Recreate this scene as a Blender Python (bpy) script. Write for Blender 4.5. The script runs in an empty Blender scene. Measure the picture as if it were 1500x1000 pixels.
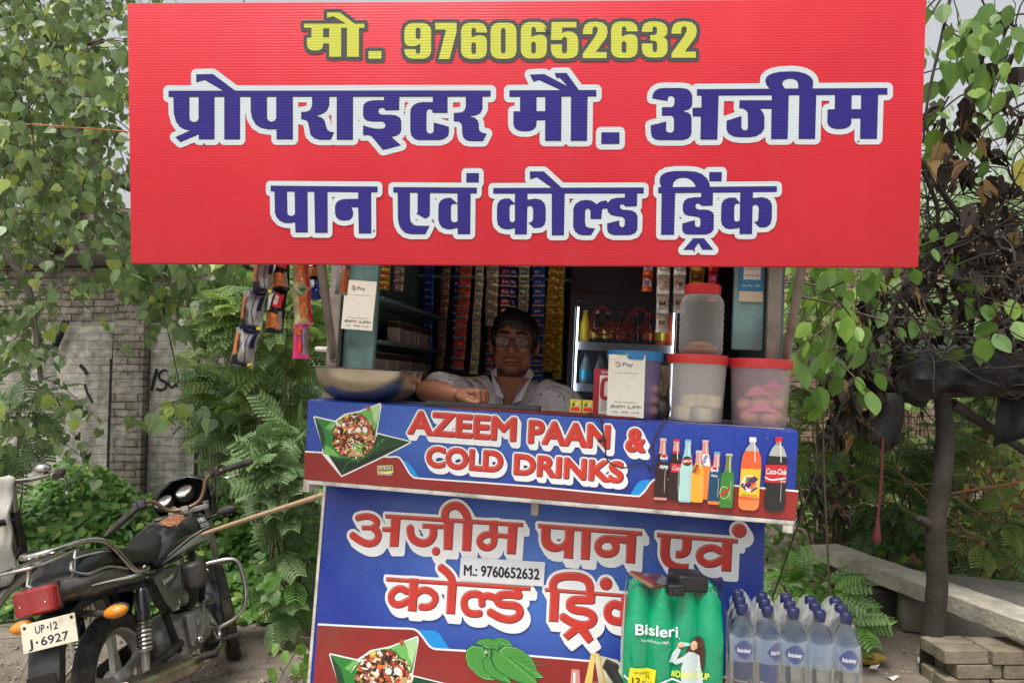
# Roadside paan and cold drink kiosk, India, overcast day
import bpy,bmesh,math,random
import numpy as np
from mathutils import Vector,Matrix,Euler
from mathutils.geometry import tessellate_polygon

SC=bpy.context.scene
COL=SC.collection
rad=math.radians

# ------------------------------------------------------------------ camera
FPX=1100.0                 # focal length in photo pixels (photo 1500 wide)
PITCH=rad(3.4)
CAM=np.array([0.0,0.0,1.55])
cd=bpy.data.cameras.new("camera")
cam=bpy.data.objects.new("camera",cd)
COL.objects.link(cam)
cam.location=CAM
cam.rotation_euler=(rad(90)+PITCH,0,0)
cd.sensor_width=36.0
cd.lens=36.0*FPX/1500.0
cd.clip_end=2000.0
cd.clip_start=0.05
SC.camera=cam

# ------------------------------------------------------------------ sky and sun
SUN_EL,SUN_AZ=rad(62),rad(205)     # azimuth measured from +Y clockwise: behind the viewer
world=bpy.data.worlds.new("World")
SC.world=world
world.use_nodes=True
wn=world.node_tree.nodes
wl=world.node_tree.links
wn.clear()
sky=wn.new("ShaderNodeTexSky")
sky.sky_type='NISHITA'
sky.sun_disc=False
sky.sun_elevation=SUN_EL
sky.sun_rotation=SUN_AZ
sky.air_density=1.6
sky.dust_density=6.0
sky.ozone_density=1.0
hs=wn.new("ShaderNodeHueSaturation")
hs.inputs["Saturation"].default_value=0.18
bg=wn.new("ShaderNodeBackground")
bg.inputs["Strength"].default_value=0.13
wo=wn.new("ShaderNodeOutputWorld")
wl.new(sky.outputs[0],hs.inputs["Color"])
wl.new(hs.outputs[0],bg.inputs["Color"])
wl.new(bg.outputs[0],wo.inputs["Surface"])

sd=bpy.data.lights.new("sun",'SUN')
sd.energy=1.5
sd.angle=rad(14)
sd.color=(1.0,0.965,0.91)
sun=bpy.data.objects.new("sun",sd)
COL.objects.link(sun)
sdir=Vector((math.sin(SUN_AZ)*math.cos(SUN_EL),math.cos(SUN_AZ)*math.cos(SUN_EL),math.sin(SUN_EL)))
sun.rotation_euler=sdir.to_track_quat('Z','Y').to_euler()
sun.location=sdir*20

SC.view_settings.view_transform='Standard'
SC.view_settings.look='None'
SC.view_settings.gamma=1.0
SC.view_settings.exposure=0.58
try:
 SC.view_settings.use_curve_mapping=False
except Exception:
 pass
SC.cycles.max_bounces=10
SC.cycles.transparent_max_bounces=24

# ------------------------------------------------------------------ geometry of the view, used to read positions off the photo
_c,_s=math.cos(PITCH),math.sin(PITCH)
RT=np.array([1.0,0,0]);FW=np.array([0,_c,_s]);UPV=np.array([0,-_s,_c])
def ray(px,py):
 return FW+RT*(px-750)/FPX-UPV*(py-500)/FPX
def at(px,py,Y):
 """world point seen at photo pixel (px,py), Y metres in front of the viewer"""
 r=ray(px,py)
 return CAM+r*(Y/r[1])
def rot(yaw,tilt,roll):
 cy,sy=math.cos(yaw),math.sin(yaw);Rz=np.array([[cy,-sy,0],[sy,cy,0],[0,0,1]])
 cx,sx=math.cos(tilt),math.sin(tilt);Rx=np.array([[1,0,0],[0,cx,-sx],[0,sx,cx]])
 cr,sr=math.cos(roll),math.sin(roll);Ry=np.array([[cr,0,sr],[0,1,0],[-sr,0,cr]])
 return Rz@Rx@Ry
class Frame:
 """rigid frame: x along, y away from the viewer, z up"""
 def __init__(self,o,R):
  self.o=np.array(o,float);self.R=np.array(R,float)
 def w(self,p):
  return np.asarray(p,float)@self.R.T+self.o
 def loc(self,px,py,y=0.0):
  r=self.R.T@ray(px,py);c=self.R.T@(CAM-self.o)
  return c+r*((y-c[1])/r[1])
 def mat(self,p=(0,0,0)):
  M=Matrix.Identity(4)
  for i in range(3):
   for j in range(3):
    M[i][j]=self.R[i,j]
  t=self.w(p)
  M.translation=Vector(t)
  return M
KI=Frame((-.584,2.15,1.511),rot(rad(-9.5),0,rad(3.0)))            # kiosk body, origin: top left front of counter
BAND=Frame((-.584,2.15,1.5109),rot(rad(-10.16),rad(3.7),rad(3.26)))
LOWER=Frame((-.5634,2.3,1.2482),rot(rad(-8),rad(-3.45),rad(2.74)))
SIGN=Frame((-.9239,1.75,2.4674),rot(rad(-1.74),rad(5.77),rad(.57)))

# ------------------------------------------------------------------ materials
def lin(c):
 return tuple((x/12.92 if x<=.04045 else((x+.055)/1.055)**2.4)for x in c)
def S(r,g,b):
 return lin((r/255,g/255,b/255))
_mats={}
def mat(name,col,rough=.5,metal=0.0,var=0.0,vscale=8.0,bump=0.0,bscale=60.0,spec=.5,dirt=None,dscale=3.0,damt=.5,coat=0.0,alpha=1.0,trans=0.0,emit=None,estr=1.0,coords='Object'):
 if name in _mats:
  return _mats[name]
 m=bpy.data.materials.new(name);m.use_nodes=True
 nt=m.node_tree;N=nt.nodes;L=nt.links
 b=N["Principled BSDF"]
 b.inputs["Base Color"].default_value=(*col,1)
 b.inputs["Roughness"].default_value=rough
 b.inputs["Metallic"].default_value=metal
 b.inputs["Specular IOR Level"].default_value=spec
 b.inputs["Coat Weight"].default_value=coat
 b.inputs["Coat Roughness"].default_value=.08
 b.inputs["Alpha"].default_value=alpha
 b.inputs["Transmission Weight"].default_value=trans
 tc=None
 def coord():
  nonlocal tc
  if tc is None:
   tc=N.new("ShaderNodeTexCoord")
  return tc.outputs[coords]
 src=None
 if var>0:
  n=N.new("ShaderNodeTexNoise");n.inputs["Scale"].default_value=vscale;n.inputs["Detail"].default_value=6
  L.new(coord(),n.inputs["Vector"])
  mr=N.new("ShaderNodeMapRange");mr.inputs[1].default_value=.3;mr.inputs[2].default_value=.7
  mr.inputs[3].default_value=1-var;mr.inputs[4].default_value=1+var
  L.new(n.outputs["Fac"],mr.inputs[0])
  mx=N.new("ShaderNodeVectorMath");mx.operation='SCALE';mx.inputs[0].default_value=col
  L.new(mr.outputs[0],mx.inputs["Scale"]);src=mx.outputs[0]
  rr=N.new("ShaderNodeMapRange");rr.inputs[1].default_value=.3;rr.inputs[2].default_value=.7
  rr.inputs[3].default_value=min(1,rough*1.25+.03);rr.inputs[4].default_value=max(0,rough*.8)
  L.new(n.outputs["Fac"],rr.inputs[0]);L.new(rr.outputs[0],b.inputs["Roughness"])
 if dirt is not None:
  n2=N.new("ShaderNodeTexNoise");n2.inputs["Scale"].default_value=dscale;n2.inputs["Detail"].default_value=9;n2.inputs["Roughness"].default_value=.7
  L.new(coord(),n2.inputs["Vector"])
  cr=N.new("ShaderNodeMapRange");cr.inputs[1].default_value=.48;cr.inputs[2].default_value=.68;cr.inputs[3].default_value=0;cr.inputs[4].default_value=damt
  L.new(n2.outputs["Fac"],cr.inputs[0])
  mm=N.new("ShaderNodeMix");mm.data_type='RGBA'
  L.new(cr.outputs[0],mm.inputs[0])
  if src is not None:L.new(src,mm.inputs[6])
  else:mm.inputs[6].default_value=(*col,1)
  mm.inputs[7].default_value=(*dirt,1)
  src=mm.outputs[2]
 if src is not None:
  L.new(src,b.inputs["Base Color"])
 if bump>0:
  n3=N.new("ShaderNodeTexNoise");n3.inputs["Scale"].default_value=bscale;n3.inputs["Detail"].default_value=5
  L.new(coord(),n3.inputs["Vector"])
  bp=N.new("ShaderNodeBump");bp.inputs["Strength"].default_value=bump;bp.inputs["Distance"].default_value=.01
  L.new(n3.outputs["Fac"],bp.inputs["Height"]);L.new(bp.outputs[0],b.inputs["Normal"])
 if emit is not None:
  b.inputs["Emission Color"].default_value=(*emit,1);b.inputs["Emission Strength"].default_value=estr
 _mats[name]=m
 return m
def leafmat(name,c1,c2,rough=.45,transl=.35,vscale=3.0):
 """leaf: per-leaf colour from a colour attribute-free noise at the leaf's own position, light shining through"""
 if name in _mats:return _mats[name]
 m=bpy.data.materials.new(name);m.use_nodes=True
 nt=m.node_tree;N=nt.nodes;L=nt.links
 b=N["Principled BSDF"];out=N["Material Output"]
 tc=N.new("ShaderNodeTexCoord")
 n=N.new("ShaderNodeTexNoise");n.inputs["Scale"].default_value=vscale;n.inputs["Detail"].default_value=4;n.inputs["Roughness"].default_value=.75
 L.new(tc.outputs["Object"],n.inputs["Vector"])
 mr=N.new("ShaderNodeMapRange");mr.inputs[1].default_value=.32;mr.inputs[2].default_value=.68
 L.new(n.outputs["Fac"],mr.inputs[0])
 geo=N.new("ShaderNodeNewGeometry")
 ad=N.new("ShaderNodeMath");ad.operation='MULTIPLY_ADD';ad.inputs[1].default_value=.5
 L.new(geo.outputs["Random Per Island"],ad.inputs[0])
 ad2=N.new("ShaderNodeMath");ad2.operation='MULTIPLY';ad2.inputs[1].default_value=.6
 L.new(mr.outputs[0],ad2.inputs[0]);L.new(ad2.outputs[0],ad.inputs[2])
 mx=N.new("ShaderNodeMix");mx.data_type='RGBA'
 mx.inputs[6].default_value=(*c1,1);mx.inputs[7].default_value=(*c2,1)
 L.new(ad.outputs[0],mx.inputs[0])
 L.new(mx.outputs[2],b.inputs["Base Color"])
 b.inputs["Roughness"].default_value=rough
 tr=N.new("ShaderNodeBsdfTranslucent")
 hsv=N.new("ShaderNodeHueSaturation");hsv.inputs["Value"].default_value=1.5;hsv.inputs["Saturation"].default_value=1.1
 L.new(mx.outputs[2],hsv.inputs["Color"]);L.new(hsv.outputs[0],tr.inputs["Color"])
 ms=N.new("ShaderNodeMixShader");ms.inputs[0].default_value=transl
 L.new(b.outputs[0],ms.inputs[1]);L.new(tr.outputs[0],ms.inputs[2]);L.new(ms.outputs[0],out.inputs["Surface"])
 _mats[name]=m
 return m
def film(name,col,alpha=.3,rough=.15):
 """thin clear plastic: mostly transparent, glossy"""
 if name in _mats:return _mats[name]
 m=bpy.data.materials.new(name);m.use_nodes=True
 nt=m.node_tree;N=nt.nodes;L=nt.links
 b=N["Principled BSDF"];out=N["Material Output"]
 b.inputs["Base Color"].default_value=(*col,1);b.inputs["Roughness"].default_value=rough
 t=N.new("ShaderNodeBsdfTransparent");t.inputs["Color"].default_value=(*[min(1,.55+.45*c)for c in col],1)
 lw=N.new("ShaderNodeLayerWeight");lw.inputs["Blend"].default_value=.35
 mp=N.new("ShaderNodeMapRange");mp.inputs[3].default_value=alpha;mp.inputs[4].default_value=min(1,alpha+.5)
 L.new(lw.outputs["Facing"],mp.inputs[0])
 ms=N.new("ShaderNodeMixShader");L.new(mp.outputs[0],ms.inputs[0])
 L.new(t.outputs[0],ms.inputs[1]);L.new(b.outputs[0],ms.inputs[2]);L.new(ms.outputs[0],out.inputs["Surface"])
 tc=N.new("ShaderNodeTexCoord");n=N.new("ShaderNodeTexNoise");n.inputs["Scale"].default_value=35;n.inputs["Detail"].default_value=3
 bp=N.new("ShaderNodeBump");bp.inputs["Strength"].default_value=.25;bp.inputs["Distance"].default_value=.01
 L.new(tc.outputs["Object"],n.inputs["Vector"]);L.new(n.outputs["Fac"],bp.inputs["Height"]);L.new(bp.outputs[0],b.inputs["Normal"])
 _mats[name]=m
 return m

# ------------------------------------------------------------------ mesh building
def nrm(v):
 v=np.asarray(v,float);n=np.linalg.norm(v)
 return v/n if n>0 else v
def basis(d):
 d=nrm(d);a=np.array([0,0,1.0])if abs(d[2])<.9 else np.array([1.0,0,0])
 u=nrm(np.cross(a,d));return u,np.cross(d,u),d
class MB:
 def __init__(self):self.v=[];self.f=[];self.m=[]
 def add(self,V,F,mi=0):
  o=len(self.v);self.v.extend([tuple(map(float,p))for p in V])
  for f in F:self.f.append(tuple(i+o for i in f));self.m.append(mi)
  return self
 def box(self,c,s,R=None,mi=0,taper=1.0):
  c=np.asarray(c,float);s=np.asarray(s,float)/2
  V=[(x*s[0]*(taper if z>0 else 1),y*s[1]*(taper if z>0 else 1),z*s[2])for z in(-1,1)for x,y in((-1,-1),(1,-1),(1,1),(-1,1))]
  V=np.array(V)
  if R is not None:V=V@np.asarray(R).T
  return self.add(V+c,[(3,2,1,0),(4,5,6,7),(0,1,5,4),(1,2,6,5),(2,3,7,6),(3,0,4,7)],mi)
 def rbox(self,c,s,r=.01,R=None,mi=0,n=3):
  """box with rounded vertical (z) edges and small top/bottom chamfer"""
  hx,hy,hz=[q/2 for q in s];r=min(r,hx*.98,hy*.98)
  ring=[]
  for cx,cy,a0 in((hx-r,hy-r,0),(-hx+r,hy-r,90),(-hx+r,-hy+r,180),(hx-r,-hy+r,270)):
   for k in range(n+1):
    a=rad(a0+90*k/n);ring.append((cx+r*math.cos(a),cy+r*math.sin(a)))
  ring=np.array(ring);ch=min(r,hz*.4)*.5;k=len(ring);V=[]
  for z,sh in((-hz,ch),(-hz+ch,0),(hz-ch,0),(hz,ch)):
   sc=np.array([(hx-sh)/hx,(hy-sh)/hy]);V+=[(*(p*sc),z)for p in ring]
  F=[tuple(range(k))[::-1],tuple(range(3*k,4*k))]
  for j in range(3):
   F+=[(j*k+i,j*k+(i+1)%k,(j+1)*k+(i+1)%k,(j+1)*k+i)for i in range(k)]
  V=np.array(V)
  if R is not None:V=V@np.asarray(R).T
  return self.add(V+np.asarray(c,float),F,mi)
 def tube(self,P,r,n=8,mi=0,caps=True,closed=False):
  P=np.asarray(P,float);k=len(P);r=np.broadcast_to(np.asarray(r,float),(k,))
  T=np.zeros_like(P)
  for i in range(k):
   if closed:T[i]=nrm(P[(i+1)%k]-P[i-1])
   else:T[i]=nrm(P[min(i+1,k-1)]-P[max(i-1,0)])
  u,w,_=basis(T[0]);V=[]
  for i in range(k):
   u=nrm(u-T[i]*(u@T[i]));w=np.cross(T[i],u)
   for j in range(n):
    a=2*math.pi*j/n;V.append(P[i]+r[i]*(u*math.cos(a)+w*math.sin(a)))
  F=[]
  for i in range(k if closed else k-1):
   a,b=i*n,((i+1)%k)*n
   F+=[(a+j,a+(j+1)%n,b+(j+1)%n,b+j)for j in range(n)]
  if caps and not closed:F+=[tuple(range(n))[::-1],tuple(range((k-1)*n,k*n))]
  return self.add(V,F,mi)
 def cyl(self,a,b,r0,r1=None,n=16,mi=0):return self.tube([a,b],[r0,r0 if r1 is None else r1],n,mi)
 def lathe(self,prof,n=24,c=(0,0,0),R=None,mi=0,caps=False,sx=1.0,sy=1.0):
  V=[];k=len(prof)
  for r,z in prof:V+=[(r*sx*math.cos(2*math.pi*j/n),r*sy*math.sin(2*math.pi*j/n),z)for j in range(n)]
  F=[]
  for i in range(k-1):F+=[(i*n+j,i*n+(j+1)%n,(i+1)*n+(j+1)%n,(i+1)*n+j)for j in range(n)]
  if caps:F+=[tuple(range(n))[::-1],tuple(range((k-1)*n,k*n))]
  V=np.array(V)
  if R is not None:V=V@np.asarray(R).T
  return self.add(V+np.asarray(c,float),F,mi)
 def ell(self,c,s,R=None,n=16,m=10,mi=0):
  V=[(0,0,-1)];
  for i in range(1,m):
   t=-math.pi/2+math.pi*i/m
   V+=[(math.cos(t)*math.cos(2*math.pi*j/n),math.cos(t)*math.sin(2*math.pi*j/n),math.sin(t))for j in range(n)]
  V.append((0,0,1));V=np.array(V)*np.asarray(s,float)
  if R is not None:V=V@np.asarray(R).T
  F=[(0,1+(j+1)%n,1+j)for j in range(n)]
  for i in range(m-2):F+=[(1+i*n+j,1+i*n+(j+1)%n,1+(i+1)*n+(j+1)%n,1+(i+1)*n+j)for j in range(n)]
  e=1+(m-1)*n;F+=[(1+(m-2)*n+j,1+(m-2)*n+(j+1)%n,e)for j in range(n)]
  return self.add(V+np.asarray(c,float),F,mi)
 def loft(self,rings,mi=0,caps=True):
  k=len(rings[0]);V=[p for r in rings for p in r];F=[]
  for i in range(len(rings)-1):F+=[(i*k+j,i*k+(j+1)%k,(i+1)*k+(j+1)%k,(i+1)*k+j)for j in range(k)]
  if caps:F+=[tuple(range(k))[::-1],tuple(range((len(rings)-1)*k,len(rings)*k))]
  return self.add(V,F,mi)
 def prism(self,poly2,frame,t0,t1,mi=0):
  """extrude a 2-D outline (x,z of a frame) from y=t0 to y=t1"""
  k=len(poly2);V=[frame.w((p[0],t,p[1]))for t in(t0,t1)for p in poly2]
  F=[tuple(range(k)),tuple(range(k,2*k))[::-1]]+[(i,k+i,k+(i+1)%k,(i+1)%k)for i in range(k)]
  return self.add(V,F,mi)
 def move(self,M):
  M=np.array(M);V=np.array(self.v);self.v=[tuple(p)for p in V@M[:3,:3].T+M[:3,3]];return self
 def build(self,name,mats,parent=None,world=True,smooth=40,bevel=0.0):
  me=bpy.data.meshes.new(name)
  V=np.array(self.v,float)if self.v else np.zeros((0,3))
  off=np.zeros(3)
  if parent is not None and world:
   p=parent
   while p is not None:off+=np.array(p.location);p=p.parent
  me.from_pydata([tuple(p)for p in V-off],[],self.f)
  mats=mats if isinstance(mats,(list,tuple))else[mats]
  for m in mats:me.materials.append(m)
  me.polygons.foreach_set("material_index",self.m)
  bm=bmesh.new();bm.from_mesh(me);bmesh.ops.recalc_face_normals(bm,faces=bm.faces)
  if bevel>0:
   es=[e for e in bm.edges if len(e.link_faces)==2 and e.calc_face_angle(0)>.6]
   bmesh.ops.bevel(bm,geom=es,offset=bevel,segments=2,profile=.5,affect='EDGES',clamp_overlap=True)
  bm.to_mesh(me);bm.free()
  if smooth:
   me.polygons.foreach_set("use_smooth",[True]*len(me.polygons))
   try:me.set_sharp_from_angle(angle=rad(smooth))
   except Exception:pass
  o=bpy.data.objects.new(name,me);COL.objects.link(o)
  if parent is not None:o.parent=parent
  return o
def thing(name,label,cat,loc=(0,0,0),group=None,kind=None,M=None):
 o=bpy.data.objects.new(name,None);COL.objects.link(o);o.empty_display_size=.05
 if M is not None:o.matrix_world=M
 else:o.location=loc
 tag(o,label,cat,group,kind);return o
def tag(o,label,cat,group=None,kind=None):
 o['label']=label;o['category']=cat
 if group:o['group']=group
 if kind:o['kind']=kind
 return o
def struct(o):o['kind']='structure';return o
def dup(root,label,M=None,loc=None):
 r=root.copy();COL.objects.link(r);r['label']=label
 if M is not None:r.matrix_world=M
 if loc is not None:r.location=loc
 def rec(src,dst):
  for ch in[c for c in bpy.data.objects if c.parent==src]:
   c=ch.copy();COL.objects.link(c);c.parent=dst;rec(ch,c)
 rec(root,r);return r
def arrmesh(name,V,n,mats,parent=None,mi=None,smooth=False):
 """mesh of equal n-gons straight from an array (k*n,3)"""
 V=np.ascontiguousarray(V,np.float32).reshape(-1,3)
 if parent is not None:V=V-np.array(parent.location,np.float32)
 me=bpy.data.meshes.new(name);k=len(V)//n
 me.vertices.add(len(V));me.vertices.foreach_set("co",V.ravel())
 me.loops.add(k*n);me.loops.foreach_set("vertex_index",np.arange(k*n,dtype=np.int32))
 me.polygons.add(k);me.polygons.foreach_set("loop_start",np.arange(k,dtype=np.int32)*n)
 try:me.polygons.foreach_set("loop_total",np.full(k,n,np.int32))
 except Exception:pass
 mats=mats if isinstance(mats,(list,tuple))else[mats]
 for m in mats:me.materials.append(m)
 if mi is not None:me.polygons.foreach_set("material_index",np.asarray(mi,np.int32))
 me.update();me.validate()
 o=bpy.data.objects.new(name,me);COL.objects.link(o)
 if parent is not None:o.parent=parent
 return o
def idxmesh(name,V,F,mats,parent=None,mi=None):
 """indexed mesh, F an (k,n) array"""
 V=np.ascontiguousarray(V,np.float32)
 if parent is not None:V=V-np.array(parent.location,np.float32)
 F=np.ascontiguousarray(F,np.int32);k,n=F.shape
 me=bpy.data.meshes.new(name)
 me.vertices.add(len(V));me.vertices.foreach_set("co",V.ravel())
 me.loops.add(k*n);me.loops.foreach_set("vertex_index",F.ravel())
 me.polygons.add(k);me.polygons.foreach_set("loop_start",np.arange(k,dtype=np.int32)*n)
 try:me.polygons.foreach_set("loop_total",np.full(k,n,np.int32))
 except Exception:pass
 mats=mats if isinstance(mats,(list,tuple))else[mats]
 for m in mats:me.materials.append(m)
 if mi is not None:me.polygons.foreach_set("material_index",np.asarray(mi,np.int32))
 me.update();me.validate()
 o=bpy.data.objects.new(name,me);COL.objects.link(o)
 if parent is not None:o.parent=parent
 return o
def remesh(parts,name,m,parent,vox=.006,smooth_it=4,world=True):
 """one continuous surface from overlapping closed pieces"""
 o=parts.build(name,m,parent,world=world,smooth=0)
 md=o.modifiers.new("r",'REMESH');md.mode='VOXEL';md.voxel_size=vox;md.use_smooth_shade=True
 sm=o.modifiers.new("s",'SMOOTH');sm.iterations=smooth_it;sm.factor=.5
 bpy.context.view_layer.update()
 dg=bpy.context.evaluated_depsgraph_get()
 me=bpy.data.meshes.new_from_object(o.evaluated_get(dg))
 o.modifiers.clear();o.data=me
 me.materials.clear()
 for q in(m if isinstance(m,(list,tuple))else[m]):me.materials.append(q)
 me.polygons.foreach_set("use_smooth",[True]*len(me.polygons))
 return o
def smooth_path(P,k=4,closed=False):
 P=[np.asarray(p,float)for p in P];out=[];n=len(P)
 rng=range(n)if closed else range(n-1)
 for i in rng:
  p0=P[(i-1)%n]if closed or i>0 else P[i];p1=P[i];p2=P[(i+1)%n]
  p3=P[(i+2)%n]if closed or i+2<n else p2
  for j in range(k):
   t=j/k
   out.append(.5*((2*p1)+(-p0+p2)*t+(2*p0-5*p1+4*p2-p3)*t*t+(-p0+3*p1-3*p2+p3)*t**3))
 if not closed:out.append(P[-1])
 return np.array(out)

# ------------------------------------------------------------------ lettering: signed distance fields -> outlines -> flat filled meshes on a panel
def sdf_edges(A,B,X,Y):
 d2=np.full(X.shape,1e9);ins=np.zeros(X.shape,bool)
 for(ax,ay),(bx,by)in zip(A,B):
  ex,ey=bx-ax,by-ay;l2=ex*ex+ey*ey
  if l2<1e-14:continue
  t=np.clip(((X-ax)*ex+(Y-ay)*ey)/l2,0,1)
  d2=np.minimum(d2,(X-ax-t*ex)**2+(Y-ay-t*ey)**2)
  if ay!=by:
   c=((ay>Y)!=(by>Y))&(X<ex*(Y-ay)/ey+ax)
   ins^=c
 d=np.sqrt(d2);return np.where(ins,-d,d)
def contours(Fd,x0,y0,h):
 """closed iso-lines of Fd=0 by marching squares"""
 ny,nx=Fd.shape;I=Fd<0
 code=I[:-1,:-1]*1+I[:-1,1:]*2+I[1:,1:]*4+I[1:,:-1]*8
 nxt={};pos={}
 def ed(kind,i,j):
  k=(kind,i,j)
  if k not in pos:
   if kind==0:a,b=Fd[i,j],Fd[i,j+1];t=a/(a-b);pos[k]=(x0+(j+t)*h,y0+i*h)
   else:a,b=Fd[i,j],Fd[i+1,j];t=a/(a-b);pos[k]=(x0+j*h,y0+(i+t)*h)
  return k
 T={1:'LB',2:'BR',3:'LR',4:'RT',6:'BT',7:'LT',8:'TL',9:'TB',11:'TR',12:'RL',13:'RB',14:'BL',5:'LB,RT',10:'BR,TL'}
 for i,j in zip(*np.nonzero((code>0)&(code<15))):
  E={'B':(0,i,j),'T':(0,i+1,j),'L':(1,i,j),'R':(1,i,j+1)}
  for s in T[int(code[i,j])].split(','):
   nxt[ed(*E[s[0]])]=ed(*E[s[1]])
 loops=[]
 while nxt:
  s,e=next(iter(nxt.items()));lp=[s];del nxt[s]
  while e!=s and e in nxt:
   lp.append(e);e2=nxt.pop(e);e=e2
  if e==s and len(lp)>5:loops.append(np.array([pos[k]for k in lp]))
 return loops
def simplify(P,tol):
 n=len(P)
 def dp(i,j,keep):
  st=[(i,j)]
  while st:
   a,b=st.pop()
   if b-a<2:continue
   q=P[a:b+1];d=q[-1]-q[0];L_=np.hypot(*d)
   dist=np.abs((q[:,0]-q[0,0])*d[1]-(q[:,1]-q[0,1])*d[0])/L_ if L_>1e-9 else np.hypot(*(q-q[0]).T)
   k=int(np.argmax(dist))
   if dist[k]>tol:keep[a+k]=True;st+=[(a,a+k),(a+k,b)]
 P=np.vstack([P,P[:1]]);keep=np.zeros(n+1,bool);m=n//2;keep[[0,m,n]]=True
 dp(0,m,keep);dp(m,n,keep)
 return P[:-1][keep[:-1]]
_textcache={}
def text_tris(body,bold=0.0,shear=0.0):
 """text in the built-in font: verts, tris and outline edges; cap height about 0.73 at size 1"""
 key=(body,bold,shear)
 if key in _textcache:return _textcache[key]
 cu=bpy.data.curves.new("t",'FONT');cu.body=body;cu.size=1.0;cu.offset=bold;cu.shear=shear;cu.resolution_u=5
 o=bpy.data.objects.new("t",cu);COL.objects.link(o);bpy.context.view_layer.update()
 me=bpy.data.meshes.new_from_object(o.evaluated_get(bpy.context.evaluated_depsgraph_get()))
 V=np.array([v.co[:2]for v in me.vertices]).reshape(-1,2);F=[tuple(p.vertices)for p in me.polygons]
 cnt={}
 for f in F:
  for a,b in zip(f,f[1:]+f[:1]):k=(min(a,b),max(a,b));cnt[k]=cnt.get(k,0)+1
 E=[k for k,c in cnt.items()if c==1]
 bpy.data.objects.remove(o);bpy.data.curves.remove(cu);bpy.data.meshes.remove(me)
 _textcache[key]=(V,F,E);return V,F,E
class Art:
 """printed artwork lying on the plane y=0 of a frame; layers 0.5 mm apart, in front of it"""
 def __init__(self,frame,base=.0008,step=.0005):self.fr=frame;self.base=base;self.step=step;self.mb={};self.mats=[]
 def uv(self,pts,view=None):
  out=[]
  for p in pts:
   x,y=p
   if view:x,y=view[0]+x/view[2],view[1]+y/view[2]
   l=self.fr.loc(x,y);out.append((l[0],l[2]))
  return np.array(out)
 def put(self,V2,F,m,lev):
  part=self.mb.setdefault('p',MB())
  if m not in self.mats:self.mats.append(m)
  y=-(self.base+self.step*lev)
  part.add([self.fr.w((p[0],y,p[1]))for p in V2],F,self.mats.index(m))
 def poly(self,uvp,m,lev):
  uvp=np.asarray(uvp,float)
  T=tessellate_polygon([[Vector((p[0],p[1],0))for p in uvp]])
  self.put(uvp,T,m,lev)
 def ppoly(self,pts,m,lev,view=None):self.poly(self.uv(pts,view),m,lev)
 def fill(self,loops,m,lev):
  """fill outlines with holes, island by island, checking the filled area"""
  loops=[l for l in loops if len(l)>2]
  def area(l):return .5*float(np.sum(l[:,0]*np.roll(l[:,1],-1)-np.roll(l[:,0],-1)*l[:,1]))
  def inside(p,l):
   a_,b_=l,np.roll(l,-1,0);c=(a_[:,1]>p[1])!=(b_[:,1]>p[1])
   xx=a_[:,0]+(p[1]-a_[:,1])*(b_[:,0]-a_[:,0])/np.where(c,b_[:,1]-a_[:,1],1)
   return int(np.sum(c&(p[0]<xx)))%2==1
  par=[[j for j in range(len(loops))if j!=i and inside(loops[i][0],loops[j])]for i in range(len(loops))]
  for i in range(len(loops)):
   if len(par[i])%2:continue
   isl=[loops[i]]+[loops[j]for j in range(len(loops))if i in par[j]and len(par[j])==len(par[i])+1]
   want=abs(area(isl[0]))-sum(abs(area(l))for l in isl[1:]);best=None
   for tol in(.00025,.0001,.0004,.00002,.0007,.001):
    S_=[simplify(l,tol)for l in isl];S_=[l for l in S_ if len(l)>2]
    cu=bpy.data.curves.new("f",'CURVE');cu.dimensions='2D';cu.fill_mode='BOTH'
    for l in S_:
     sp=cu.splines.new('POLY');sp.points.add(len(l)-1);sp.use_cyclic_u=True
     sp.points.foreach_set("co",np.hstack([l,np.zeros((len(l),1)),np.ones((len(l),1))]).ravel())
    o=bpy.data.objects.new("f",cu);me=o.to_mesh()
    V=np.array([v.co[:2]for v in me.vertices]).reshape(-1,2);F=[tuple(p.vertices)for p in me.polygons]
    got=sum(p.area for p in me.polygons)
    o.to_mesh_clear();bpy.data.objects.remove(o);bpy.data.curves.remove(cu)
    err=abs(got-want)/max(want,1e-9)
    if best is None or err<best[0]:best=(err,V,F)
    if err<.04:break
   if best[2]:self.put(best[1],best[2],m,lev)
 def stroke(self,uvp,hw,m,lev,k=4):
  P=smooth_path(uvp,k);T=np.gradient(P,axis=0);T/=np.linalg.norm(T,axis=1)[:,None]+1e-12
  Nn=np.stack([-T[:,1],T[:,0]],1)*np.broadcast_to(np.asarray(hw,float),(len(P),))[:,None]
  n=len(P);V=np.vstack([P+Nn,P-Nn]);self.put(V,[(i,i+1,n+i+1,n+i)for i in range(n-1)],m,lev)
 def pstroke(self,pts,hw,m,lev,view=None,k=4):self.stroke(self.uv(pts,view),hw,m,lev,k)
 def disc(self,c,r,m,lev,n=20,ry=None):
  ry=ry or r;self.poly([(c[0]+r*math.cos(2*math.pi*i/n),c[1]+ry*math.sin(2*math.pi*i/n))for i in range(n)],m,lev)
 def text(self,body,a,b,cap,m,lev,bold=0.0,shear=0.0):
  """text set from a to b (plane coords, baseline), capital height cap"""
  V,F,E=text_tris(body,bold,shear)
  if len(V)==0:return
  a=np.asarray(a,float);b=np.asarray(b,float);ex=b-a;w=np.hypot(*ex);ex=ex/w;ey=np.array([-ex[1],ex[0]])
  x0,x1=V[:,0].min(),V[:,0].max();sx=w/(x1-x0);sy=cap/.727
  Q=a+np.outer((V[:,0]-x0)*sx,ex)+np.outer(V[:,1]*sy,ey)
  self.put(Q,F,m,lev)
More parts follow.
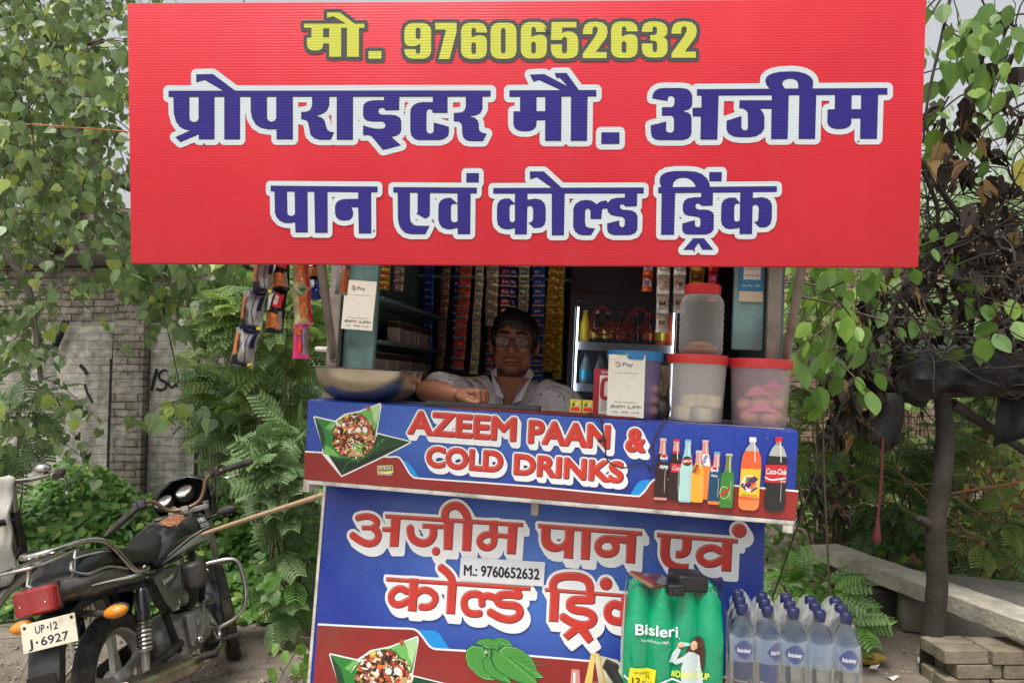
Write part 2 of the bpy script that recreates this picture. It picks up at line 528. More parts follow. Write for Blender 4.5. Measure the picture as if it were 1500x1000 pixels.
 def ptext(self,body,pa,pb,cappx,m,lev,bold=0.0,shear=0.0):
  A=self.uv([pa,pb,(pa[0],pa[1]-cappx)]);self.text(body,A[0],A[1],np.hypot(*(A[2]-A[0])),m,lev,bold,shear)
 def build(self,name,parent):return self.mb['p'].build(name,self.mats,parent,smooth=0)
class Glyphs:
 """collects polygons, strokes and words on an Art plane and gives their joint distance field"""
 def __init__(self,art):self.a=art;self.it=[]
 def P(self,pts,view=None,hole=False):self.it.append(('p',self.a.uv(pts,view),hole));return self
 def Pl(self,uvp,hole=False):self.it.append(('p',np.asarray(uvp,float),hole));return self
 def K(self,pts,hw,view=None,k=5,caps=False):self.it.append(('k',smooth_path(self.a.uv(pts,view),k),hw));return self
 def D(self,c,r,view=None):self.it.append(('d',self.a.uv([c],view)[0],r));return self
 def W(self,body,pa,pb,cappx,bold=0.0):
  A=self.a.uv([pa,pb,(pa[0],pa[1]-cappx)]);a,b=A[0],A[1];cap=np.hypot(*(A[2]-A[0]))
  V,F,E=text_tris(body);ex=b-a;w=np.hypot(*ex);ex=ex/w;ey=np.array([-ex[1],ex[0]])
  x0,x1=V[:,0].min(),V[:,0].max()
  Q=a+np.outer(bold+(V[:,0]-x0)*(w-2*bold)/(x1-x0),ex)+np.outer(bold+V[:,1]*(cap-2*bold)/.727,ey)
  self.it.append(('e',Q[[e[0]for e in E]],Q[[e[1]for e in E]],bold));return self
 def field(self,h=.0011,margin=.06):
  margin=max(margin,.05)
  pts=np.vstack([i[1].reshape(-1,2)for i in self.it]);lo=pts.min(0)-margin;hi=pts.max(0)+margin
  xs=np.arange(lo[0],hi[0],h);ys=np.arange(lo[1],hi[1],h);X,Y=np.meshgrid(xs,ys);Fd=np.full(X.shape,1.0)
  def sub(Q,mg):
   l=Q.min(0)-mg;u=Q.max(0)+mg
   j0,j1=np.searchsorted(xs,[l[0],u[0]]);i0,i1=np.searchsorted(ys,[l[1],u[1]]);return slice(i0,i1),slice(j0,j1)
  for it in self.it:
   if it[0]=='p' and not it[2]:
    s=sub(it[1],.03);Q=it[1];Fd[s]=np.minimum(Fd[s],sdf_edges(Q,np.roll(Q,-1,0),X[s],Y[s]))
   elif it[0]=='e':
    s=sub(it[1],.03);Fd[s]=np.minimum(Fd[s],sdf_edges(it[1],it[2],X[s],Y[s])-it[3])
   elif it[0]=='d':
    s=sub(it[1][None],.05+it[2]);Fd[s]=np.minimum(Fd[s],np.hypot(X[s]-it[1][0],Y[s]-it[1][1])-it[2])
   elif it[0]=='k':
    Q=it[1];hw=it[2];s=sub(Q,.035+hw);xx,yy=X[s],Y[s];d=np.full(xx.shape,1.0)
    for i in range(len(Q)-1):
     a,b=Q[i],Q[i+1];e=b-a;L_=np.hypot(*e);
     if L_<1e-9:continue
     ux=((xx-a[0])*e[0]+(yy-a[1])*e[1])/L_;vy=((yy-a[1])*e[0]-(xx-a[0])*e[1])/L_
     qx=np.abs(ux-L_/2)-L_/2;qy=np.abs(vy)-hw
     d=np.minimum(d,np.hypot(np.maximum(qx,0),np.maximum(qy,0))+np.minimum(np.maximum(qx,qy),0))
     if i>0:d=np.minimum(d,np.hypot(xx-a[0],yy-a[1])-hw)
    Fd[s]=np.minimum(Fd[s],d)
  for it in self.it:
   if it[0]=='p' and it[2]:
    s=sub(it[1],.03);Q=it[1];Fd[s]=np.maximum(Fd[s],-sdf_edges(Q,np.roll(Q,-1,0),X[s],Y[s]))
  self.g=(lo[0],lo[1],h);return Fd
 def paint(self,Fd,m,lev,tol=.00025):
  self.a.fill(contours(Fd,*self.g),m,lev)
def shift(Fd,dx,dy,h):
 """field moved by (dx,dy) metres"""
 ix,iy=int(round(dx/h)),int(round(dy/h));G=np.full(Fd.shape,1.0)
 s1=slice(max(0,iy),Fd.shape[0]+min(0,iy));s0=slice(max(0,-iy),Fd.shape[0]+min(0,-iy))
 t1=slice(max(0,ix),Fd.shape[1]+min(0,ix));t0=slice(max(0,-ix),Fd.shape[1]+min(0,-ix))
 G[s1,t1]=Fd[s0,t0];return G

# ------------------------------------------------------------------ ground
def ground():
 n=90;xs=np.linspace(-1,1,n);g=np.sign(xs)*np.abs(xs)**3.0*400
 X,Y=np.meshgrid(g,g+4.0)
 r=np.random.RandomState(3)
 Z=r.uniform(-.012,.012,X.shape)*(np.hypot(X,Y-4)<14)
 Z+=.10*np.clip((Y-5.2)/2,0,1)
 V=np.stack([X.ravel(),Y.ravel(),Z.ravel()],1)
 F=[(i*n+j,i*n+j+1,(i+1)*n+j+1,(i+1)*n+j)for i in range(n-1)for j in range(n-1)]
 m=mat("bare_earth",S(122,111,98),.95,var=.35,vscale=3.0,bump=.9,bscale=28,dirt=S(96,86,74),dscale=1.6,damt=.7)
 o=MB().add(V,F).build("ground",m,smooth=60);struct(o);return o
ground()
rd=MB();rd.box((0,-6.5,.012),(60,14.4,.05));struct(rd.build("bounce_slab",mat("pale_bounce_slab",S(186,178,166),.9,var=.15,vscale=2,bump=.4,bscale=40,dirt=S(140,130,116),dscale=1.2,damt=.5)))  # unseen pale slab added behind the viewer to bounce light into the kiosk
def gravel():
 r=np.random.RandomState(11);B=[];mi=[]
 base=np.array([(1,0,0),(0,1,0),(-1,0,0),(0,-1,0),(0,0,.7),(0,0,-.5)],float)
 F=[(0,1,4),(1,2,4),(2,3,4),(3,0,4)]
 for k in range(5200):
  if r.rand()<.62:x,y=r.uniform(-3.2,-.6),r.uniform(2.6,6.0)
  else:x,y=r.uniform(.7,3.6),r.uniform(2.8,6.2)
  s=r.uniform(.004,.013)*(2.2 if r.rand()<.03 else 1);a=r.uniform(0,6.28)
  Rm=np.array([[math.cos(a),-math.sin(a),0],[math.sin(a),math.cos(a),0],[0,0,1]])
  V=(base*r.uniform(.6,1.3,(6,1))*s)@Rm.T+(x,y,.004+.10*min(max((y-5.2)/2,0),1))
  for f in F:B.append(V[list(f)])
  mi+=[r.randint(3)]*4
 ms=[mat("pebble_grey",S(120,112,102),.9),mat("pebble_dark",S(84,76,66),.9),mat("pebble_pale",S(150,140,126),.9)]
 o=arrmesh("gravel",np.concatenate(B),3,ms,mi=mi);tag(o,"small grey and brown pebbles scattered over the bare earth","gravel",kind="stuff")
gravel()

# ------------------------------------------------------------------ brick walls
def brickmat(name,c1,c2,mortar,white=None,wamt=.0,wscale=.7,bh=.085):
 m=bpy.data.materials.new(name);m.use_nodes=True;N=m.node_tree.nodes;L=m.node_tree.links;b=N["Principled BSDF"]
 tc=N.new("ShaderNodeTexCoord");mp=N.new("ShaderNodeMapping");mp.inputs["Rotation"].default_value=(rad(90),0,0)
 nz=N.new("ShaderNodeTexNoise");nz.inputs["Scale"].default_value=5;nz.inputs["Detail"].default_value=3
 L.new(tc.outputs["Object"],nz.inputs["Vector"])
 sc=N.new("ShaderNodeVectorMath");sc.operation='MULTIPLY_ADD';sc.inputs[1].default_value=(.035,.035,.035)
 L.new(nz.outputs["Color"],sc.inputs[0])
 cx=N.new("ShaderNodeSeparateXYZ");L.new(tc.outputs["Object"],cx.inputs[0])
 cb=N.new("ShaderNodeCombineXYZ");L.new(cx.outputs[0],cb.inputs[0]);L.new(cx.outputs[2],cb.inputs[1])
 L.new(cb.outputs[0],sc.inputs[2])
 bt=N.new("ShaderNodeTexBrick");bt.inputs["Scale"].default_value=1.0;bt.inputs["Brick Width"].default_value=.235;bt.inputs["Row Height"].default_value=bh
 bt.inputs["Mortar Size"].default_value=.009;bt.inputs["Mortar Smooth"].default_value=.4;bt.inputs["Bias"].default_value=0
 bt.inputs["Color1"].default_value=(*c1,1);bt.inputs["Color2"].default_value=(*c2,1);bt.inputs["Mortar"].default_value=(*mortar,1)
 L.new(sc.outputs[0],bt.inputs["Vector"])
 col=bt.outputs["Color"]
 n2=N.new("ShaderNodeTexNoise");n2.inputs["Scale"].default_value=2.2;n2.inputs["Detail"].default_value=10;n2.inputs["Roughness"].default_value=.7
 L.new(tc.outputs["Object"],n2.inputs["Vector"])
 n4=N.new("ShaderNodeTexNoise");n4.inputs["Scale"].default_value=14;n4.inputs["Detail"].default_value=6
 L.new(tc.outputs["Object"],n4.inputs["Vector"])
 st=N.new("ShaderNodeMapRange");st.inputs[1].default_value=.35;st.inputs[2].default_value=.7;st.inputs[3].default_value=.62;st.inputs[4].default_value=1.2
 L.new(n4.outputs["Fac"],st.inputs[0])
 vm=N.new("ShaderNodeVectorMath");vm.operation='SCALE';L.new(col,vm.inputs[0]);L.new(st.outputs[0],vm.inputs["Scale"]);col=vm.outputs[0]
 bh_=bt.outputs["Fac"]
 if white is not None:
  mr=N.new("ShaderNodeMapRange");mr.inputs[1].default_value=.58-wamt*.4;mr.inputs[2].default_value=.66-wamt*.4
  L.new(n2.outputs["Fac"],mr.inputs[0])
  wv=N.new("ShaderNodeVectorMath");wv.operation='SCALE';wv.inputs[0].default_value=white;L.new(st.outputs[0],wv.inputs["Scale"])
  mx=N.new("ShaderNodeMix");mx.data_type='RGBA';L.new(mr.outputs[0],mx.inputs[0]);L.new(col,mx.inputs[6]);L.new(wv.outputs[0],mx.inputs[7]);col=mx.outputs[2]
 # rain streaks and grime of their own shape
 mp2=N.new("ShaderNodeMapping");mp2.inputs["Scale"].default_value=(5,5,.5);L.new(tc.outputs["Object"],mp2.inputs[0])
 n5=N.new("ShaderNodeTexNoise");n5.inputs["Scale"].default_value=1.2;n5.inputs["Detail"].default_value=8;L.new(mp2.outputs[0],n5.inputs["Vector"])
 m5=N.new("ShaderNodeMapRange");m5.inputs[1].default_value=.48;m5.inputs[2].default_value=.7;m5.inputs[3].default_value=0;m5.inputs[4].default_value=.5;L.new(n5.outputs["Fac"],m5.inputs[0])
 mx2=N.new("ShaderNodeMix");mx2.data_type='RGBA';L.new(m5.outputs[0],mx2.inputs[0]);L.new(col,mx2.inputs[6]);mx2.inputs[7].default_value=(*S(58,56,46),1)
 L.new(mx2.outputs[2],b.inputs["Base Color"]);b.inputs["Roughness"].default_value=.95
 hm=N.new("ShaderNodeMath");hm.operation='MULTIPLY_ADD';hm.inputs[1].default_value=-1.0;L.new(bh_,hm.inputs[0]);L.new(n4.outputs["Fac"],hm.inputs[2])
 bp=N.new("ShaderNodeBump");bp.inputs["Strength"].default_value=.9;bp.inputs["Distance"].default_value=.015;L.new(hm.outputs[0],bp.inputs["Height"]);L.new(bp.outputs[0],b.inputs["Normal"])
 return m
WB=brickmat("grimy_brick",S(152,145,133),S(128,117,104),S(84,78,70),white=S(162,157,147),wamt=.2,bh=.078)
WW=brickmat("whitewashed_brick",S(168,163,150),S(154,149,138),S(112,106,96),white=S(174,171,160),wamt=.7)
WR=brickmat("bare_red_brick",S(128,98,80),S(150,126,104),S(70,64,56),white=S(160,155,145),wamt=.05)
blk=mat("black_paint",S(30,30,32),.8,var=.4,vscale=9)
def walls():
 Y=8.0
 w=thing("brick_wall","old brick wall with whitewashed panels and dark pilasters behind the motorcycle","wall",(-4,Y,0))
 zt=at(100,392,Y)[2]
 def X(px,z=1.5):return(px-750)/FPX*Y
 a=MB();a.box((-7.4,Y+.14,zt/2),(17.6,.24,zt));a.build("masonry",WB,w)
 # whitewashed render panels standing proud between pilasters
 zl=0.0;zh=at(100,478,Y)[2]
 p=MB()
 for x0,x1,top in((-16,X(166),zh),(X(222),X(300),zh+.02),(X(338),1.2,zh-.1)):
  k=int(3+(x1-x0)*1.6);xs=np.linspace(x0,x1,k);r=np.random.RandomState(int(abs(x0)*10))
  for i in range(k-1):
   p.box(((xs[i]+xs[i+1])/2,Y-.002,(top+r.uniform(-.015,.015))/2),(xs[i+1]-xs[i],.06,top+r.uniform(-.02,.02)))
 p.build("whitewash_panel",WW,w)
 for x0,x1 in((X(176),X(220)),(X(302),X(336))):
  q=MB();q.box(((x0+x1)/2,Y-.05,zt/2-.05),(x1-x0,.2,zt-.1));q.build("pilaster",WB,w)
 for x in(X(171),X(297)):
  q=MB();q.box((x,Y-.055,zh*.42),(.065,.05,zh*.84));q.build("black_stripe",blk,w)
 c=MB();c.box((-7.4,Y+.12,zt+.07),(17.6,.42,.13));c.build("coping",mat("wet_concrete",S(66,62,55),.9,var=.4,vscale=4,bump=.5),w,bevel=.01)
 t=MB();t.box((-7.4,Y+.16,zt+.40),(17.6,.2,.52));t.build("upper_masonry",WB,w)
 # brush painted writing and marks
 fr=Frame((0,Y-.036,0),np.eye(3));A=Art(fr)
 def wall_l(pts,hw):A.stroke(np.array([A.uv([q])[0]for q in pts]),hw,blk,2)
 wall_l([(230,540),(226,556),(222,572)],.018)
 wall_l([(247,545),(240,542),(233,548),(235,556),(243,560),(243,567),(236,571),(229,569)],.014)
 wall_l([(256,552),(250,553),(247,561),(251,567),(257,562),(257,552),(259,566)],.012)
 wall_l([(270,545),(273,563)],.014);wall_l([(277,545),(279,563)],.012);wall_l([(268,550),(284,548)],.012)
 wall_l([(117,534),(123,540),(128,548)],.02);wall_l([(124,562),(128,575),(136,590)],.014)
 A.build("painted_marks",w)
 pl=MB();pl.tube([at(97,470,7.9),at(78,512,7.9)],.035,6);pl.build("broken_bracket",blk,w)
 # right hand wall
 Y2=9.4
 w2=thing("brick_wall","bare red brick wall half hidden by plants behind the tarpaulin shelter","wall",(5,Y2,0))
 z2=3.4
 a=MB();a.box((7.4,Y2+.15,z2/2),(12.6,.3,z2));a.build("masonry",WR,w2)
 for x in(2.2,5.1,8.0):q=MB();q.box((x,Y2-.03,z2/2),(.4,.1,z2-.04));q.build("pilaster",WR,w2)
 c=MB();c.box((7.4,Y2+.15,z2+.05),(12.8,.42,.1));c.build("coping",mat("wet_concrete",S(66,62,55)),w2,bevel=.01)
walls()

# ------------------------------------------------------------------ the kiosk
BLUE=S(32,62,150)
def printmat(name,c_mid,c_edge,cx,cz,rx,rz,rough=.32):
 """printed vinyl whose ink runs from one blue to another, as printed"""
 m=bpy.data.materials.new(name);m.use_nodes=True;N=m.node_tree.nodes;L=m.node_tree.links;b=N["Principled BSDF"]
 tc=N.new("ShaderNodeTexCoord");mp=N.new("ShaderNodeMapping")
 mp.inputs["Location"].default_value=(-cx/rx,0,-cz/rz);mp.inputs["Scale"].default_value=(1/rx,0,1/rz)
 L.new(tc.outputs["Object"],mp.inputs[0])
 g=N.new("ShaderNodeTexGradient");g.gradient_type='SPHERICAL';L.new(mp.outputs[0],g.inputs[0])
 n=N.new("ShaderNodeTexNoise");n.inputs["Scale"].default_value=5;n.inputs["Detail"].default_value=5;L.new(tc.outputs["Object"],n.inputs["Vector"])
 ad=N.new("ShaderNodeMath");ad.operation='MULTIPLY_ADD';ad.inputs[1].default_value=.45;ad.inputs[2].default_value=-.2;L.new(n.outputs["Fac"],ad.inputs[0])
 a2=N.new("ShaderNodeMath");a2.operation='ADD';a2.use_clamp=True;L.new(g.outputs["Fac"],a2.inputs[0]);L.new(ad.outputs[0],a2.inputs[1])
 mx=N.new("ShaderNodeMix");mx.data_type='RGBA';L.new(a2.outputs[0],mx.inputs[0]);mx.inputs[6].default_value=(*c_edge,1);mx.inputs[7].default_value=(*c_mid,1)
 # fine dust specks
 v=N.new("ShaderNodeTexNoise");v.inputs["Scale"].default_value=160;v.inputs["Detail"].default_value=2;L.new(tc.outputs["Object"],v.inputs["Vector"])
 vr=N.new("ShaderNodeMapRange");vr.inputs[1].default_value=.66;vr.inputs[2].default_value=.76;vr.inputs[4].default_value=.5;L.new(v.outputs["Fac"],vr.inputs[0])
 m2=N.new("ShaderNodeMix");m2.data_type='RGBA';L.new(vr.outputs[0],m2.inputs[0]);L.new(mx.outputs[2],m2.inputs[6]);m2.inputs[7].default_value=(*S(190,180,170),1)
 L.new(m2.outputs[2],b.inputs["Base Color"])
 n6=N.new("ShaderNodeTexNoise");n6.inputs["Scale"].default_value=11;n6.inputs["Detail"].default_value=6;L.new(tc.outputs["Object"],n6.inputs["Vector"])
 rr=N.new("ShaderNodeMapRange");rr.inputs[1].default_value=.35;rr.inputs[2].default_value=.65;rr.inputs[3].default_value=rough*.7;rr.inputs[4].default_value=rough*1.5;L.new(n6.outputs["Fac"],rr.inputs[0]);L.new(rr.outputs[0],b.inputs["Roughness"])
 bp=N.new("ShaderNodeBump");bp.inputs["Strength"].default_value=.12;bp.inputs["Distance"].default_value=.01;L.new(n6.outputs["Fac"],bp.inputs["Height"]);L.new(bp.outputs[0],b.inputs["Normal"])
 return m
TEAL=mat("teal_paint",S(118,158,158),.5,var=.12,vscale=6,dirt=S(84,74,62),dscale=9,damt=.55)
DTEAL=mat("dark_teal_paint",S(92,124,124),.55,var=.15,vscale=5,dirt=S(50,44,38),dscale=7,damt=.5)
GREY=mat("galvanised_post",S(140,132,124),.5,metal=.35,var=.2,vscale=12,dirt=S(96,70,52),dscale=10,damt=.6)
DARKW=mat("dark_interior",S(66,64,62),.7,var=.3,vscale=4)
DWHITE=mat("chipped_white_trim",S(205,200,190),.55,var=.1,vscale=10,dirt=S(90,78,62),dscale=14,damt=.8)
PAPER=mat("white_card",S(225,222,212),.55,var=.05,vscale=12)
INK=mat("black_ink",S(28,28,32),.5)
WHITEINK=mat("white_ink",S(228,230,232),.4,var=.04,vscale=30)
REDINK=mat("red_ink",S(196,52,42),.38,var=.05,vscale=30)
REDHI=mat("pale_red_ink",S(232,128,112),.35)
REDLO=mat("dark_red_ink",S(92,18,20),.4)
MAROON=mat("maroon_ink",S(140,36,32),.4,var=.12,vscale=7,dirt=S(112,62,50),dscale=5,damt=.5)
CYAN=mat("cyan_ink",S(20,140,214),.4)

kiosk=thing("paan_kiosk","small raised kiosk with blue printed counter front, teal side walls and open serving window","kiosk",KI.w((.64,.5,-1.51)))
def kbox(mb,lo,hi,fr=KI,mi=0):
 lo=np.array(lo,float);hi=np.array(hi,float);return mb.box(fr.w((lo+hi)/2),hi-lo,fr.R,mi)
W_,D_=1.30,1.22
a=MB();kbox(a,(.012,0.02,-.06),(1.31,.40,-.002));a.build("counter_top",mat("counter_steel",S(176,164,156),.5,metal=.2,var=.25,vscale=7,dirt=S(90,30,28),dscale=5,damt=.6),kiosk,bevel=.004)
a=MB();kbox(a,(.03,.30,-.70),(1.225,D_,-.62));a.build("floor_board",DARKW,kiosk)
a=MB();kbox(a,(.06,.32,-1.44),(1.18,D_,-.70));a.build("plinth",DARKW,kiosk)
for x0 in(-.022,W_):                                             # side walls
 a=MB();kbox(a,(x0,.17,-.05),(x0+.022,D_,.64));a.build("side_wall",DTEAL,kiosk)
for x0 in(.035,1.20):
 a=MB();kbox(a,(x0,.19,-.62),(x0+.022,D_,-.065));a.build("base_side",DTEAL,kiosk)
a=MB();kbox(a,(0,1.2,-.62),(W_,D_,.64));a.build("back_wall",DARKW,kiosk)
a=MB();kbox(a,(-.18,.02,.64),(W_+.18,D_+.1,.69));a.build("roof",mat("roof_sheet",S(96,92,88),.6,metal=.3,var=.3),kiosk)
for x,y in((0.0,.155),(W_-.015,.155)):
 a=MB();kbox(a,(x-.012,y-.02,-.05),(x+.024,y+.012,.64));a.build("post",GREY,kiosk,bevel=.003)
# teal returns beside the serving window
a=MB();kbox(a,(.026,.172,.07),(.125,.20,.64));a.build("front_panel",TEAL,kiosk,bevel=.003)
a=MB();kbox(a,(1.185,.172,.205),(1.268,.20,.64));a.build("front_panel",TEAL,kiosk,bevel=.003)
# shelves along the left wall, one ring shaped latch
for z in(.325,.19,.075):
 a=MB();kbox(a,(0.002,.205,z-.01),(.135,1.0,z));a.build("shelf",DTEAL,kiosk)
a=MB();P_=[KI.w((.086+.016*math.cos(t),.165,.05+.016*math.sin(t)))for t in np.linspace(0,2*math.pi,20,endpoint=False)]
a.tube(P_,.0065,8,closed=True);a.build("ring_latch",mat("white_enamel",S(215,215,210),.4),kiosk)
# struts holding the hanging sign
for A0,A1 in((at(468,372,1.86),at(489,526,2.22)),(at(1178,372,1.80),at(1152,522,2.06))):
 a=MB();a.tube([A0,A1],.012,10);a.build("sign_strut",GREY,kiosk)
a=MB();a.tube([at(464,511,2.24),at(481,512,2.2)],.008,8);a.ell(at(489,520,2.21),(.012,.012,.018));a.build("strut_bracket",DWHITE,kiosk)

# counter front: a shallow box whose printed face leans a little
BW,BH=1.335,.2276
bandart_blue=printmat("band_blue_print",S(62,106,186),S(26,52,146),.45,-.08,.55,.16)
def frame_box(fr,x0,x1,z0,z1,y0,y1,mb=None):
 mb=mb or MB();mb.box(fr.w(((x0+x1)/2,(y0+y1)/2,(z0+z1)/2)),(x1-x0,y1-y0,z1-z0),fr.R);return mb
def child_frame_obj(name,fr,m,mb_local,parent,bevel=0):
 o=mb_local.build(name,m,None,world=False,bevel=bevel)
 o.parent=parent;o.matrix_world=fr.mat();
 p=np.array(parent.location);mm=fr.mat();mm.translation=Vector(fr.o-p);o.matrix_parent_inverse=Matrix.Identity(4);o.matrix_basis=mm
 return o
lb=MB();lb.box((BW/2,.045,-BH/2),(BW,.09,BH))
band=child_frame_obj("counter_front",BAND,bandart_blue,lb,kiosk,bevel=.004)
a=frame_box(BAND,-.004,BW+.002,-BH-.013,-BH-.0005,.001,.3);a.build("ledge",DWHITE,kiosk,bevel=.002)
a=frame_box(BAND,-.004,.014,-BH-.036,-BH-.0135,.002,.28);a.build("ledge_bracket",DWHITE,kiosk)
a=frame_box(BAND,BW-.026,BW-.002,-BH-.033,-BH-.0135,.002,.28);a.build("ledge_bracket",DWHITE,kiosk)
a=frame_box(BAND,.655,.675,-BH-.05,-BH-.0135,.02,.06);a.build("ledge_bracket",GREY,kiosk)

# lower front panel
LW,LH=1.283,1.02
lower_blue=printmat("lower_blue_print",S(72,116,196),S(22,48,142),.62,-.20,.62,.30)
lb=MB();lb.box((LW/2,.012,-LH/2+.03),(LW,.024,LH+.06))
lowp=child_frame_obj("front_panel",LOWER,lower_blue,lb,kiosk,bevel=.002)
a=frame_box(LOWER,-.008,.0005,-LH,.02,-.003,.03);a.build("panel_edge",DWHITE,kiosk)

# ---- printed artwork shared helpers
GA=[mat("leaf_print_"+n,c,.4)for n,c in(("dark",S(24,66,34)),("mid",S(44,122,48)),("light",S(108,176,88)),("pale",S(170,206,150)),("deep",S(16,40,24)))]
MIX=[mat("mixture_print_"+n,c,.45)for n,c in(("brown",S(112,52,28)),("rust",S(170,84,48)),("cream",S(226,206,170)),("black",S(40,28,18)),("white",S(236,232,226)),("orange",S(224,112,44)),("red",S(198,40,40)),("green",S(120,182,70)),("yellow",S(226,194,40)),("tan",S(194,152,104)),("pink",S(216,80,130)))]
def paan(A,v,lev,seed):
 """folded betel leaf parcel with chopped filling; points in the band's own print layout"""
 q=lambda pts:A.uv(pts,v)
 back=[(150,220),(365,268),(470,195),(620,165),(835,85),(838,110),(790,390),(1150,480),(860,630),(435,830),(240,600),(245,530)]
 Aw=Glyphs(A).Pl(q(back));f=Aw.field(.0011,.02);Aw.paint(f-.0035,WHITEINK,lev)
 A.poly(q([(150,222),(365,270),(300,380),(270,500),(240,560)]),GA[1],lev+1)
 A.poly(q([(150,222),(232,330),(262,430),(255,520),(240,560)]),GA[0],lev+2)
 A.poly(q([(300,350),(365,290),(372,275),(330,268),(260,330)]),GA[2],lev+2)
 A.poly(q([(810,395),(1150,478),(860,628),(435,828),(290,610),(560,660),(760,520)]),GA[0],lev+1)
 A.poly(q([(1150,478),(860,628),(435,828),(330,665),(600,690),(880,560)]),GA[4],lev+2)
 A.stroke(q([(435,820),(500,690),(640,660),(780,560),(900,430)]),.0009,GA[1],lev+3)
 for k in range(6):A.stroke(q([(600+50*k,690-42*k),(620+50*k,625-36*k)]),.0008,GA[2],lev+3)
 A.poly(q([(245,520),(300,380),(400,250),(500,190),(625,165),(800,100),(836,85),(830,180),(795,360),(770,500),(690,600),(560,655),(420,650),(240,600)]),GA[1],lev+3)
 A.poly(q([(625,165),(835,85),(832,150),(800,300),(778,360),(740,290),(690,220),(640,180)]),GA[2],lev+4)
 A.poly(q([(740,125),(835,86),(830,170),(800,290),(770,250),(760,180)]),GA[3],lev+5)
 A.poly(q([(240,600),(270,510),(350,560),(420,640)]),GA[2],lev+4)
 A.stroke(q([(380,280),(470,205),(560,178),(640,170)]),.0011,GA[3],lev+5)
 A.poly(q([(395,270),(470,205),(580,180),(650,205),(730,290),(785,380),(782,440),(740,520),(660,590),(570,640),(450,620),(370,560),(340,480),(350,380)]),MIX[3],lev+5)
 r=np.random.RandomState(seed);wts=np.array([.22,.22,.14,.08,.09,.07,.05,.02,.02,.08,.01]);wts/=wts.sum()
 for k in range(420):
  while True:
   x,y=r.uniform(340,790),r.uniform(180,645)
   if((x-570)/222)**2+((y-415)/225)**2<1 and(y<560 or x>400):break
  L_=r.uniform(8,34);wd=r.uniform(4,11)if r.rand()<.8 else r.uniform(10,18);t=r.uniform(0,3.14)
  c,s=math.cos(t),math.sin(t);pts=[(x+c*L_*a_-s*wd*b_,y+s*L_*a_+c*wd*b_)for a_,b_ in((-1,-.3),(-.3,-1),(.6,-.8),(1,.2),(.2,1),(-.7,.7))]
  A.poly(q(pts),MIX[r.choice(11,p=wts)],lev+6+.01*k)
 for x,y,rx,ry,t,mi in((490,212,26,14,-.4,8),(585,512,24,22,0,7),(640,510,26,24,.5,7),(615,565,36,22,.1,7),(680,350,26,34,-.4,4),(610,350,26,28,.3,4),(555,600,40,30,.2,9),(440,590,20,22,0,10),(495,607,18,12,0,6),(400,565,16,14,0,8),(625,210,24,12,.4,6),(455,300,18,22,0,4),(520,370,16,20,0,4),(730,430,26,40,.6,9),(548,318,30,14,-.3,5),(500,562,20,12,-.2,8)):
  c,s=math.cos(t),math.sin(t)
  A.poly(q([(x+c*rx*math.cos(u)-s*ry*math.sin(u),y+s*rx*math.cos(u)+c*ry*math.sin(u))for u in np.linspace(0,6.28,11)[:-1]]),MIX[mi],lev+10.5)
 A.poly(q([(700,105),(728,95),(735,130),(715,160),(695,130)]),MIX[1],lev+6)

# ---- counter front print
A=Art(BAND,base=.0006)
A.step=.00018
top=[(447,661),(500,664),(560,668),(572,669),(582,668.5),(588,673),(594,683),(600,693),(606,698),(614,700),(700,706),(780,712),(860,719.5),(930,726),(938,724.5),(945,718),(953,706.5),(962,701),(985,702),(1073,710.5),(1169.5,719)]
A.ppoly([(446.3,661)]+top[1:]+[(1164.5,761),(446,701.5)],MAROON,1)
A.pstroke(top,.0022,WHITEINK,2,k=3)
A.ppoly([(586,672.5),(593,674),(599,678),(606,686),(613,698.5),(607,697.5),(601,692.5),(595,684)],CYAN,1.5)
A.ppoly([(923,724.5),(929,714),(935,706),(941,702.7),(953,702),(948,711),(941,721.5),(934,725.3)],CYAN,1.5)
paan(A,(440,580,7.144),3,5)
def emboss(G,out,sh,hi=True,levels=(20,22,24,23),h=.0009):
 f=G.field(h,.065)
 e=f-out
 w=np.minimum(e,np.minimum(shift(e,sh[0]*.5,sh[1]*.5,h),shift(e,sh[0],sh[1],h)))
 G.paint(w,WHITEINK,levels[0]);G.paint(f,REDLO,levels[1])
 G.paint(np.maximum(f+.0006,shift(f,-.0016,.0018,h)+.0006),REDINK,levels[2])
 if hi:
  a_=f+.0026;G.paint(np.maximum(a_,-(shift(f,.0011,-.0011,h)+.0028)),REDHI,levels[2]+2,tol=.0002)
G=Glyphs(A)
G.W("AZEEM",(597,636),(757,647.5),38,bold=.0050);G.W("PAAN",(773,649.5),(894,658.5),38,bold=.0050);G.W("&",(915,661.5),(946,664),39,bold=.0050)
emboss(G,.0042,(.007,-.0115))
G=Glyphs(A)
G.W("COLD",(624,684),(738,692.5),34,bold=.0047);G.W("DRINKS",(752,695),(914,708),34,bold=.0047)
emboss(G,.0042,(.0065,-.0105),levels=(28,30,32,31))
# printer's mark
def quadpts(a,b,c,d):return[a,b,c,d]
A.ppoly([(553.5,681.5),(576,680.5),(577,691),(571,693.5),(554,692)],mat("label_cream",S(232,222,150),.4),20)
A.ppoly([(555,682.5),(575,681.6),(576,689),(555,691)],GA[0],21)
A.ptext("IDEAL",(556.5,686.6),(575,686),4,WHITEINK,23,bold=.02);A.ptext("PRINTERS",(556,691),(574.5,690.2),3.2,mat("label_yellow",S(226,214,60),.4),23,bold=.01)
A.ptext("MUZAFFARNAGAR",(553.5,695),(576,695.6),2.6,WHITEINK,23)
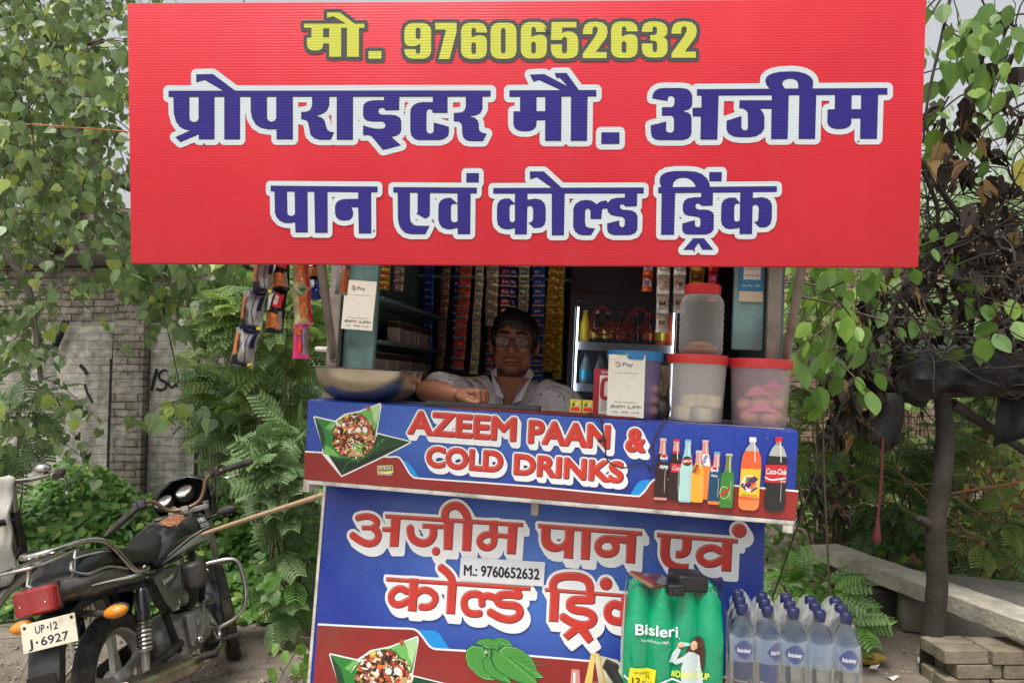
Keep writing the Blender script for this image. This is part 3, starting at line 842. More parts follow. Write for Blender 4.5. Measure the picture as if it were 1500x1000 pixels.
# printed bottles
def pm(n,c):return mat("print_"+n,c,.38)
def bottle_print(top,bot,prof,segs,lev,outline=None):
 """prof: (t, half width px) down the axis; segs: (t0,t1,material)"""
 top=np.array(top,float);bot=np.array(bot,float);d=bot-top;L_=np.hypot(*d);nx=np.array([-d[1],d[0]])/L_
 T=np.array([p[0]for p in prof]);Hw=np.array([p[1]for p in prof])
 def seg(t0,t1,m,s=1.0,lv=0):
  ts=np.unique(np.concatenate([[t0,t1],T[(T>t0)&(T<t1)]]));hw=np.interp(ts,T,Hw)*s
  A.ppoly([tuple(top+d*t+nx*w)for t,w in zip(ts,hw)]+[tuple(top+d*t-nx*w)for t,w in zip(ts[::-1],hw[::-1])],m,lev+lv)
 if outline:seg(0,1,outline,1.1,-.5)
 for k,sgm in enumerate(segs):seg(*sgm,1.0,.3*k)
 A.pstroke([tuple(top+d*t-nx*np.interp(t,T,Hw)*.38)for t in(.06,.2,.34)],.0009,WHITEINK,lev+3)
 A.pstroke([tuple(top+d*t-nx*np.interp(t,T,Hw)*.55)for t in(.5,.68,.86)],.0006,pm("soft_shine",S(190,180,175)),lev+3)
GL=[(0,4.6),(.06,4.4),(.08,4),(.22,5),(.35,7.6),(.5,9.6),(.7,9),(.85,9.8),(.97,9.4),(1,8)]
pinkg,cola,capw=pm("pink_glass",S(206,140,130)),pm("cola",S(44,24,24)),pm("cap_silver",S(200,186,184))
redb,blueb=pm("brand_red",S(196,34,44)),pm("brand_blue",S(30,70,160))
lv=36
bottle_print((971.5,641),(967,732),GL,[(0,.04,capw),(.04,.25,pinkg),(.25,1,cola),(.95,.99,pinkg)],lv)
A.disc(A.uv([(972.5,669.5)])[0],.0092,WHITEINK,lv+4,ry=.0105);A.ppoly([(968,668),(970,664.5),(975,664.5),(977.3,668),(973,670)],redb,lv+5);A.ppoly([(968,671),(972,672),(977.3,670.5),(975,675),(970,675)],blueb,lv+5)
A.ptext("PEPSI",(966,685),(978.5,686),5,WHITEINK,lv+5,bold=.03,shear=.2)
bottle_print((991,642),(987,730),GL,[(0,.04,redb),(.04,.2,pinkg),(.2,.24,redb),(.24,1,cola)],lv+5.5)
A.ppoly([(983,677),(998.5,679),(998,691.5),(982.5,690)],redb,lv+9.5);A.ptext("Coca",(985,687),(998,688.5),7,WHITEINK,lv+10,shear=.35)
lim=pm("lemon_glass",S(150,196,200))
bottle_print((1008,642.5),(1002.5,734),GL,[(0,.03,pm("cap_blue",S(100,150,190))),(.03,1,lim),(.3,.96,pm("lemon_drink",S(168,206,204)))],lv+11)
A.disc(A.uv([(1006.3,674)])[0],.0125,GA[0],lv+15);A.ppoly([(998.5,671.5),(1014.5,671),(1014.5,677),(998.5,677.5)],redb,lv+16);A.ptext("LIMCA",(1000,676),(1013.5,675.5),3.6,WHITEINK,lv+17,bold=.02)
org=pm("orange_drink",S(230,124,54))
bottle_print((1033,643.5),(1032,730),GL,[(0,.03,capw),(.03,.22,pinkg),(.22,1,org)],lv+17)
A.ppoly([(1028.5,663.5),(1038,664.5),(1039.5,682),(1028.5,680)],WHITEINK,lv+21);A.ptext("Fanta",(1031,680),(1036.5,666),6,blueb,lv+22,bold=.03)
GS=[(0,4.6),(.07,4.4),(.1,4.0),(.25,4.6),(.32,7),(.45,9),(.9,9.2),(.97,8.8),(1,7)]
yel=pm("mango_drink",S(232,164,48))
bottle_print((1023.5,658.5),(1020,734),GS,[(0,.05,capw),(.05,.25,pinkg),(.25,1,yel)],lv+23)
A.disc(A.uv([(1020.5,686)])[0],.008,pm("label_orange",S(224,110,40)),lv+27,ry=.0125);A.ptext("Slice",(1018,692),(1022.5,680),5,GA[0],lv+28,bold=.03)
bottle_print((1050,660),(1044.5,737),GS,[(0,.05,pm("cap_blue",S(100,150,190))),(.05,.28,pinkg),(.28,1,pm("blue_glass",S(20,66,98))),(.94,1,org)],lv+29)
A.disc(A.uv([(1046,686.5)])[0],.0092,WHITEINK,lv+33);A.ppoly([(1042,685),(1044,682),(1049,682.5),(1050.5,685.5),(1047,687)],redb,lv+34);A.ppoly([(1042,688),(1046,689),(1050.5,687.5),(1048,692),(1044,692)],blueb,lv+34);A.ptext("PEPSI",(1041,696),(1050,697.5),3,WHITEINK,lv+34,bold=.02)
grn=pm("green_glass",S(56,124,50))
bottle_print((1067.5,663),(1062,741.5),[(0,5),(.06,4.8),(.09,4),(.3,5),(.36,8),(.45,9.6),(.93,9.8),(.98,9.2),(1,7.5)],[(0,.04,pm("cap_beige",S(190,180,160))),(.04,.32,pm("olive_glass",S(110,120,60))),(.32,1,grn)],lv+35)
A.disc(A.uv([(1060.5,719.5)])[0],.0125,pm("lime_ring",S(176,206,110)),lv+39,ry=.0165);A.disc(A.uv([(1060.5,719.5)])[0],.0102,grn,lv+40,ry=.0142);A.ppoly([(1053,722),(1066,712.5),(1067.5,717),(1056,725)],redb,lv+41)
PB=[(0,4.8),(.06,5.2),(.065,4),(.1,4.2),(.16,9),(.27,13.6),(.42,15),(.7,14.4),(.85,15.6),(.95,14.4),(.98,12),(1,8)]
clr=pm("clear_plastic",S(168,172,166))
bottle_print((1102.5,639.5),(1095.5,746),PB,[(0,.065,WHITEINK),(.065,.19,clr),(.19,1,pm("orange_soda",S(222,92,48))),(.86,1,pm("orange_soda_pale",S(232,128,70)))],lv)
A.ppoly([(1085.5,685),(1114,686.5),(1111,728),(1081.5,725)],pm("label_gold",S(228,186,48)),lv+4)
A.disc(A.uv([(1097.5,707)])[0],.0185,WHITEINK,lv+5,ry=.0215);A.disc(A.uv([(1099,706)])[0],.0145,pm("label_orange",S(224,110,40)),lv+6,ry=.0165)
A.ptext("Fanta",(1091,716.5),(1109.5,700),9.5,pm("brand_navy",S(20,30,96)),lv+8,bold=.05);A.ppoly([(1093,696.5),(1099,701),(1096,703),(1092,701)],GA[1],lv+8)
A.ppoly([(1099,717),(1108,711.5),(1108.5,714),(1099.5,719.5)],pm("brand_navy",S(20,30,96)),lv+8);A.ptext("ORANGE",(1085,724.5),(1108,726.3),3,pm("label_text",S(110,96,30)),lv+8)
bottle_print((1140.5,639),(1133,748),PB,[(0,.07,redb),(.07,.11,pm("amber_neck",S(150,120,100))),(.11,.26,clr),(.26,1,pm("dark_cola",S(34,34,34)))],lv)
A.ppoly([(1120.5,679.5),(1152.5,680.5),(1150.5,706.5),(1119.3,705)],redb,lv+4)
A.ptext("Coca-Cola",(1121.5,693),(1151,694),8.5,WHITEINK,lv+5,bold=.015,shear=.3)
A.pstroke([(1120,697.5),(1128,701.5),(1140,700.5),(1150.5,699)],.0018,WHITEINK,lv+5);A.ptext("Free",(1142,705),(1149.5,705.5),4,WHITEINK,lv+5,shear=.3)
A.disc(A.uv([(1161.5,679)])[0],.0022,INK,lv);A.disc(A.uv([(1161.5,693)])[0],.0022,INK,lv)
A.build("printed_artwork",kiosk)

# ---- lower panel print
A=Art(LOWER,base=.0006);A.step=.00018
stripe=[(465.8,913.6),(520,916.5),(580,919.3),(604,920.3),(612,924),(620,933),(627,943),(634,948.5),(646,950.3),(700,953.5),(780,960),(861,967),(960,975.5),(1050,983),(1119.6,989)]
A.ppoly(stripe+[(1118.5,1130),(440,1130),(459,1000)],MAROON,1)
A.pstroke(stripe,.0027,WHITEINK,2,k=3)
A.ppoly([(609.6,921.2),(637.6,922.8),(644,927.6),(649.6,936.4),(658.4,949.4),(640,949),(630,946),(622,936),(614,926)],CYAN,1.5)
v7=(460,890,6.25)
# map the band layout of the parcel onto this one (similar print, slightly larger)
sc_=7.144*(835-150)/7.144/((945-150)/6.25);paan(A,(460+150/6.25-150/(sc_),890+425/6.25-222/sc_+.0,sc_),3,9)
# betel leaves
v8=(660,900,5.769)
def betel(pts,tip,lev,mats_=(1,2)):
 c=np.mean(np.array(pts,float),0);A.poly(A.uv([tuple(c+(np.array(p)-c)*1.05)for p in pts],v8),GA[4],lev-.2);A.poly(A.uv(pts,v8),GA[2 if lev%4 else 1],lev)
 c=np.mean(np.array(pts,float),0);b=np.array(pts[0],float);t=np.array(tip,float)
 inner=[tuple(c+(np.array(p)-c)*.93)for p in pts];A.poly(A.uv(inner,v8),mat("leaf_print_mid2",S(70,142,60),.4),lev+.4)
 A.stroke(A.uv([b,(b+t)/2,t],v8),.0011,GA[2],lev+1)
 for k in(.2,.35,.5,.65):
  p=b+(t-b)*k;dd=t-b;n_=np.array([-dd[1],dd[0]])
  for s in(-1,1):A.stroke(A.uv([p,p+n_*s*.16+dd*.13,p+n_*s*.24+dd*.3],v8),.0006,GA[1],lev+.9)
betel([(350,210),(420,190),(490,215),(530,270),(480,330),(380,300)],(520,268),3,(2,2))
betel([(280,260),(205,240),(240,205),(330,195),(420,235),(400,330),(330,320)],(420,320),4)
betel([(270,270),(185,258),(140,290),(128,350),(150,430),(230,510),(300,545),(370,550),(330,430)],(330,545),6)
betel([(290,285),(350,290),(320,340),(270,380),(290,460),(340,520),(430,560),(520,577),(450,470)],(500,575),8,(0,1))
betel([(410,300),(460,260),(560,275),(650,330),(705,400),(730,470),(788,530),(700,527),(600,500),(480,440)],(780,528),10)
betel([(415,310),(355,285),(345,370),(380,450),(460,510),(560,560),(640,577),(740,580),(720,530),(640,470),(520,370)],(730,575),12)
# rounded headline lettering with thick white edge
va,vb,vc,vd,ve,vf=(500,720,8.333),(630,720,8.333),(780,750,8.333),(940,750,8.333),(555,820,6.25),(770,820,7.143)
M1=.00198/8.333;M2=.00198/6.25;M3=.00192/7.143
G=Glyphs(A)
G.K([(205,318),(260,302),(335,298),(400,318),(440,362),(428,412),(385,437)],43*M1,va);G.K([(257,437),(400,437)],31*M1,va)
G.K([(400,440),(445,480),(458,540),(430,600),(370,628),(300,622),(215,580),(135,520)],47*M1,va);G.K([(512,455),(640,460)],31*M1,va)
G.P([(612,285),(735,285),(705,670),(592,668)],va);G.P([(565,752.2),(766.8,765),(766.8,771.6),(565,758.6)])
G.K([(992,412),(1262,425)],31*M1,va);G.K([(1128,430),(1128,520),(1090,590),(1030,622),(960,618),(890,580),(855,520),(846,433)],51*M1,va);G.D((1160,722),54*M1,va)
G.P([(175,340),(298,340),(278,708),(165,702)],vb);G.P([(405,330),(528,350),(505,725),(390,715)],vb)
G.K([(192,345),(188,270),(218,205),(285,168),(360,178),(420,232),(455,300),(466,370)],52*M1,vb)
G.P([(725,345),(832,345),(830,540),(800,640),(760,640),(722,500)],vb);G.K([(770,515),(690,520),(630,550),(608,605),(640,660),(700,680),(760,655),(785,600),(785,520)],44*M1,vb);G.K([(820,527),(960,542)],31*M1,vb);G.P([(955,365),(1078,375),(1050,765),(937,755)],vb)
G.P([(68,135),(1342,230),(1340,288),(68,190)],vc)
G.P([(108,160),(105,340),(120,400),(160,445),(215,475),(280,485),(340,475),(382,455),(380,555),(497,568),(515,175),(400,175),(395,310),(380,350),(345,380),(300,385),(258,370),(230,340),(222,290),(228,165)],vc)
G.P([(600,185),(720,195),(700,580),(587,572)],vc);G.K([(1170,340),(1050,326),(940,320),(865,328),(812,370),(800,425),(830,482),(890,505),(960,500),(1010,462),(1018,400),(985,350)],46*M1,vc)
G.P([(1150,235),(1275,245),(1253,625),(1135,615)],vc)
G.P([(185,245),(1175,322),(1172,380),(185,300)],vd)
G.P([(232,270),(222,500),(235,570),(270,630),(330,675),(410,700),(490,710),(568,708),(575,625),(480,620),(410,608),(365,580),(343,530),(343,460),(358,280)],vd)
G.P([(495,290),(490,420),(480,455),(455,465),(415,460),(408,555),(480,560),(545,540),(590,500),(608,440),(615,300)],vd)
G.P([(978,330),(1108,340),(1090,722),(968,715)],vd);G.K([(955,470),(890,437),(820,432),(750,455),(705,505),(712,565),(755,608),(820,628),(900,612),(1000,560)],45*M1,vd);G.D((1188,222),84*M1,vd)
emboss(G,.0078,(.0125,-.0175),levels=(20,22,24,23),h=.001)
G=Glyphs(A)
G.P([(72,150),(1393,235),(1390,278),(72,190)],ve);G.P([(285,160),(370,165),(352,468),(268,462)],ve)
G.K([(265,285),(215,258),(165,265),(122,310),(120,360),(150,395),(205,400),(300,355)],34*M2,ve);G.K([(340,310),(400,272),(460,275),(510,310),(522,355),(495,405),(445,425),(388,422)],34*M2,ve)
G.K([(568,60),(630,110),(670,165),(682,225)],37*M2,ve);G.P([(635,185),(722,192),(703,493),(618,487)],ve)
G.K([(950,345),(925,315),(880,304),(820,318),(786,365),(790,430),(825,475),(880,487),(930,482)],35*M2,ve);G.K([(948,405),(950,350),(985,322),(1030,328),(1085,350)],34*M2,ve)
G.P([(1235,225),(1315,232),(1308,345),(1230,340)],ve);G.K([(1300,322),(1200,310),(1120,315),(1088,348),(1105,388),(1160,405),(1240,410),(1288,440),(1292,490),(1250,528),(1190,538),(1110,520),(1012,466)],37*M2,ve)
G.P([(203,283),(1140,355),(1135,395),(203,325)],vf);G.K([(296,320),(288,250),(320,195),(390,168),(480,163),(570,172),(640,207),(672,262),(674,330),(684,400)],45*M3,vf)
G.P([(258,300),(360,305),(345,643),(243,637)],vf);G.P([(640,330),(735,335),(728,450),(640,440)],vf)
G.K([(700,415),(600,410),(510,412),(466,442),(472,490),(530,518),(620,530),(690,562),(712,612),(680,658),(610,675),(520,658),(440,620),(390,585)],45*M3,vf)
G.P([(505,670),(570,740),(445,838),(387,775)],vf);G.P([(560,680),(640,690),(718,825),(655,872),(545,740)],vf);G.D((842,242),68*M3,vf)
G.K([(1000,480),(930,455),(870,490),(858,560),(900,620),(1000,640)],45*M3,vf);G.P([(1000,370),(1095,378),(1075,690),(980,682)],vf);G.K([(1080,470),(1150,450),(1210,500),(1210,570),(1150,610),(1100,605)],45*M3,vf)
emboss(G,.0078,(.0125,-.0175),levels=(28,30,32,31),h=.001)
# pasted strip with the phone number
A.ppoly([(676,814.5),(799,822),(796.8,857.5),(673.6,849)],mat("pasted_paper",S(214,216,220),.6,var=.06,vscale=20),46)
G=Glyphs(A);G.W("M.: 9760652632",(680,841.5),(791,848),17,bold=.0012);G.paint(G.field(.0006,.02),INK,48)
# neck of a printed bottle near the bottom edge
A.ppoly([(838,979),(849,980),(849,983),(852,1040),(832,1040),(837,983)],pm("pink_glass",S(206,140,130)),3);A.ppoly([(840,984),(843,984),(842,1040),(838,1040)],WHITEINK,4)
A.build("printed_artwork",kiosk)

# ------------------------------------------------------------------ the hanging flex sign
SW,SH=1.8889,.6232
def flexmat():
 m=bpy.data.materials.new("red_flex_banner");m.use_nodes=True;N=m.node_tree.nodes;L=m.node_tree.links;b=N["Principled BSDF"]
 tc=N.new("ShaderNodeTexCoord")
 n=N.new("ShaderNodeTexNoise");n.inputs["Scale"].default_value=2.5;n.inputs["Detail"].default_value=5;L.new(tc.outputs["Object"],n.inputs["Vector"])
 mr=N.new("ShaderNodeMapRange");mr.inputs[1].default_value=.3;mr.inputs[2].default_value=.7;L.new(n.outputs["Fac"],mr.inputs[0])
 mx=N.new("ShaderNodeMix");mx.data_type='RGBA';L.new(mr.outputs[0],mx.inputs[0]);mx.inputs[6].default_value=(*S(188,30,44),1);mx.inputs[7].default_value=(*S(200,36,50),1)
 mp=N.new("ShaderNodeMapping");mp.inputs["Scale"].default_value=(7,1,.7);L.new(tc.outputs["Object"],mp.inputs[0])
 n2=N.new("ShaderNodeTexNoise");n2.inputs["Scale"].default_value=2.2;n2.inputs["Detail"].default_value=7;L.new(mp.outputs[0],n2.inputs["Vector"])
 m2=N.new("ShaderNodeMapRange");m2.inputs[1].default_value=.5;m2.inputs[2].default_value=.75;m2.inputs[4].default_value=.05;L.new(n2.outputs["Fac"],m2.inputs[0])
 mz=N.new("ShaderNodeMix");mz.data_type='RGBA';L.new(m2.outputs[0],mz.inputs[0]);L.new(mx.outputs[2],mz.inputs[6]);mz.inputs[7].default_value=(*S(176,110,106),1)
 L.new(mz.outputs[2],b.inputs["Base Color"])
 b.inputs["Roughness"].default_value=.42;b.inputs["Specular IOR Level"].default_value=.4
 return m
def ribs(m,amt=.13):
 """fine horizontal ribs of the flex fabric"""
 N=m.node_tree.nodes;L=m.node_tree.links;b=N["Principled BSDF"]
 tc=N.new("ShaderNodeTexCoord");w=N.new("ShaderNodeTexWave");w.wave_type='BANDS';w.bands_direction='Z';w.inputs["Scale"].default_value=47;w.inputs["Distortion"].default_value=.6;w.inputs["Detail"].default_value=1;w.inputs["Detail Scale"].default_value=.3
 mp=N.new("ShaderNodeMapping");mp.inputs["Scale"].default_value=(.25,1,1);L.new(tc.outputs["Object"],mp.inputs[0]);L.new(mp.outputs[0],w.inputs["Vector"])
 n=N.new("ShaderNodeTexNoise");n.inputs["Scale"].default_value=3.2;n.inputs["Detail"].default_value=3;L.new(tc.outputs["Object"],n.inputs["Vector"])
 mr=N.new("ShaderNodeMapRange");mr.inputs[1].default_value=.38;mr.inputs[2].default_value=.66;mr.inputs[3].default_value=.25;mr.inputs[4].default_value=1.3;L.new(n.outputs["Fac"],mr.inputs[0])
 mu=N.new("ShaderNodeMath");mu.operation='MULTIPLY';L.new(w.outputs["Fac"],mu.inputs[0]);L.new(mr.outputs[0],mu.inputs[1])
 n2=N.new("ShaderNodeTexNoise");n2.inputs["Scale"].default_value=1.6;n2.inputs["Detail"].default_value=2;L.new(tc.outputs["Object"],n2.inputs["Vector"])
 ad=N.new("ShaderNodeMath");ad.operation='MULTIPLY_ADD';ad.inputs[1].default_value=40.0;L.new(n2.outputs["Fac"],ad.inputs[0]);L.new(mu.outputs[0],ad.inputs[2])
 bp=N.new("ShaderNodeBump");bp.inputs["Strength"].default_value=amt;bp.inputs["Distance"].default_value=.0035;L.new(ad.outputs[0],bp.inputs["Height"]);L.new(bp.outputs[0],b.inputs["Normal"])
 return m
sign=thing("shop_sign","large red flex banner with yellow phone number and purple Hindi lettering over the kiosk","sign",SIGN.w((SW/2,0,-SH)))
lb=MB();nx_,nz_=64,22
V=[];F=[]
for j in range(nz_+1):
 for i in range(nx_+1):V.append((SW*i/nx_,0,-SH*j/nz_))
for j in range(nz_):
 for i in range(nx_):q0=j*(nx_+1)+i;F.append((q0,q0+1,q0+nx_+2,q0+nx_+1))
lb.box((SW/2,.014,-SH/2),(SW,.028,SH))
child_frame_obj("banner",SIGN,ribs(flexmat()),lb,sign,bevel=.004)
for x in(.12,SW/2,SW-.12):frame_box(SIGN,x-.012,x+.012,-SH+.02,-.02,.029,.052).build("back_rail",GREY,sign)
YEL=ribs(mat("yellow_ink",S(186,190,66),.42));DG=ribs(mat("charcoal_ink",S(62,64,66),.42));PUR=ribs(mat("purple_ink",S(40,30,116),.45,spec=.3));SILV=ribs(mat("silver_white_ink",S(188,198,204),.4));EDGE=mat("edge_ink",S(38,34,52),.45)
A=Art(SIGN,base=.0006);A.step=.0004
z1,z2=(440,15,5.0),(740,15,5.0)
G=Glyphs(A)
G.P([(28,103),(470,103),(470,133),(28,133)],z1);G.P([(83,120),(83,205),(50,205),(50,265),(60,285),(80,297),(110,300),(145,295),(163,280),(168,260),(168,247),(213,247),(213,345),(300,345),(300,120)],z1);G.P([(168,137),(213,137),(213,203),(168,203)],z1,hole=True)
G.P([(343,120),(430,120),(430,345),(343,345)],z1);G.P([(197,20),(290,20),(405,108),(345,108),(243,48),(197,60)],z1);G.P([(500,303),(595,303),(595,360),(500,360)],z1)
d6=[(0,60),(8,28),(30,8),(60,0),(130,0),(162,8),(183,30),(190,60),(190,73),(110,73),(110,52),(103,40),(92,37),(82,41),(77,55),(77,112),(108,97),(140,92),(168,98),(184,112),(190,132),(190,210),(182,240),(162,259),(130,267),(60,267),(30,259),(8,238),(0,210)]
h6=[(76,158),(82,148),(93,145),(104,149),(110,160),(110,218),(104,229),(93,232),(82,228),(76,218)]
d0=d6[:6]+[(183,30),(190,60),(190,210),(182,240),(162,259),(130,267),(60,267),(30,259),(8,238),(0,210)]
h0=[(76,55),(82,43),(93,39),(104,43),(110,55),(110,213),(104,224),(93,228),(82,224),(76,213)]
d7=[(0,0),(157,0),(157,65),(105,265),(25,265),(80,50),(0,50)]
d5=[(5,0),(187,0),(187,42),(82,42),(82,84),(100,72),(130,68),(165,75),(188,94),(200,125),(200,215),(190,243),(165,260),(130,267),(70,267),(35,262),(10,240),(0,205),(0,163),(80,163),(80,215),(88,228),(100,230),(112,226),(118,212),(118,122),(108,110),(96,110),(82,120),(80,132),(0,132)]
d2=[(0,92),(2,60),(15,25),(45,5),(95,0),(145,8),(175,35),(182,75),(172,118),(95,223),(175,223),(175,268),(0,268),(0,236),(90,110),(108,75),(110,52),(103,40),(90,37),(77,42),(71,58),(70,92)]
d3=[(0,78),(2,45),(20,15),(55,2),(95,0),(140,5),(172,22),(187,50),(185,90),(175,108),(155,117),(178,128),(188,150),(188,210),(178,243),(150,262),(95,267),(40,262),(12,243),(0,210),(0,162),(78,162),(80,215),(88,225),(97,227),(107,223),(112,205),(112,165),(105,148),(90,143),(62,142),(62,102),(95,100),(110,88),(112,55),(105,42),(95,38),(83,42),(78,55),(78,78)]
def dig(D_,x,y,sx,sy,v,hole=False):G.P([(x+p[0]*sx,y+p[1]*sy)for p in D_],v,hole)
d9=[(190-x,267-y)for x,y in d6];h9=[(190-x,267-y)for x,y in h6]
dig(d9,763,97,1.03,.985,z1);dig(h9,763,97,1.03,.985,z1,True);dig(d7,988,96,1,1,z1);dig(d6,1177,95,1,.99,z1);dig(h6,1177,95,1,.99,z1,True)
dig(d0,1393,95,1,.99,z1);dig(h0,1393,95,1,.99,z1,True)
dig(d6,115,90,1,1,z2);dig(h6,115,90,1,1,z2,True);dig(d5,335,90,1,1,z2);dig(d2,568,87,1,1,z2);dig(d6,775,86,1.02,1,z2);dig(h6,775,86,1.02,1,z2,True);dig(d3,1000,85,1,1,z2);dig(d2,1217,84,1.02,1,z2)
f=G.field(.0011);G.paint(f-.0088,DG,1);G.paint(f,YEL,3)
A.ppoly([(797,40),(803,47),(808,49),(802,50),(799,46)],INK,5)
V1=(180,0,3.75);VB=(520,120,7.5);VC=(730,90,7.145);VD=(940,90,7.5);VE=(1120,90,7.5);VF=(390,250,8.333);VG=(570,240,8.333);VH=(720,240,6.522);VI=(950,240,7.145)
def row(G,outset,lev):
 f=G.field(.0011,.06);G.paint(f-outset,SILV,lev);G.paint(f,EDGE,lev+1);G.paint(f+.0016,PUR,lev+2)
G=Glyphs(A)
G.P([(247.2,133.3),(718.9,133),(718.9,142.3),(247.2,142.7)])
G.P([(278,520),(367,520),(367,650),(373,665),(390,672),(408,668),(417,652),(417,520),(505,520),(505,768),(418,768),(418,740),(318,783),(288,755),(370,718),(340,713),(312,697),(293,670),(281,625)],V1)
G.P([(558,515),(645,515),(645,768),(558,768)],V1);G.P([(404,410),(495,408),(625,505),(560,505),(452,442),(404,455)],V1)
G.P([(703,520),(793,520),(793,650),(800,664),(817,670),(835,664),(843,650),(843,520),(935,520),(935,768),(845,768),(845,712),(800,713),(760,705),(730,685),(710,650),(703,610)],V1)
G.P([(1040,520),(1135,520),(1135,580),(1122,610),(1100,627),(1065,637),(1095,648),(1110,665),(1117,695),(1125,716),(1140,725),(1162,728),(1143,770),(1080,770),(1050,760),(1030,740),(1024,700),(1015,668),(1000,660),(980,657),(980,617),(1010,615),(1030,605),(1040,580)],V1)
G.P([(1175,515),(1265,515),(1265,770),(1175,770)],V1)
G.P([(320,130),(320,203),(250,203),(180,207),(130,222),(100,247),(90,280),(90,380),(105,410),(140,432),(190,440),(300,440),(325,455),(337,480),(327,505),(300,516),(230,516),(160,503),(90,478),(90,590),(150,588),(185,603),(310,752),(508,700),(405,608),(460,595),(495,570),(510,535),(510,430),(495,395),(450,370),(390,362),(290,362),(268,350),(258,325),(265,300),(290,288),(315,292),(340,318),(487,315),(490,130)],VB)
G.P([(855,130),(855,225),(750,225),(690,232),(640,260),(612,300),(608,350),(608,545),(620,595),(655,630),(700,643),(930,643),(985,628),(1022,598),(1033,560),(1033,495),(865,447),(865,540),(855,562),(828,572),(800,562),(787,540),(787,335),(797,312),(822,302),(845,312),(857,345),(1018,345),(1018,130)],VB)
G.P([(1218,130),(1218,270),(1205,315),(1170,338),(1085,345),(1085,438),(1140,440),(1165,458),(1175,490),(1178,570),(1190,615),(1220,643),(1265,655),(1408,655),(1450,570),(1400,562),(1372,545),(1362,510),(1362,460),(1345,420),(1310,393),(1255,383),(1330,372),(1380,345),(1402,300),(1402,130)],VB)
G.P([(115,305),(1025,302),(1025,372),(115,376)],VC)
G.P([(227,330),(227,525),(157,525),(157,650),(165,690),(190,718),(230,733),(280,737),(330,732),(372,715),(395,685),(400,650),(400,620),(490,620),(488,835),(658,835),(662,330)],VC);G.P([(400,378),(490,378),(490,523),(400,523)],VC,True)
G.P([(760,330),(935,330),(928,835),(757,835)],VC);G.P([(330,142),(480,136),(722,262),(760,320),(660,320),(648,302),(425,198),(368,218)],VC);G.P([(587,125),(713,123),(848,310),(700,320),(680,262),(722,262),(640,173),(612,182)],VC);G.P([(1078,743),(1267,743),(1267,867),(1076,868)],VC)
G.P([(115,410),(120,365),(145,325),(190,300),(250,295),(430,295),(490,303),(530,328),(553,370),(555,470),(545,505),(515,533),(452,550),(510,565),(538,590),(547,625),(547,780),(535,825),(500,855),(445,868),(200,868),(150,862),(115,835),(100,790),(98,705),(268,662),(268,765),(285,778),(312,786),(335,780),(352,760),(352,635),(342,610),(320,600),(220,602),(220,507),(325,505),(348,492),(358,465),(358,410),(345,390),(320,383),(297,390),(287,405),(285,440)],VD)
G.P([(655,330),(655,510),(557,512),(557,607),(648,610),(642,862),(830,862),(845,330)],VD);G.P([(1020.7,131.1),(1299.6,129.3),(1299.6,139.3),(1020.7,140.8)])
G.P([(1440,430),(1072,430),(1070,520),(1110,522),(1145,540),(1163,570),(1165,735),(1155,755),(1130,760),(1105,750),(1095,730),(1095,600),(930,655),(930,755),(955,800),(1010,828),(1090,838),(1180,837),(1260,825),(1315,790),(1345,745),(1348,620),(1335,570),(1300,525),(1440,525)],VD)
G.P([(78,330),(68,857),(252,857),(265,330)],VE);G.P([(380,330),(370,855),(553,855),(567,330)],VE)
G.P([(75,320),(50,300),(20,265),(6,220),(12,185),(40,155),(90,132),(170,117),(290,112),(370,117),(440,135),(495,165),(525,200),(533,240),(525,298),(520,320),(367,320),(367,250),(355,220),(325,200),(280,194),(230,202),(200,222),(193,250),(205,280),(222,298),(225,320)],VE)
G.P([(772,330),(768,527),(690,530),(685,665),(695,700),(725,730),(775,745),(830,747),(885,740),(930,718),(950,685),(953,630),(1050,632),(1045,855),(1232,855),(1247,330)],VE);G.P([(955,375),(1057,375),(1055,527),(952,527)],VE,True)
row(G,.0128,1)
G=Glyphs(A)
G.P([(58,185),(1363,195),(1363,270),(58,257)],VF);G.P([(105,230),(110,520),(130,570),(170,615),(225,640),(290,645),(355,632),(360,757),(513,757),(508,230),(350,230),(355,520),(345,545),(310,555),(275,545),(263,520),(258,230)],VF);G.P([(590,230),(600,762),(755,762),(752,230)],VF)
G.P([(1125,240),(1125,347),(980,347),(915,355),(865,385),(843,430),(843,530),(860,575),(900,605),(960,615),(1020,605),(1055,575),(1065,535),(1062,490),(1042,452),(1125,452),(1133,770),(1287,770),(1285,240)],VF)
G.P([(52,287),(1075,292),(1072,367),(52,355)],VG);G.P([(105,330),(110,680),(120,740),(150,800),(200,845),(270,862),(445,862),(497,758),(350,757),(300,745),(265,705),(257,650),(257,330)],VG);G.P([(350,330),(350,590),(333,610),(440,672),(480,655),(500,625),(502,330)],VG)
G.P([(835,330),(838,862),(992,862),(997,330)],VG);G.P([(845,495),(835,485),(755,415),(690,420),(635,445),(607,490),(602,560),(602,680),(615,735),(650,780),(700,800),(760,803),(845,783),(838,690),(825,708),(795,717),(768,705),(757,680),(757,520),(768,500),(790,492)],VG);G.P([(943,115),(1097,115),(1097,232),(943,232)],VG)
G.P([(17,232),(1453,228),(1453,287),(17,288)],VH);G.P([(367,75),(500,75),(675,235),(580,235),(433,132),(367,152)],VH);G.P([(223,260),(223,677),(338,677),(345,260)],VH)
G.P([(228,392),(223,382),(175,333),(120,333),(80,350),(57,385),(52,430),(52,540),(62,585),(95,617),(145,630),(228,616),(223,535),(215,555),(195,560),(178,548),(173,530),(173,415),(182,395),(205,390)],VH);G.P([(338,345),(420,333),(470,345),(505,375),(518,420),(518,540),(505,585),(470,612),(405,617),(350,562),(375,560),(393,540),(397,510),(397,440),(388,412),(368,403),(338,415)],VH)
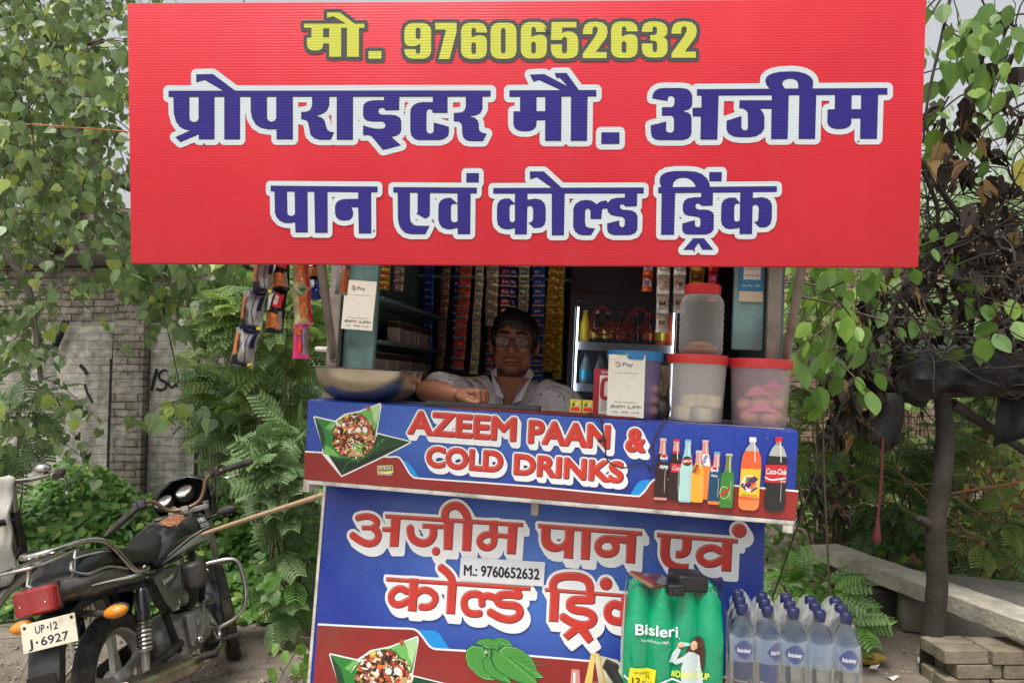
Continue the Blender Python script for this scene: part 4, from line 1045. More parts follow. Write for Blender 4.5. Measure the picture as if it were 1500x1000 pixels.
G.P([(575,260),(575,685),(692,685),(700,260)],VH);G.P([(1003,387),(960,355),(905,346),(850,353),(800,385),(780,430),(778,600),(795,645),(830,675),(880,685),(950,683),(992,617),(930,613),(900,597),(892,560),(895,450),(905,433),(925,430),(943,445),(945,530),(1048,530),(1055,445),(1065,432),(1105,430),(1130,400),(1105,372),(1100,350),(1045,358)],VH)
G.P([(1272,260),(1272,323),(1190,327),(1140,340),(1108,375),(1103,420),(1110,460),(1140,492),(1190,503),(1250,510),(1272,535),(1270,590),(1255,607),(1235,603),(1220,585),(1220,540),(1103,570),(1103,630),(1120,665),(1165,683),(1320,683),(1370,665),(1392,630),(1395,510),(1380,470),(1345,450),(1290,440),(1250,440),(1228,425),(1225,405),(1240,390),(1260,392),(1280,412),(1388,408),(1390,260)],VH)
G.P([(100,247),(1340,237),(1340,298),(100,312)],VI);G.P([(135,280),(128,745),(265,745),(278,280)],VI)
G.P([(130,245),(115,200),(115,150),(140,115),(190,90),(270,78),(400,77),(490,85),(560,110),(610,155),(635,205),(640,240),(640,270),(495,270),(490,240),(470,200),(440,170),(390,150),(340,150),(290,165),(260,195),(250,240),(250,270),(130,270)],VI);G.P([(630,88),(765,88),(762,187),(632,187)],VI)
G.P([(547,280),(547,350),(470,352),(410,362),(370,390),(355,430),(355,490),(370,525),(405,545),(470,552),(520,560),(540,580),(540,640),(530,660),(510,663),(490,655),(483,635),(483,590),(350,625),(350,700),(370,730),(410,742),(600,742),(650,725),(678,690),(683,540),(670,510),(640,490),(590,480),(530,482),(497,470),(487,440),(500,420),(520,418),(540,432),(560,443),(670,440),(672,280)],VI)
G.P([(465,780),(578,780),(678,903),(560,900),(520,828),(470,903),(358,903)],VI);G.P([(957,280),(948,738),(1080,738),(1090,280)],VI)
G.P([(957,420),(952,410),(905,355),(840,355),(790,375),(760,420),(757,480),(755,590),(765,640),(800,675),(850,687),(955,670),(948,590),(938,603),(915,607),(897,595),(893,570),(895,450),(905,425),(930,420)],VI);G.P([(1085,362),(1180,350),(1240,365),(1275,395),(1288,440),(1287,580),(1270,635),(1230,665),(1160,670),(1097,610),(1130,605),(1145,580),(1150,470),(1140,440),(1115,430),(1085,442)],VI)
row(G,.0116,5)
for x,y in((358,3),(300,212),(548,338),(732,306),(1016,367),(1256,208)):A.ppoly([(x-1.5,y),(x+.5,y-1.5),(x+2,y+.5),(x,y+1.8)],INK,9)
A.build("lettering",sign)

# ------------------------------------------------------------------ goods in and on the kiosk
def kfr(x,y,z,yaw=0.0):
 """small frame standing in the kiosk at local x,y,z"""
 return Frame(KI.w((x,y,z)),KI.R@rot(yaw,0,0))
CLEARB=film("clear_jar_plastic",S(226,228,226),.13,.10)
FROST=mat("frosted_tub_plastic",S(206,203,200),.3,trans=0.0,alpha=.52,var=.05)
VFROST=mat("violet_tub_plastic",S(132,118,164),.3,alpha=.55,var=.05)
REDLID=mat("red_lid",S(196,48,48),.4,var=.06,vscale=14);BLUELID=mat("blue_lid",S(36,118,176),.4,var=.06,vscale=14)
BUN=mat("brown_bun",S(206,150,108),.6,var=.25,vscale=14);CREAM=mat("cream_sweet",S(236,222,160),.6,var=.08,vscale=30)
PINK=mat("pink_paper",S(214,96,130),.6)
def tub(fr,r,h,m,lid,label,rib=True):
 t=thing("plastic_tub",label,"tub",M=fr.mat(),group="plastic tubs on the counter")
 b=MB();b.lathe([(r*.86,0),(r*.9,.004),(r*.985,h*.82),(r*.99,h-.02),(r*1.0,h-.018)],40);b.lathe([(.0,.003),(r*.86,.003)],40)
 b.build("body",m,t,world=False)
 l=MB();l.lathe([(r*.99,h-.024),(r*1.045,h-.024),(r*1.055,h-.018),(r*1.055,h-.003),(r*1.03,h+.001),(r*.93,h+.001),(r*.92,h-.004),(.0,h-.004)],44)
 l.build("lid",lid,t,world=False);return t
fB,fM,fR_=kfr(.917,.10,.0),kfr(1.086,.095,.0),kfr(1.254,.10,-.002)
tub(fB,.0745,.182,VFROST,BLUELID,"plastic tub with blue lid behind the white payment card")
tub(fM,.0785,.180,FROST,REDLID,"plastic tub with red lid and cream blocks under the tall jar")
tub(fR_,.0785,.178,mat("pinkish_tub_plastic",S(206,184,190),.3,alpha=.38,var=.05),REDLID,"plastic tub with red lid holding buns and pink pouches")
for k,(x,y,z)in enumerate(((-.035,-.03,.022),(.02,-.035,.02),(.0,.02,.024),(.042,.01,.022),(-.03,.03,.022),(-.045,-.01,.024),(.045,-.025,.056),(.01,.0,.058),(-.02,-.02,.056))):
 b=MB();b.rbox((0,0,0),(.036,.03,.034),.006);b.move(np.array(kfr(1.086+x,.095+y,z,.3*k).mat()))
 o=b.build("sweet_block",CREAM);tag(o,"cream coloured sweet block at the bottom of the middle tub","sweet","cream sweets in the middle tub")
r_=np.random.RandomState(4)
for k,(x,y,z)in enumerate(((-.036,-.035,.022),(.024,-.04,.022),(.045,.01,.024),(-.02,.03,.024),(-.045,0,.052),(.0,-.03,.058),(.042,-.015,.06),(.02,.03,.058),(-.01,-.01,.088),(.04,.012,.09))):
 b=MB();b.ell((0,0,0),(.027,.024,.019),n=14,m=8);b.move(np.array(kfr(1.254+x*.82,.10+y*.82,z,r_.uniform(0,3)).mat()))
 o=b.build("sweet_bun",BUN);tag(o,"round brown bun inside the right hand red lidded tub","bun","buns in the right tub")
for k,(x,y,z,w)in enumerate(((.0,-.052,.045,.05),(-.01,-.05,.088,.04),(.03,-.03,.108,.035))):
 b=MB();b.add([(-w,0,-.012),(0,.004,.018),(w,0,-.014),(.2*w,-.008,-.004)],[(0,1,3),(1,2,3)]);b.move(np.array(kfr(1.254+x,.10+y,z).mat()))
 o=b.build("paper_pouch",PINK);tag(o,("pink paper pouch lowest among the buns in the right tub","pink paper pouch in the middle of the buns in the right tub","small pink paper pouch topmost in the right tub")[k],"pouch","pink pouches in the right tub")
for k in range(9):
 b=MB();b.ell((0,0,0),(.024,.022,.018),n=12,m=8);b.move(np.array(kfr(.917+(.045-.03*(k%3)),.10+(-.03+.03*((k*2)%3)),.022+.03*(k//3)).mat()))
 o=b.build("sweet_bun",mat("mauve_bun",S(140,104,110),.6,var=.2));tag(o,"round bun dimly seen inside the violet tub with blue lid","bun","buns in the blue lidded tub")
# tall clear jar on the middle tub
fJ=kfr(1.093,.10,.182)
j=thing("jar","tall ribbed clear jar with red screw lid standing on the middle tub","jar",M=fJ.mat())
prof=[(.054,0),(.058,.006)]
for k in range(8):z=.012+.017*k;prof+=[(.0585,z),(.0605,z+.006),(.0585,z+.013)]
prof+=[(.056,.152),(.045,.168),(.045,.175)]
b=MB();b.lathe(prof,40);b.build("body",CLEARB,j,world=False)
b=MB();b.lathe([(.046,.166),(.049,.167),(.049,.190),(.046,.193),(0,.193)],36)
b.build("lid",REDLID,j,world=False)
for k in range(3):
 b=MB();b.ell((0,0,0),(.034,.03,.012),n=14,m=6);b.move(np.array(kfr(1.093+.012*(k-1),.10,.197+.012*(k%2)).mat()))
 o=b.build("biscuit",mat("toasted_biscuit",S(168,116,70),.6,var=.2));tag(o,"toasted biscuit lying at the bottom of the clear jar","biscuit","biscuits in the clear jar")
# payment card leaning on the blue tub (its machine readable square is left out)
def paycard(fr,w,h,label,strip=True):
 t=thing("payment_card",label,"card",M=Matrix.Translation(Vector(fr.o)))
 q=MB();q.box((w/2,.0012,h/2),(w,.0024,h));q.v=[tuple(fr.w(p))for p in q.v];q.build("card",mat("speckled_card",S(222,218,204),.5,var=.06,vscale=90),t)
 A=Art(fr,base=.0004);A.step=.0003;s=h/.156
 cx=w/2
 for k,(c0,cc)in enumerate(((-.4,S(66,133,244)),(.9,S(52,168,83)),(2.2,S(251,188,5)),(3.3,S(234,67,53)))):
  a0=(5.6 if k==0 else(4.1,2.9,.9)[k-1]);a1=(6.4,5.6,4.1,2.9)[k]
  pts=[(cx-.022*s+.0058*s*math.cos(t_),h-.0245*s+.0058*s*math.sin(t_))for t_ in np.linspace(a0,a1,7)]
  A.stroke(pts,.0014*s,mat("pay_%d"%k,cc,.4),2)
 A.stroke([(cx-.022*s,h-.0245*s),(cx-.0155*s,h-.0245*s)],.0013*s,mat("pay_0",S(66,133,244)),2)
 A.text("Pay",(cx-.010*s,h-.029*s),(cx+.016*s,h-.029*s),.0105*s,mat("pay_text",S(80,80,84),.5),2,bold=.0)
 A.stroke([(.018*s,h-.046*s),(w-.018*s,h-.046*s)],.0004,mat("pay_text",S(80,80,84)),2)
 for a_,b_,body in((.09,.44,"BHIM"),(.56,.90,"UPI")):A.text(body,(w*a_,.022*s),(w*b_,.022*s),.0085*s,INK,2,shear=.35)
 A.ppoly and A.poly([(w*.46,.022*s),(w*.50,.0262*s),(w*.46,.0305*s)],mat("pay_3",S(234,67,53)),2);A.poly([(w*.915,.022*s),(w*.95,.0262*s),(w*.915,.0305*s)],mat("pay_1",S(52,168,83)),2)
 A.text("G Pay",(w*.14,.0105*s),(w*.3,.0105*s),.0045*s,mat("pay_text",S(80,80,84)),2);A.text("PAYTM",(w*.4,.0105*s),(w*.58,.0105*s),.0045*s,blueb,2,bold=.02);A.text("PhonePe",(w*.68,.0105*s),(w*.88,.0105*s),.0045*s,mat("pay_violet",S(90,50,130)),2)
 A.text("UPI payments accepted here",(w*.2,.036*s),(w*.8,.036*s),.0035*s,INK,2)
 if strip:
  for k in range(3):A.poly([(w*(.25+.25*k),h-.0015),(w*(.5+.25*k),h-.0015),(w*(.5+.25*k),h+.002),(w*(.25+.25*k),h+.002)],mat("pay_%d"%(k+1),(0,0,0)),2)
 A.build("printing",t);return t
paycard(Frame(KI.w((.848,.018,.002)),KI.R@rot(rad(1),rad(-2),rad(-.5))),.098,.168,"white payment card with coloured pay logo leaning on the blue lidded tub")
paycard(Frame(KI.w((.030,.138,.216)),KI.R@rot(rad(3),0,rad(2))),.098,.150,"white payment card with pay logo fixed to the left teal panel",strip=False)
# notices on the right teal panel
t=thing("notice_card","small blue and white notice stuck on the right teal panel","notice",KI.w((1.2,.17,.38)))
fr=Frame(KI.w((1.197,.1665,.342)),KI.R);q=frame_box(fr,0,.066,.03,.135,0,.002);q.build("card",mat("notice_blue",S(52,128,172),.45),t)
q=frame_box(fr,.002,.066,0,.029,.0005,.002);q.build("paper_slip",mat("old_paper",S(200,188,164),.6),t)
A=Art(fr,base=.0004);A.poly([(.012,.062),(.058,.062),(.058,.13),(.012,.13)],PAPER,1)
A.text("PAYTM UPI",(.017,.07),(.053,.07),.007,blueb,2);A.text("accepted here",(.017,.09),(.053,.09),.006,INK,2);A.text("UPI",(.044,.042),(.058,.042),.006,WHITEINK,2);A.text("Pay",(.026,.042),(.038,.042),.006,WHITEINK,2);A.text("BHIM",(.01,.042),(.022,.042),.005,WHITEINK,2)
A.build("printing",t)
# steel bowl
fb=kfr(.130,.135,.0)
b=MB();R0=.158;pr=[]
for k in range(13):a_=k/12;pr.append((.066+(R0-.066)*math.sin(a_*math.pi/2)**1.0,.094*a_**1.75))
outer=[(0,0)]+pr+[(R0+.007,.0955),(R0+.008,.097),(R0+.004,.0985)];inner=[(p[0]-.002,p[1]+.002)for p in pr[::-1]]+[(0,.002)]
b.lathe(outer+inner,56);b.move(np.array(fb.mat()))
o=b.build("steel_bowl",mat("brushed_steel",S(178,168,150),.26,metal=1.0,var=.12,vscale=5,dirt=S(120,108,90),dscale=6,damt=.5),smooth=60);tag(o,"wide shallow steel bowl at the left end of the counter","bowl")
# dark board lying on the counter edge in front of the shopkeeper
b=MB();b.box(KI.w((.50,.055,.008)),(.325,.05,.018),KI.R@rot(0,0,rad(-.4)));o=b.build("counter_board",mat("taped_black_board",S(58,58,54),.5,var=.2,vscale=20,bump=.15),bevel=.003);tag(o,"narrow black taped board lying along the counter front edge","board")
b=MB();b.box(KI.w((.665,.06,.002)),(.52,.09,.006),KI.R);o=b.build("counter_mat",mat("red_plastic_mat",S(120,28,34),.45,var=.2));tag(o,"thin red plastic mat on the counter under the board","mat")
# red carton beside the blue tub
fc=kfr(.832,.19,.002);c=thing("carton","tall red and white carton standing left of the payment card","carton",M=fc.mat())
b=MB();b.box((0,0,.065),(.062,.045,.13));b.build("box",mat("carton_red",S(168,30,48),.45),c,world=False)
fc2=Frame(KI.w((.818,.1672,.002)),KI.R);A=Art(fc2,base=.0004);A.poly([(0,0),(.044,0),(.044,.112),(0,.112)],PAPER,1);A.stroke([(.034,.10),(.012,.098),(.008,.07),(.012,.046),(.034,.05)],.006,mat("carton_red",S(168,30,48)),2)
A.text("SNACK",(.004,.117),(.04,.117),.008,WHITEINK,2)
for k in range(6):A.stroke([(.006,.036-.005*k),(.04,.036-.005*k)],.0006,mat("pay_text",S(80,80,84)),2)
o=A.build("printing",None);o.parent=c;o.matrix_parent_inverse=fc.mat().inverted()
# thin cables that dangle over the counter front
WIRE=mat("dark_red_wire",S(70,34,30),.5);BLKW=mat("black_wire",S(24,22,22),.45)
def cable(pts,m,label,r=.0019,cat="cable",name="cable"):
 b=MB();b.tube(smooth_path(pts,5),r,6);o=b.build(name,m);tag(o,label,cat);return o
def bp_(px,py,d=.006):return BAND.w((BAND.loc(px,py)[0],-d,BAND.loc(px,py)[2]))
cable([KI.w((.80,.12,.006)),KI.w((.80,.0,.006)),bp_(880,612),bp_(884,636),bp_(887,652),bp_(888,668),bp_(898,680),bp_(915,684),bp_(932,679),bp_(948,680),bp_(953,690)],BLKW,"thin black cable looping over the printed counter front")
cable([KI.w((1.0,.06,.006)),KI.w((1.0,-.002,.004)),bp_(972,618),bp_(964,632),bp_(956,650),bp_(958,664),bp_(956,678),bp_(953,691)],WIRE,"thin reddish cable hanging beside the printed bottles")
b=MB();b.tube([bp_(876,645,.01),bp_(882,643,.012),bp_(887,641,.012)],[.003,.0045,.003],8);b.tube([bp_(884,639,.012),bp_(887,646,.012)],.003,6);o=b.build("cable_knot",BLKW);tag(o,"black taped knot on the cable over the counter lettering","cable knot")

# ---- sachet strips hung on the back wall
def foil(name,c,rough=.28):return mat("foil_"+name,c,rough,metal=.35,var=.25,vscale=40,bump=.25,bscale=70)
FOIL={k:foil(k,c)for k,c in dict(blue=S(37,108,215),grey=S(154,134,127),orange=S(240,110,64),cyan=S(56,178,222),silver=S(212,203,178),white=S(240,240,237),navy=S(44,61,134),gold=S(222,176,71),green=S(76,134,93),red=S(227,56,64),yellow=S(240,222,71),brown=S(142,90,56),dark=S(44,42,44),pink=S(240,71,149)).items()}
def sachet_mesh(w,h,t=.006,n=7,seed=0):
 """one puffed sachet with crimped ends, hanging in x,z"""
 r=np.random.RandomState(seed);V=[];F=[]
 for side in(-1,1):
  for i in range(n):
   for k in range(n):
    u,v=k/(n-1),i/(n-1);puff=(math.sin(math.pi*u)*math.sin(math.pi*v))**.75
    V.append(((u-.5)*w*(1-.07*math.sin(math.pi*v)**.5),side*t*1.15*puff*(1+r.uniform(-.32,.32))+.25*t*math.sin(u*7+v*5+seed)*puff+.001*math.sin(v*9+seed),-v*h))
 for s in range(2):
  o=s*n*n
  for i in range(n-1):
   for k in range(n-1):
    q=(o+i*n+k,o+i*n+k+1,o+(i+1)*n+k+1,o+(i+1)*n+k);F.append(q if s==0 else q[::-1])
 return V,F
def strip(fr,n,w,h,main,patch,accent,label,cat="sachet strip",name="sachet_strip",group="sachet strips hung inside the kiosk",text=None,t=.006,band=None,sway=0.0,seed=0,shapes='bar'):
 root=thing(name,label,cat,M=fr.mat(),group=group);loc=Frame((0,0,0),np.eye(3));r=np.random.RandomState(seed)
 for k in range(n):
  z0=-k*h*1.0;V,F=sachet_mesh(w,h*.98,t,seed=seed*17+k);dx=sway*math.sin(k*1.1+seed);b=MB()
  b.add([(p[0]+dx,p[1],p[2]+z0)for p in V],F,0)
  s=b.build("sachet",main,root,world=False,smooth=60)
  A=Art(Frame((dx,-t*.9,z0),np.eye(3)),base=.0006);A.step=.0005
  if band is not None:A.poly([(-w*.47,-h*.82),(w*.47,-h*.82),(w*.47,-h*.96),(-w*.47,-h*.96)],band,1)
  if shapes=='bar':A.poly([(-w*.36,-h*.2),(w*.36,-h*.22),(w*.34,-h*.72),(-w*.36,-h*.7)],patch,1)
  elif shapes=='oval':A.disc((0,-h*.45),w*.36,patch,1,14,h*.26)
  elif shapes=='tall':A.poly([(-w*.28,-h*.12),(w*.28,-h*.12),(w*.28,-h*.8),(-w*.28,-h*.8)],patch,1)
  elif shapes=='wave':A.poly([(-w*.4,-h*.3),(-w*.1,-h*.15),(w*.4,-h*.4),(w*.4,-h*.75),(0,-h*.6),(-w*.4,-h*.78)],patch,1)
  for q in range(3):A.poly([(-w*.26+q*w*.16,-h*.36),(-w*.26+q*w*.16+w*.11,-h*.34),(-w*.24+q*w*.16+w*.11,-h*.56),(-w*.25+q*w*.16,-h*.58)],accent,2)
  p=A.mb.get('p')
  if p is not None:
   o=p.build("sachet_print",A.mats,None,world=False,smooth=0);o.parent=s
 return root
# name, px at top, py top, local depth, count, width, height, colours
F_=FOIL
rows=[
 (628,.020*0+.98,16,.046,.030,F_['blue'],F_['navy'],F_['silver'],"strip of blue sachets nearest the left wall of the kiosk",'bar',F_['dark']),
 (655,.98,15,.036,.031,F_['grey'],F_['brown'],F_['dark'],"strip of dull grey sachets right of the blue strip",'bar',None),
 (670,.99,15,.026,.031,F_['navy'],F_['dark'],F_['silver'],"narrow strip of dark navy sachets beside the grey strip",'oval',None),
 (684,.97,11,.052,.042,F_['orange'],F_['red'],F_['green'],"strip of orange red sachets with light blue bands",'bar',F_['cyan']),
 (703,.98,12,.036,.040,F_['white'],F_['silver'],F_['navy'],"strip of white sachets with yellow bands right of the orange strip",'wave',F_['yellow']),
 (721,.96,7,.052,.040,F_['silver'],F_['grey'],F_['white'],"strip of shiny silver sachets above the shopkeeper's left shoulder",'oval',None),
 (728,.98,12,.038,.040,F_['brown'],F_['red'],F_['cyan'],"strip of brown and red sachets behind the silver strip",'oval',F_['cyan']),
 (742,.955,11,.044,.040,F_['navy'],F_['red'],F_['white'],"strip of navy sachets with red emblem behind the shopkeeper's head",'wave',F_['silver']),
 (754,.97,9,.04,.041,F_['dark'],F_['blue'],F_['white'],"strip of black and blue sachets left of the grey rectangles",'wave',F_['silver']),
 (769,.96,6,.045,.040,F_['silver'],F_['green'],F_['white'],"strip of pale grey sachets with tall green panels",'tall',None),
 (789,.965,13,.052,.040,F_['blue'],F_['navy'],F_['silver'],"strip of bright blue sachets with golden bands right of the shopkeeper",'bar',F_['gold']),
 (812,.96,14,.046,.033,F_['gold'],F_['brown'],F_['yellow'],"strip of golden sachets with brown emblem left of the fridge",'oval',None),
 (821,.985,15,.038,.033,F_['yellow'],F_['gold'],F_['brown'],"strip of dull yellow sachets half behind the golden strip",'bar',None),
]
for i,(px,yl,n,w,h,m1,m2,m3,lab,shp,bnd)in enumerate(rows):
 l=KI.loc(px,388,yl);strip(Frame(KI.w((l[0],yl,l[2]+.03)),KI.R@rot(rad((i*37)%13-6),0,rad((i*53)%5-2))),n,w,h,m1,m2,m3,lab,shapes=shp,band=bnd,sway=.0015,seed=i+1)
b=MB();b.tube([KI.w((.005,.985,.50)),KI.w((.66,.985,.50))],.006,8);o=b.build("hanging_rod",GREY);tag(o,"thin steel rod carrying the sachet strips at the back of the kiosk","rod")
# strips hung in the front of the fridge and at the right
for px,py0,yl,n,w,h,m1,m2,m3,lab,shp in(
 (950,388,.5,2,.034,.055,F_['orange'],F_['white'],F_['blue'],"short strip of orange and white sachets in front of the fridge top",'wave'),
 (972,384,.42,4,.042,.062,F_['white'],F_['silver'],F_['dark'],"longer strip of white shampoo sachets left of the clear jar",'tall'),
 (996,384,.44,3,.040,.062,F_['white'],F_['silver'],F_['dark'],"strip of white shampoo sachets directly behind the clear jar",'tall'),
 (1022,384,.50,2,.05,.05,F_['gold'],F_['brown'],F_['dark'],"strip of golden brown sachets above the clear jar lid",'bar'),
 (1046,384,.46,3,.032,.05,F_['red'],F_['pink'],F_['white'],"strip of pinkish red sachets right of the clear jar lid",'bar')):
 l=KI.loc(px,py0,yl);strip(Frame(KI.w((l[0],yl,l[2]+.02)),KI.R@rot(0,0,rad(px%3-1))),n,w,h,m1,m2,m3,lab,shapes=shp,seed=px)
# yellow and dark strips inside the left wall
for px,yl,n,w,h,m1,m2,m3,lab in((564,.40,5,.042,.022,F_['yellow'],F_['red'],F_['brown'],"bunch of yellow and red sachets hanging over the left shelves"),(586,.52,4,.04,.03,F_['grey'],F_['silver'],F_['dark'],"strip of grey wafer packets hanging over the left shelves")):
 l=KI.loc(px,386,yl);strip(Frame(KI.w((l[0],yl,l[2]+.02)),KI.R@rot(rad(40),0,0)),n,w,h,m1,m2,m3,lab,seed=px)
# cigarette packs in rows on the left shelves
cp=MB();cp.box((0,0,.04),(.022,.055,.08))
pk=thing("cigarette_pack","white cigarette pack standing in a row on the left wall shelf","cigarette pack",M=kfr(.05,.3,.075).mat(),group="packs on the left shelves")
cp.build("pack",mat("pack_white",S(190,182,172),.45,var=.3,vscale=40),pk,world=False)
q=MB();q.box((0,0,.068),(.0235,.0565,.02));q.build("pack_lid",mat("pack_dark",S(70,52,46),.45),pk,world=False)
rr_=np.random.RandomState(8);first=True
for zz,ys in((.075,np.arange(.30,.92,.036)),(.19,np.arange(.50,.94,.036))):
 for y in ys:
  M=Frame(KI.w((.075+rr_.uniform(-.008,.008),y,zz)),KI.R@rot(rr_.uniform(-.1,.1),rr_.uniform(-.06,.06),0)).mat()
  if first:pk.matrix_world=M;first=False
  else:dup(pk,"white cigarette pack standing in a row on the left wall shelf",M=M)

# ---- snack packets hung outside at the left of the sign
def packets(fr,specs,label,seed):
 root=thing("snack_packet_strip",label,"snack strip",M=fr.mat(),group="snack strips hung under the sign");z=0.0;r=np.random.RandomState(seed)
 for k,(w,h,mats_,dx,yaw)in enumerate(specs):
  R_=rot(yaw,0,r.uniform(-.08,.08));V,F=sachet_mesh(w,h,.022,9,seed+k);b=MB();n2=81;P=np.array(V)@R_.T+(dx,0,z)
  mi=[]
  b.add(P,F)
  pk_=b.build("packet",mats_[0],root,world=False,smooth=60)
  A=Art(Frame((dx,0,z),R_),base=.0);A.step=0
  def surf(u,v,off=.0016):
   puff=(max(0,math.sin(math.pi*u))*max(0,math.sin(math.pi*v)))**.75
   return np.array(((u-.5)*w*(1-.07*math.sin(math.pi*v)**.5),-(.028*puff+off),-v*h))
  pm_=MB();ms=[]
  def patch(uvs,m):
   if m not in ms:ms.append(m)
   # subdivided quad patch following the puffed face
   (u0,v0),(u1,v1),(u2,v2),(u3,v3)=uvs;N_=5;g=[]
   for i in range(N_+1):
    for j_ in range(N_+1):
     s,t=j_/N_,i/N_;u=(u0*(1-s)+u1*s)*(1-t)+(u3*(1-s)+u2*s)*t;v=(v0*(1-s)+v1*s)*(1-t)+(v3*(1-s)+v2*s)*t
     g.append(surf(u+.03*math.sin(v*8+k),v+.02*math.sin(u*9+k),.0045+.0006*len(ms))@R_.T+(dx,0,z))
   pm_.add(g,[(i*6+j_,i*6+j_+1,(i+1)*6+j_+1,(i+1)*6+j_)for i in range(N_)for j_ in range(N_)],ms.index(m))
  for uvs,m in mats_[1]:patch(uvs,m)
  if ms:
   o=pm_.build("packet_print",ms,None,world=False,smooth=60);o.parent=pk_
  z-=h*.97
 return root
FS=mat("namkeen_print",S(190,104,44),.35,var=.5,vscale=120);FG=foil("packet_silver",S(150,150,150),.3);FK=foil("packet_black",S(30,28,32),.3);FN=foil("packet_navy",S(26,28,60),.3)
Q=lambda a,b,c,d:[(a,b),(c,b),(c,d),(a,d)]
grey_pk=(FG,[(Q(.03,.15,.24,.7),FS),(Q(.03,.72,.3,.93),FK),(Q(.3,.02,.98,.1),FN),(Q(.62,.1,.66,.9),FK),(Q(.82,.12,.97,.5),FN),(Q(.78,.88,.95,.96),F_['yellow']),(Q(.04,.9,.98,.985),FN)])
blk_pk=(FK,[(Q(.04,.56,.8,.9),FS),(Q(.05,.12,.35,.5),F_['white']),(Q(.45,.1,.9,.42),F_['red']),(Q(.5,.16,.7,.36),F_['white']),(Q(.82,.5,.96,.9),FG)])
yel_pk=(foil("packet_cream",S(196,190,150),.3),[(Q(.25,.1,.7,.85),FS),(Q(.2,.05,.6,.22),F_['green']),(Q(.75,.05,.95,.95),F_['red'])])
pnk_pk=(F_['pink'],[(Q(.1,.1,.5,.35),FS),(Q(.6,.1,.95,.9),FG),(Q(.2,.5,.5,.85),F_['red'])])
def hang(px,py,Y,yaw=0.0):return Frame(at(px,py,Y),rot(rad(-2+yaw),0,0))
def mpp(Y):return Y/FPX
m_=mpp(1.95)
packets(Frame(at(386,372,1.95),rot(rad(-2),0,rad(8))),[(30*m_,58*m_,grey_pk,.004,.25),(34*m_,58*m_,grey_pk,-.006,.1),(34*m_,56*m_,grey_pk,-.008,.18)],"leftmost strip of three large silver grey snack packets under the sign",21)
packets(Frame(at(411,372,2.0),rot(rad(-2),0,rad(1))),[(28*m_,56*m_,blk_pk,.0,.15),(28*m_,66*m_,blk_pk,-.002,.05)],"strip of two black and orange snack packets second from left under the sign",31)
packets(Frame(at(440,368,2.0),rot(rad(-2),0,rad(-1))),[(26*m_,58*m_,yel_pk,.0,.3),(28*m_,56*m_,yel_pk,.002,.45),(24*m_,52*m_,pnk_pk,.003,.3)],"strip of cream packets ending in a pink packet under the sign",41)
packets(Frame(at(460,374,2.1),rot(rad(-2),0,0)),[(18*m_,38*m_,blk_pk,.0,.4),(20*m_,34*m_,(F_['navy'],[(Q(.1,.1,.5,.5),FG)]),.0,.3)],"small brown and navy packets just left of the sign strut",51)
packets(Frame(at(507,376,2.05),rot(rad(-2),0,rad(4))),[(20*m_,60*m_,(FG,[(Q(.4,.35,.95,.95),FS),(Q(.4,.1,.9,.3),F_['brown'])]),.0,.2)],"single silver and brown packet hanging beside the left payment card",61)

# ---- fridge
fz=Frame(KI.w((.662,.80,-.62)),KI.R)
fg=thing("drinks_fridge","black glass door drinks fridge with lit strips at the back of the kiosk","fridge",fz.o)
FB=mat("fridge_black",S(26,28,32),.35,var=.1);FWm=.418;FHt=1.28
def fbox(x0,x1,y0,y1,z0,z1):return frame_box(fz,x0,x1,z0,z1,y0,y1)
for(x0,x1)in((0,.022),(FWm-.022,FWm)):fbox(x0,x1,.0,.40,0,FHt).build("side_panel",FB,fg)
fbox(.0225,FWm-.0225,.37,.40,0,FHt).build("back_panel",mat("fridge_inside",S(70,72,78),.4),fg)
fbox(.0225,FWm-.0225,.0,.369,0,.12).build("base",FB,fg)
HZ=.62+.395
fbox(.0225,FWm-.0225,.0,.369,HZ,FHt).build("head_panel",FB,fg)
LED=mat("led_strip",S(230,240,250),.4,emit=(.86,.93,1.0),estr=5.0)
for x in(.028,FWm-.034):fbox(x,x+.0055,.006,.016,.14,HZ-.02).build("led_strip",LED,fg)
SHELF=mat("fridge_shelf",S(150,156,164),.2,alpha=.7)
for z in(.62+.232,.62+.075,.62-.1):fbox(.03,FWm-.03,.02,.34,z-.012,z).build("shelf",SHELF,fg);fbox(.03,FWm-.03,.014,.0195,z-.018,z+.012).build("shelf_rail",mat("rail_white",S(190,196,204),.3),fg)
fbox(.002,.022,-.022,-.001,.1,HZ+.03).build("door_frame",FB,fg);fbox(FWm-.022,FWm-.002,-.022,-.001,.1,HZ+.03).build("door_frame",FB,fg);fbox(.0225,FWm-.0225,-.022,-.001,HZ,HZ+.03).build("door_frame",FB,fg)
gl=fbox(.0225,FWm-.0225,-.014,-.009,.1,HZ-.0005).build("door_glass",film("door_glass",S(200,206,210),.06,.04),fg)
fg_art=Frame(fz.w((0,-.0145,0)),fz.R);A=Art(fg_art,base=.0004);brr=mat("door_script",S(128,24,34),.4)
def sc(pts,hw=.006):A.stroke(A.uv(pts),hw,brr,1)
sc([(892,458),(884,450),(872,455),(866,470),(868,482),(876,484),(886,478)]);sc([(890,474),(886,480),(890,485),(896,480),(896,473),(890,474)]);sc([(908,473),(902,474),(900,482),(906,485),(912,480)]);sc([(922,474),(915,474),(913,482),(919,484),(923,474),(924,484)])
sc([(945,456),(934,452),(922,462),(917,478),(924,488),(936,484),(944,478)]);sc([(942,474),(938,481),(943,486),(948,480),(947,474),(942,474)]);sc([(954,458),(950,475),(952,486),(957,484)],.005);sc([(972,474),(964,474),(962,482),(968,486),(973,474),(974,485)]);sc([(868,484),(880,490),(900,488),(912,490),(922,496),(930,488)],.004)
A.build("door_lettering",fg)
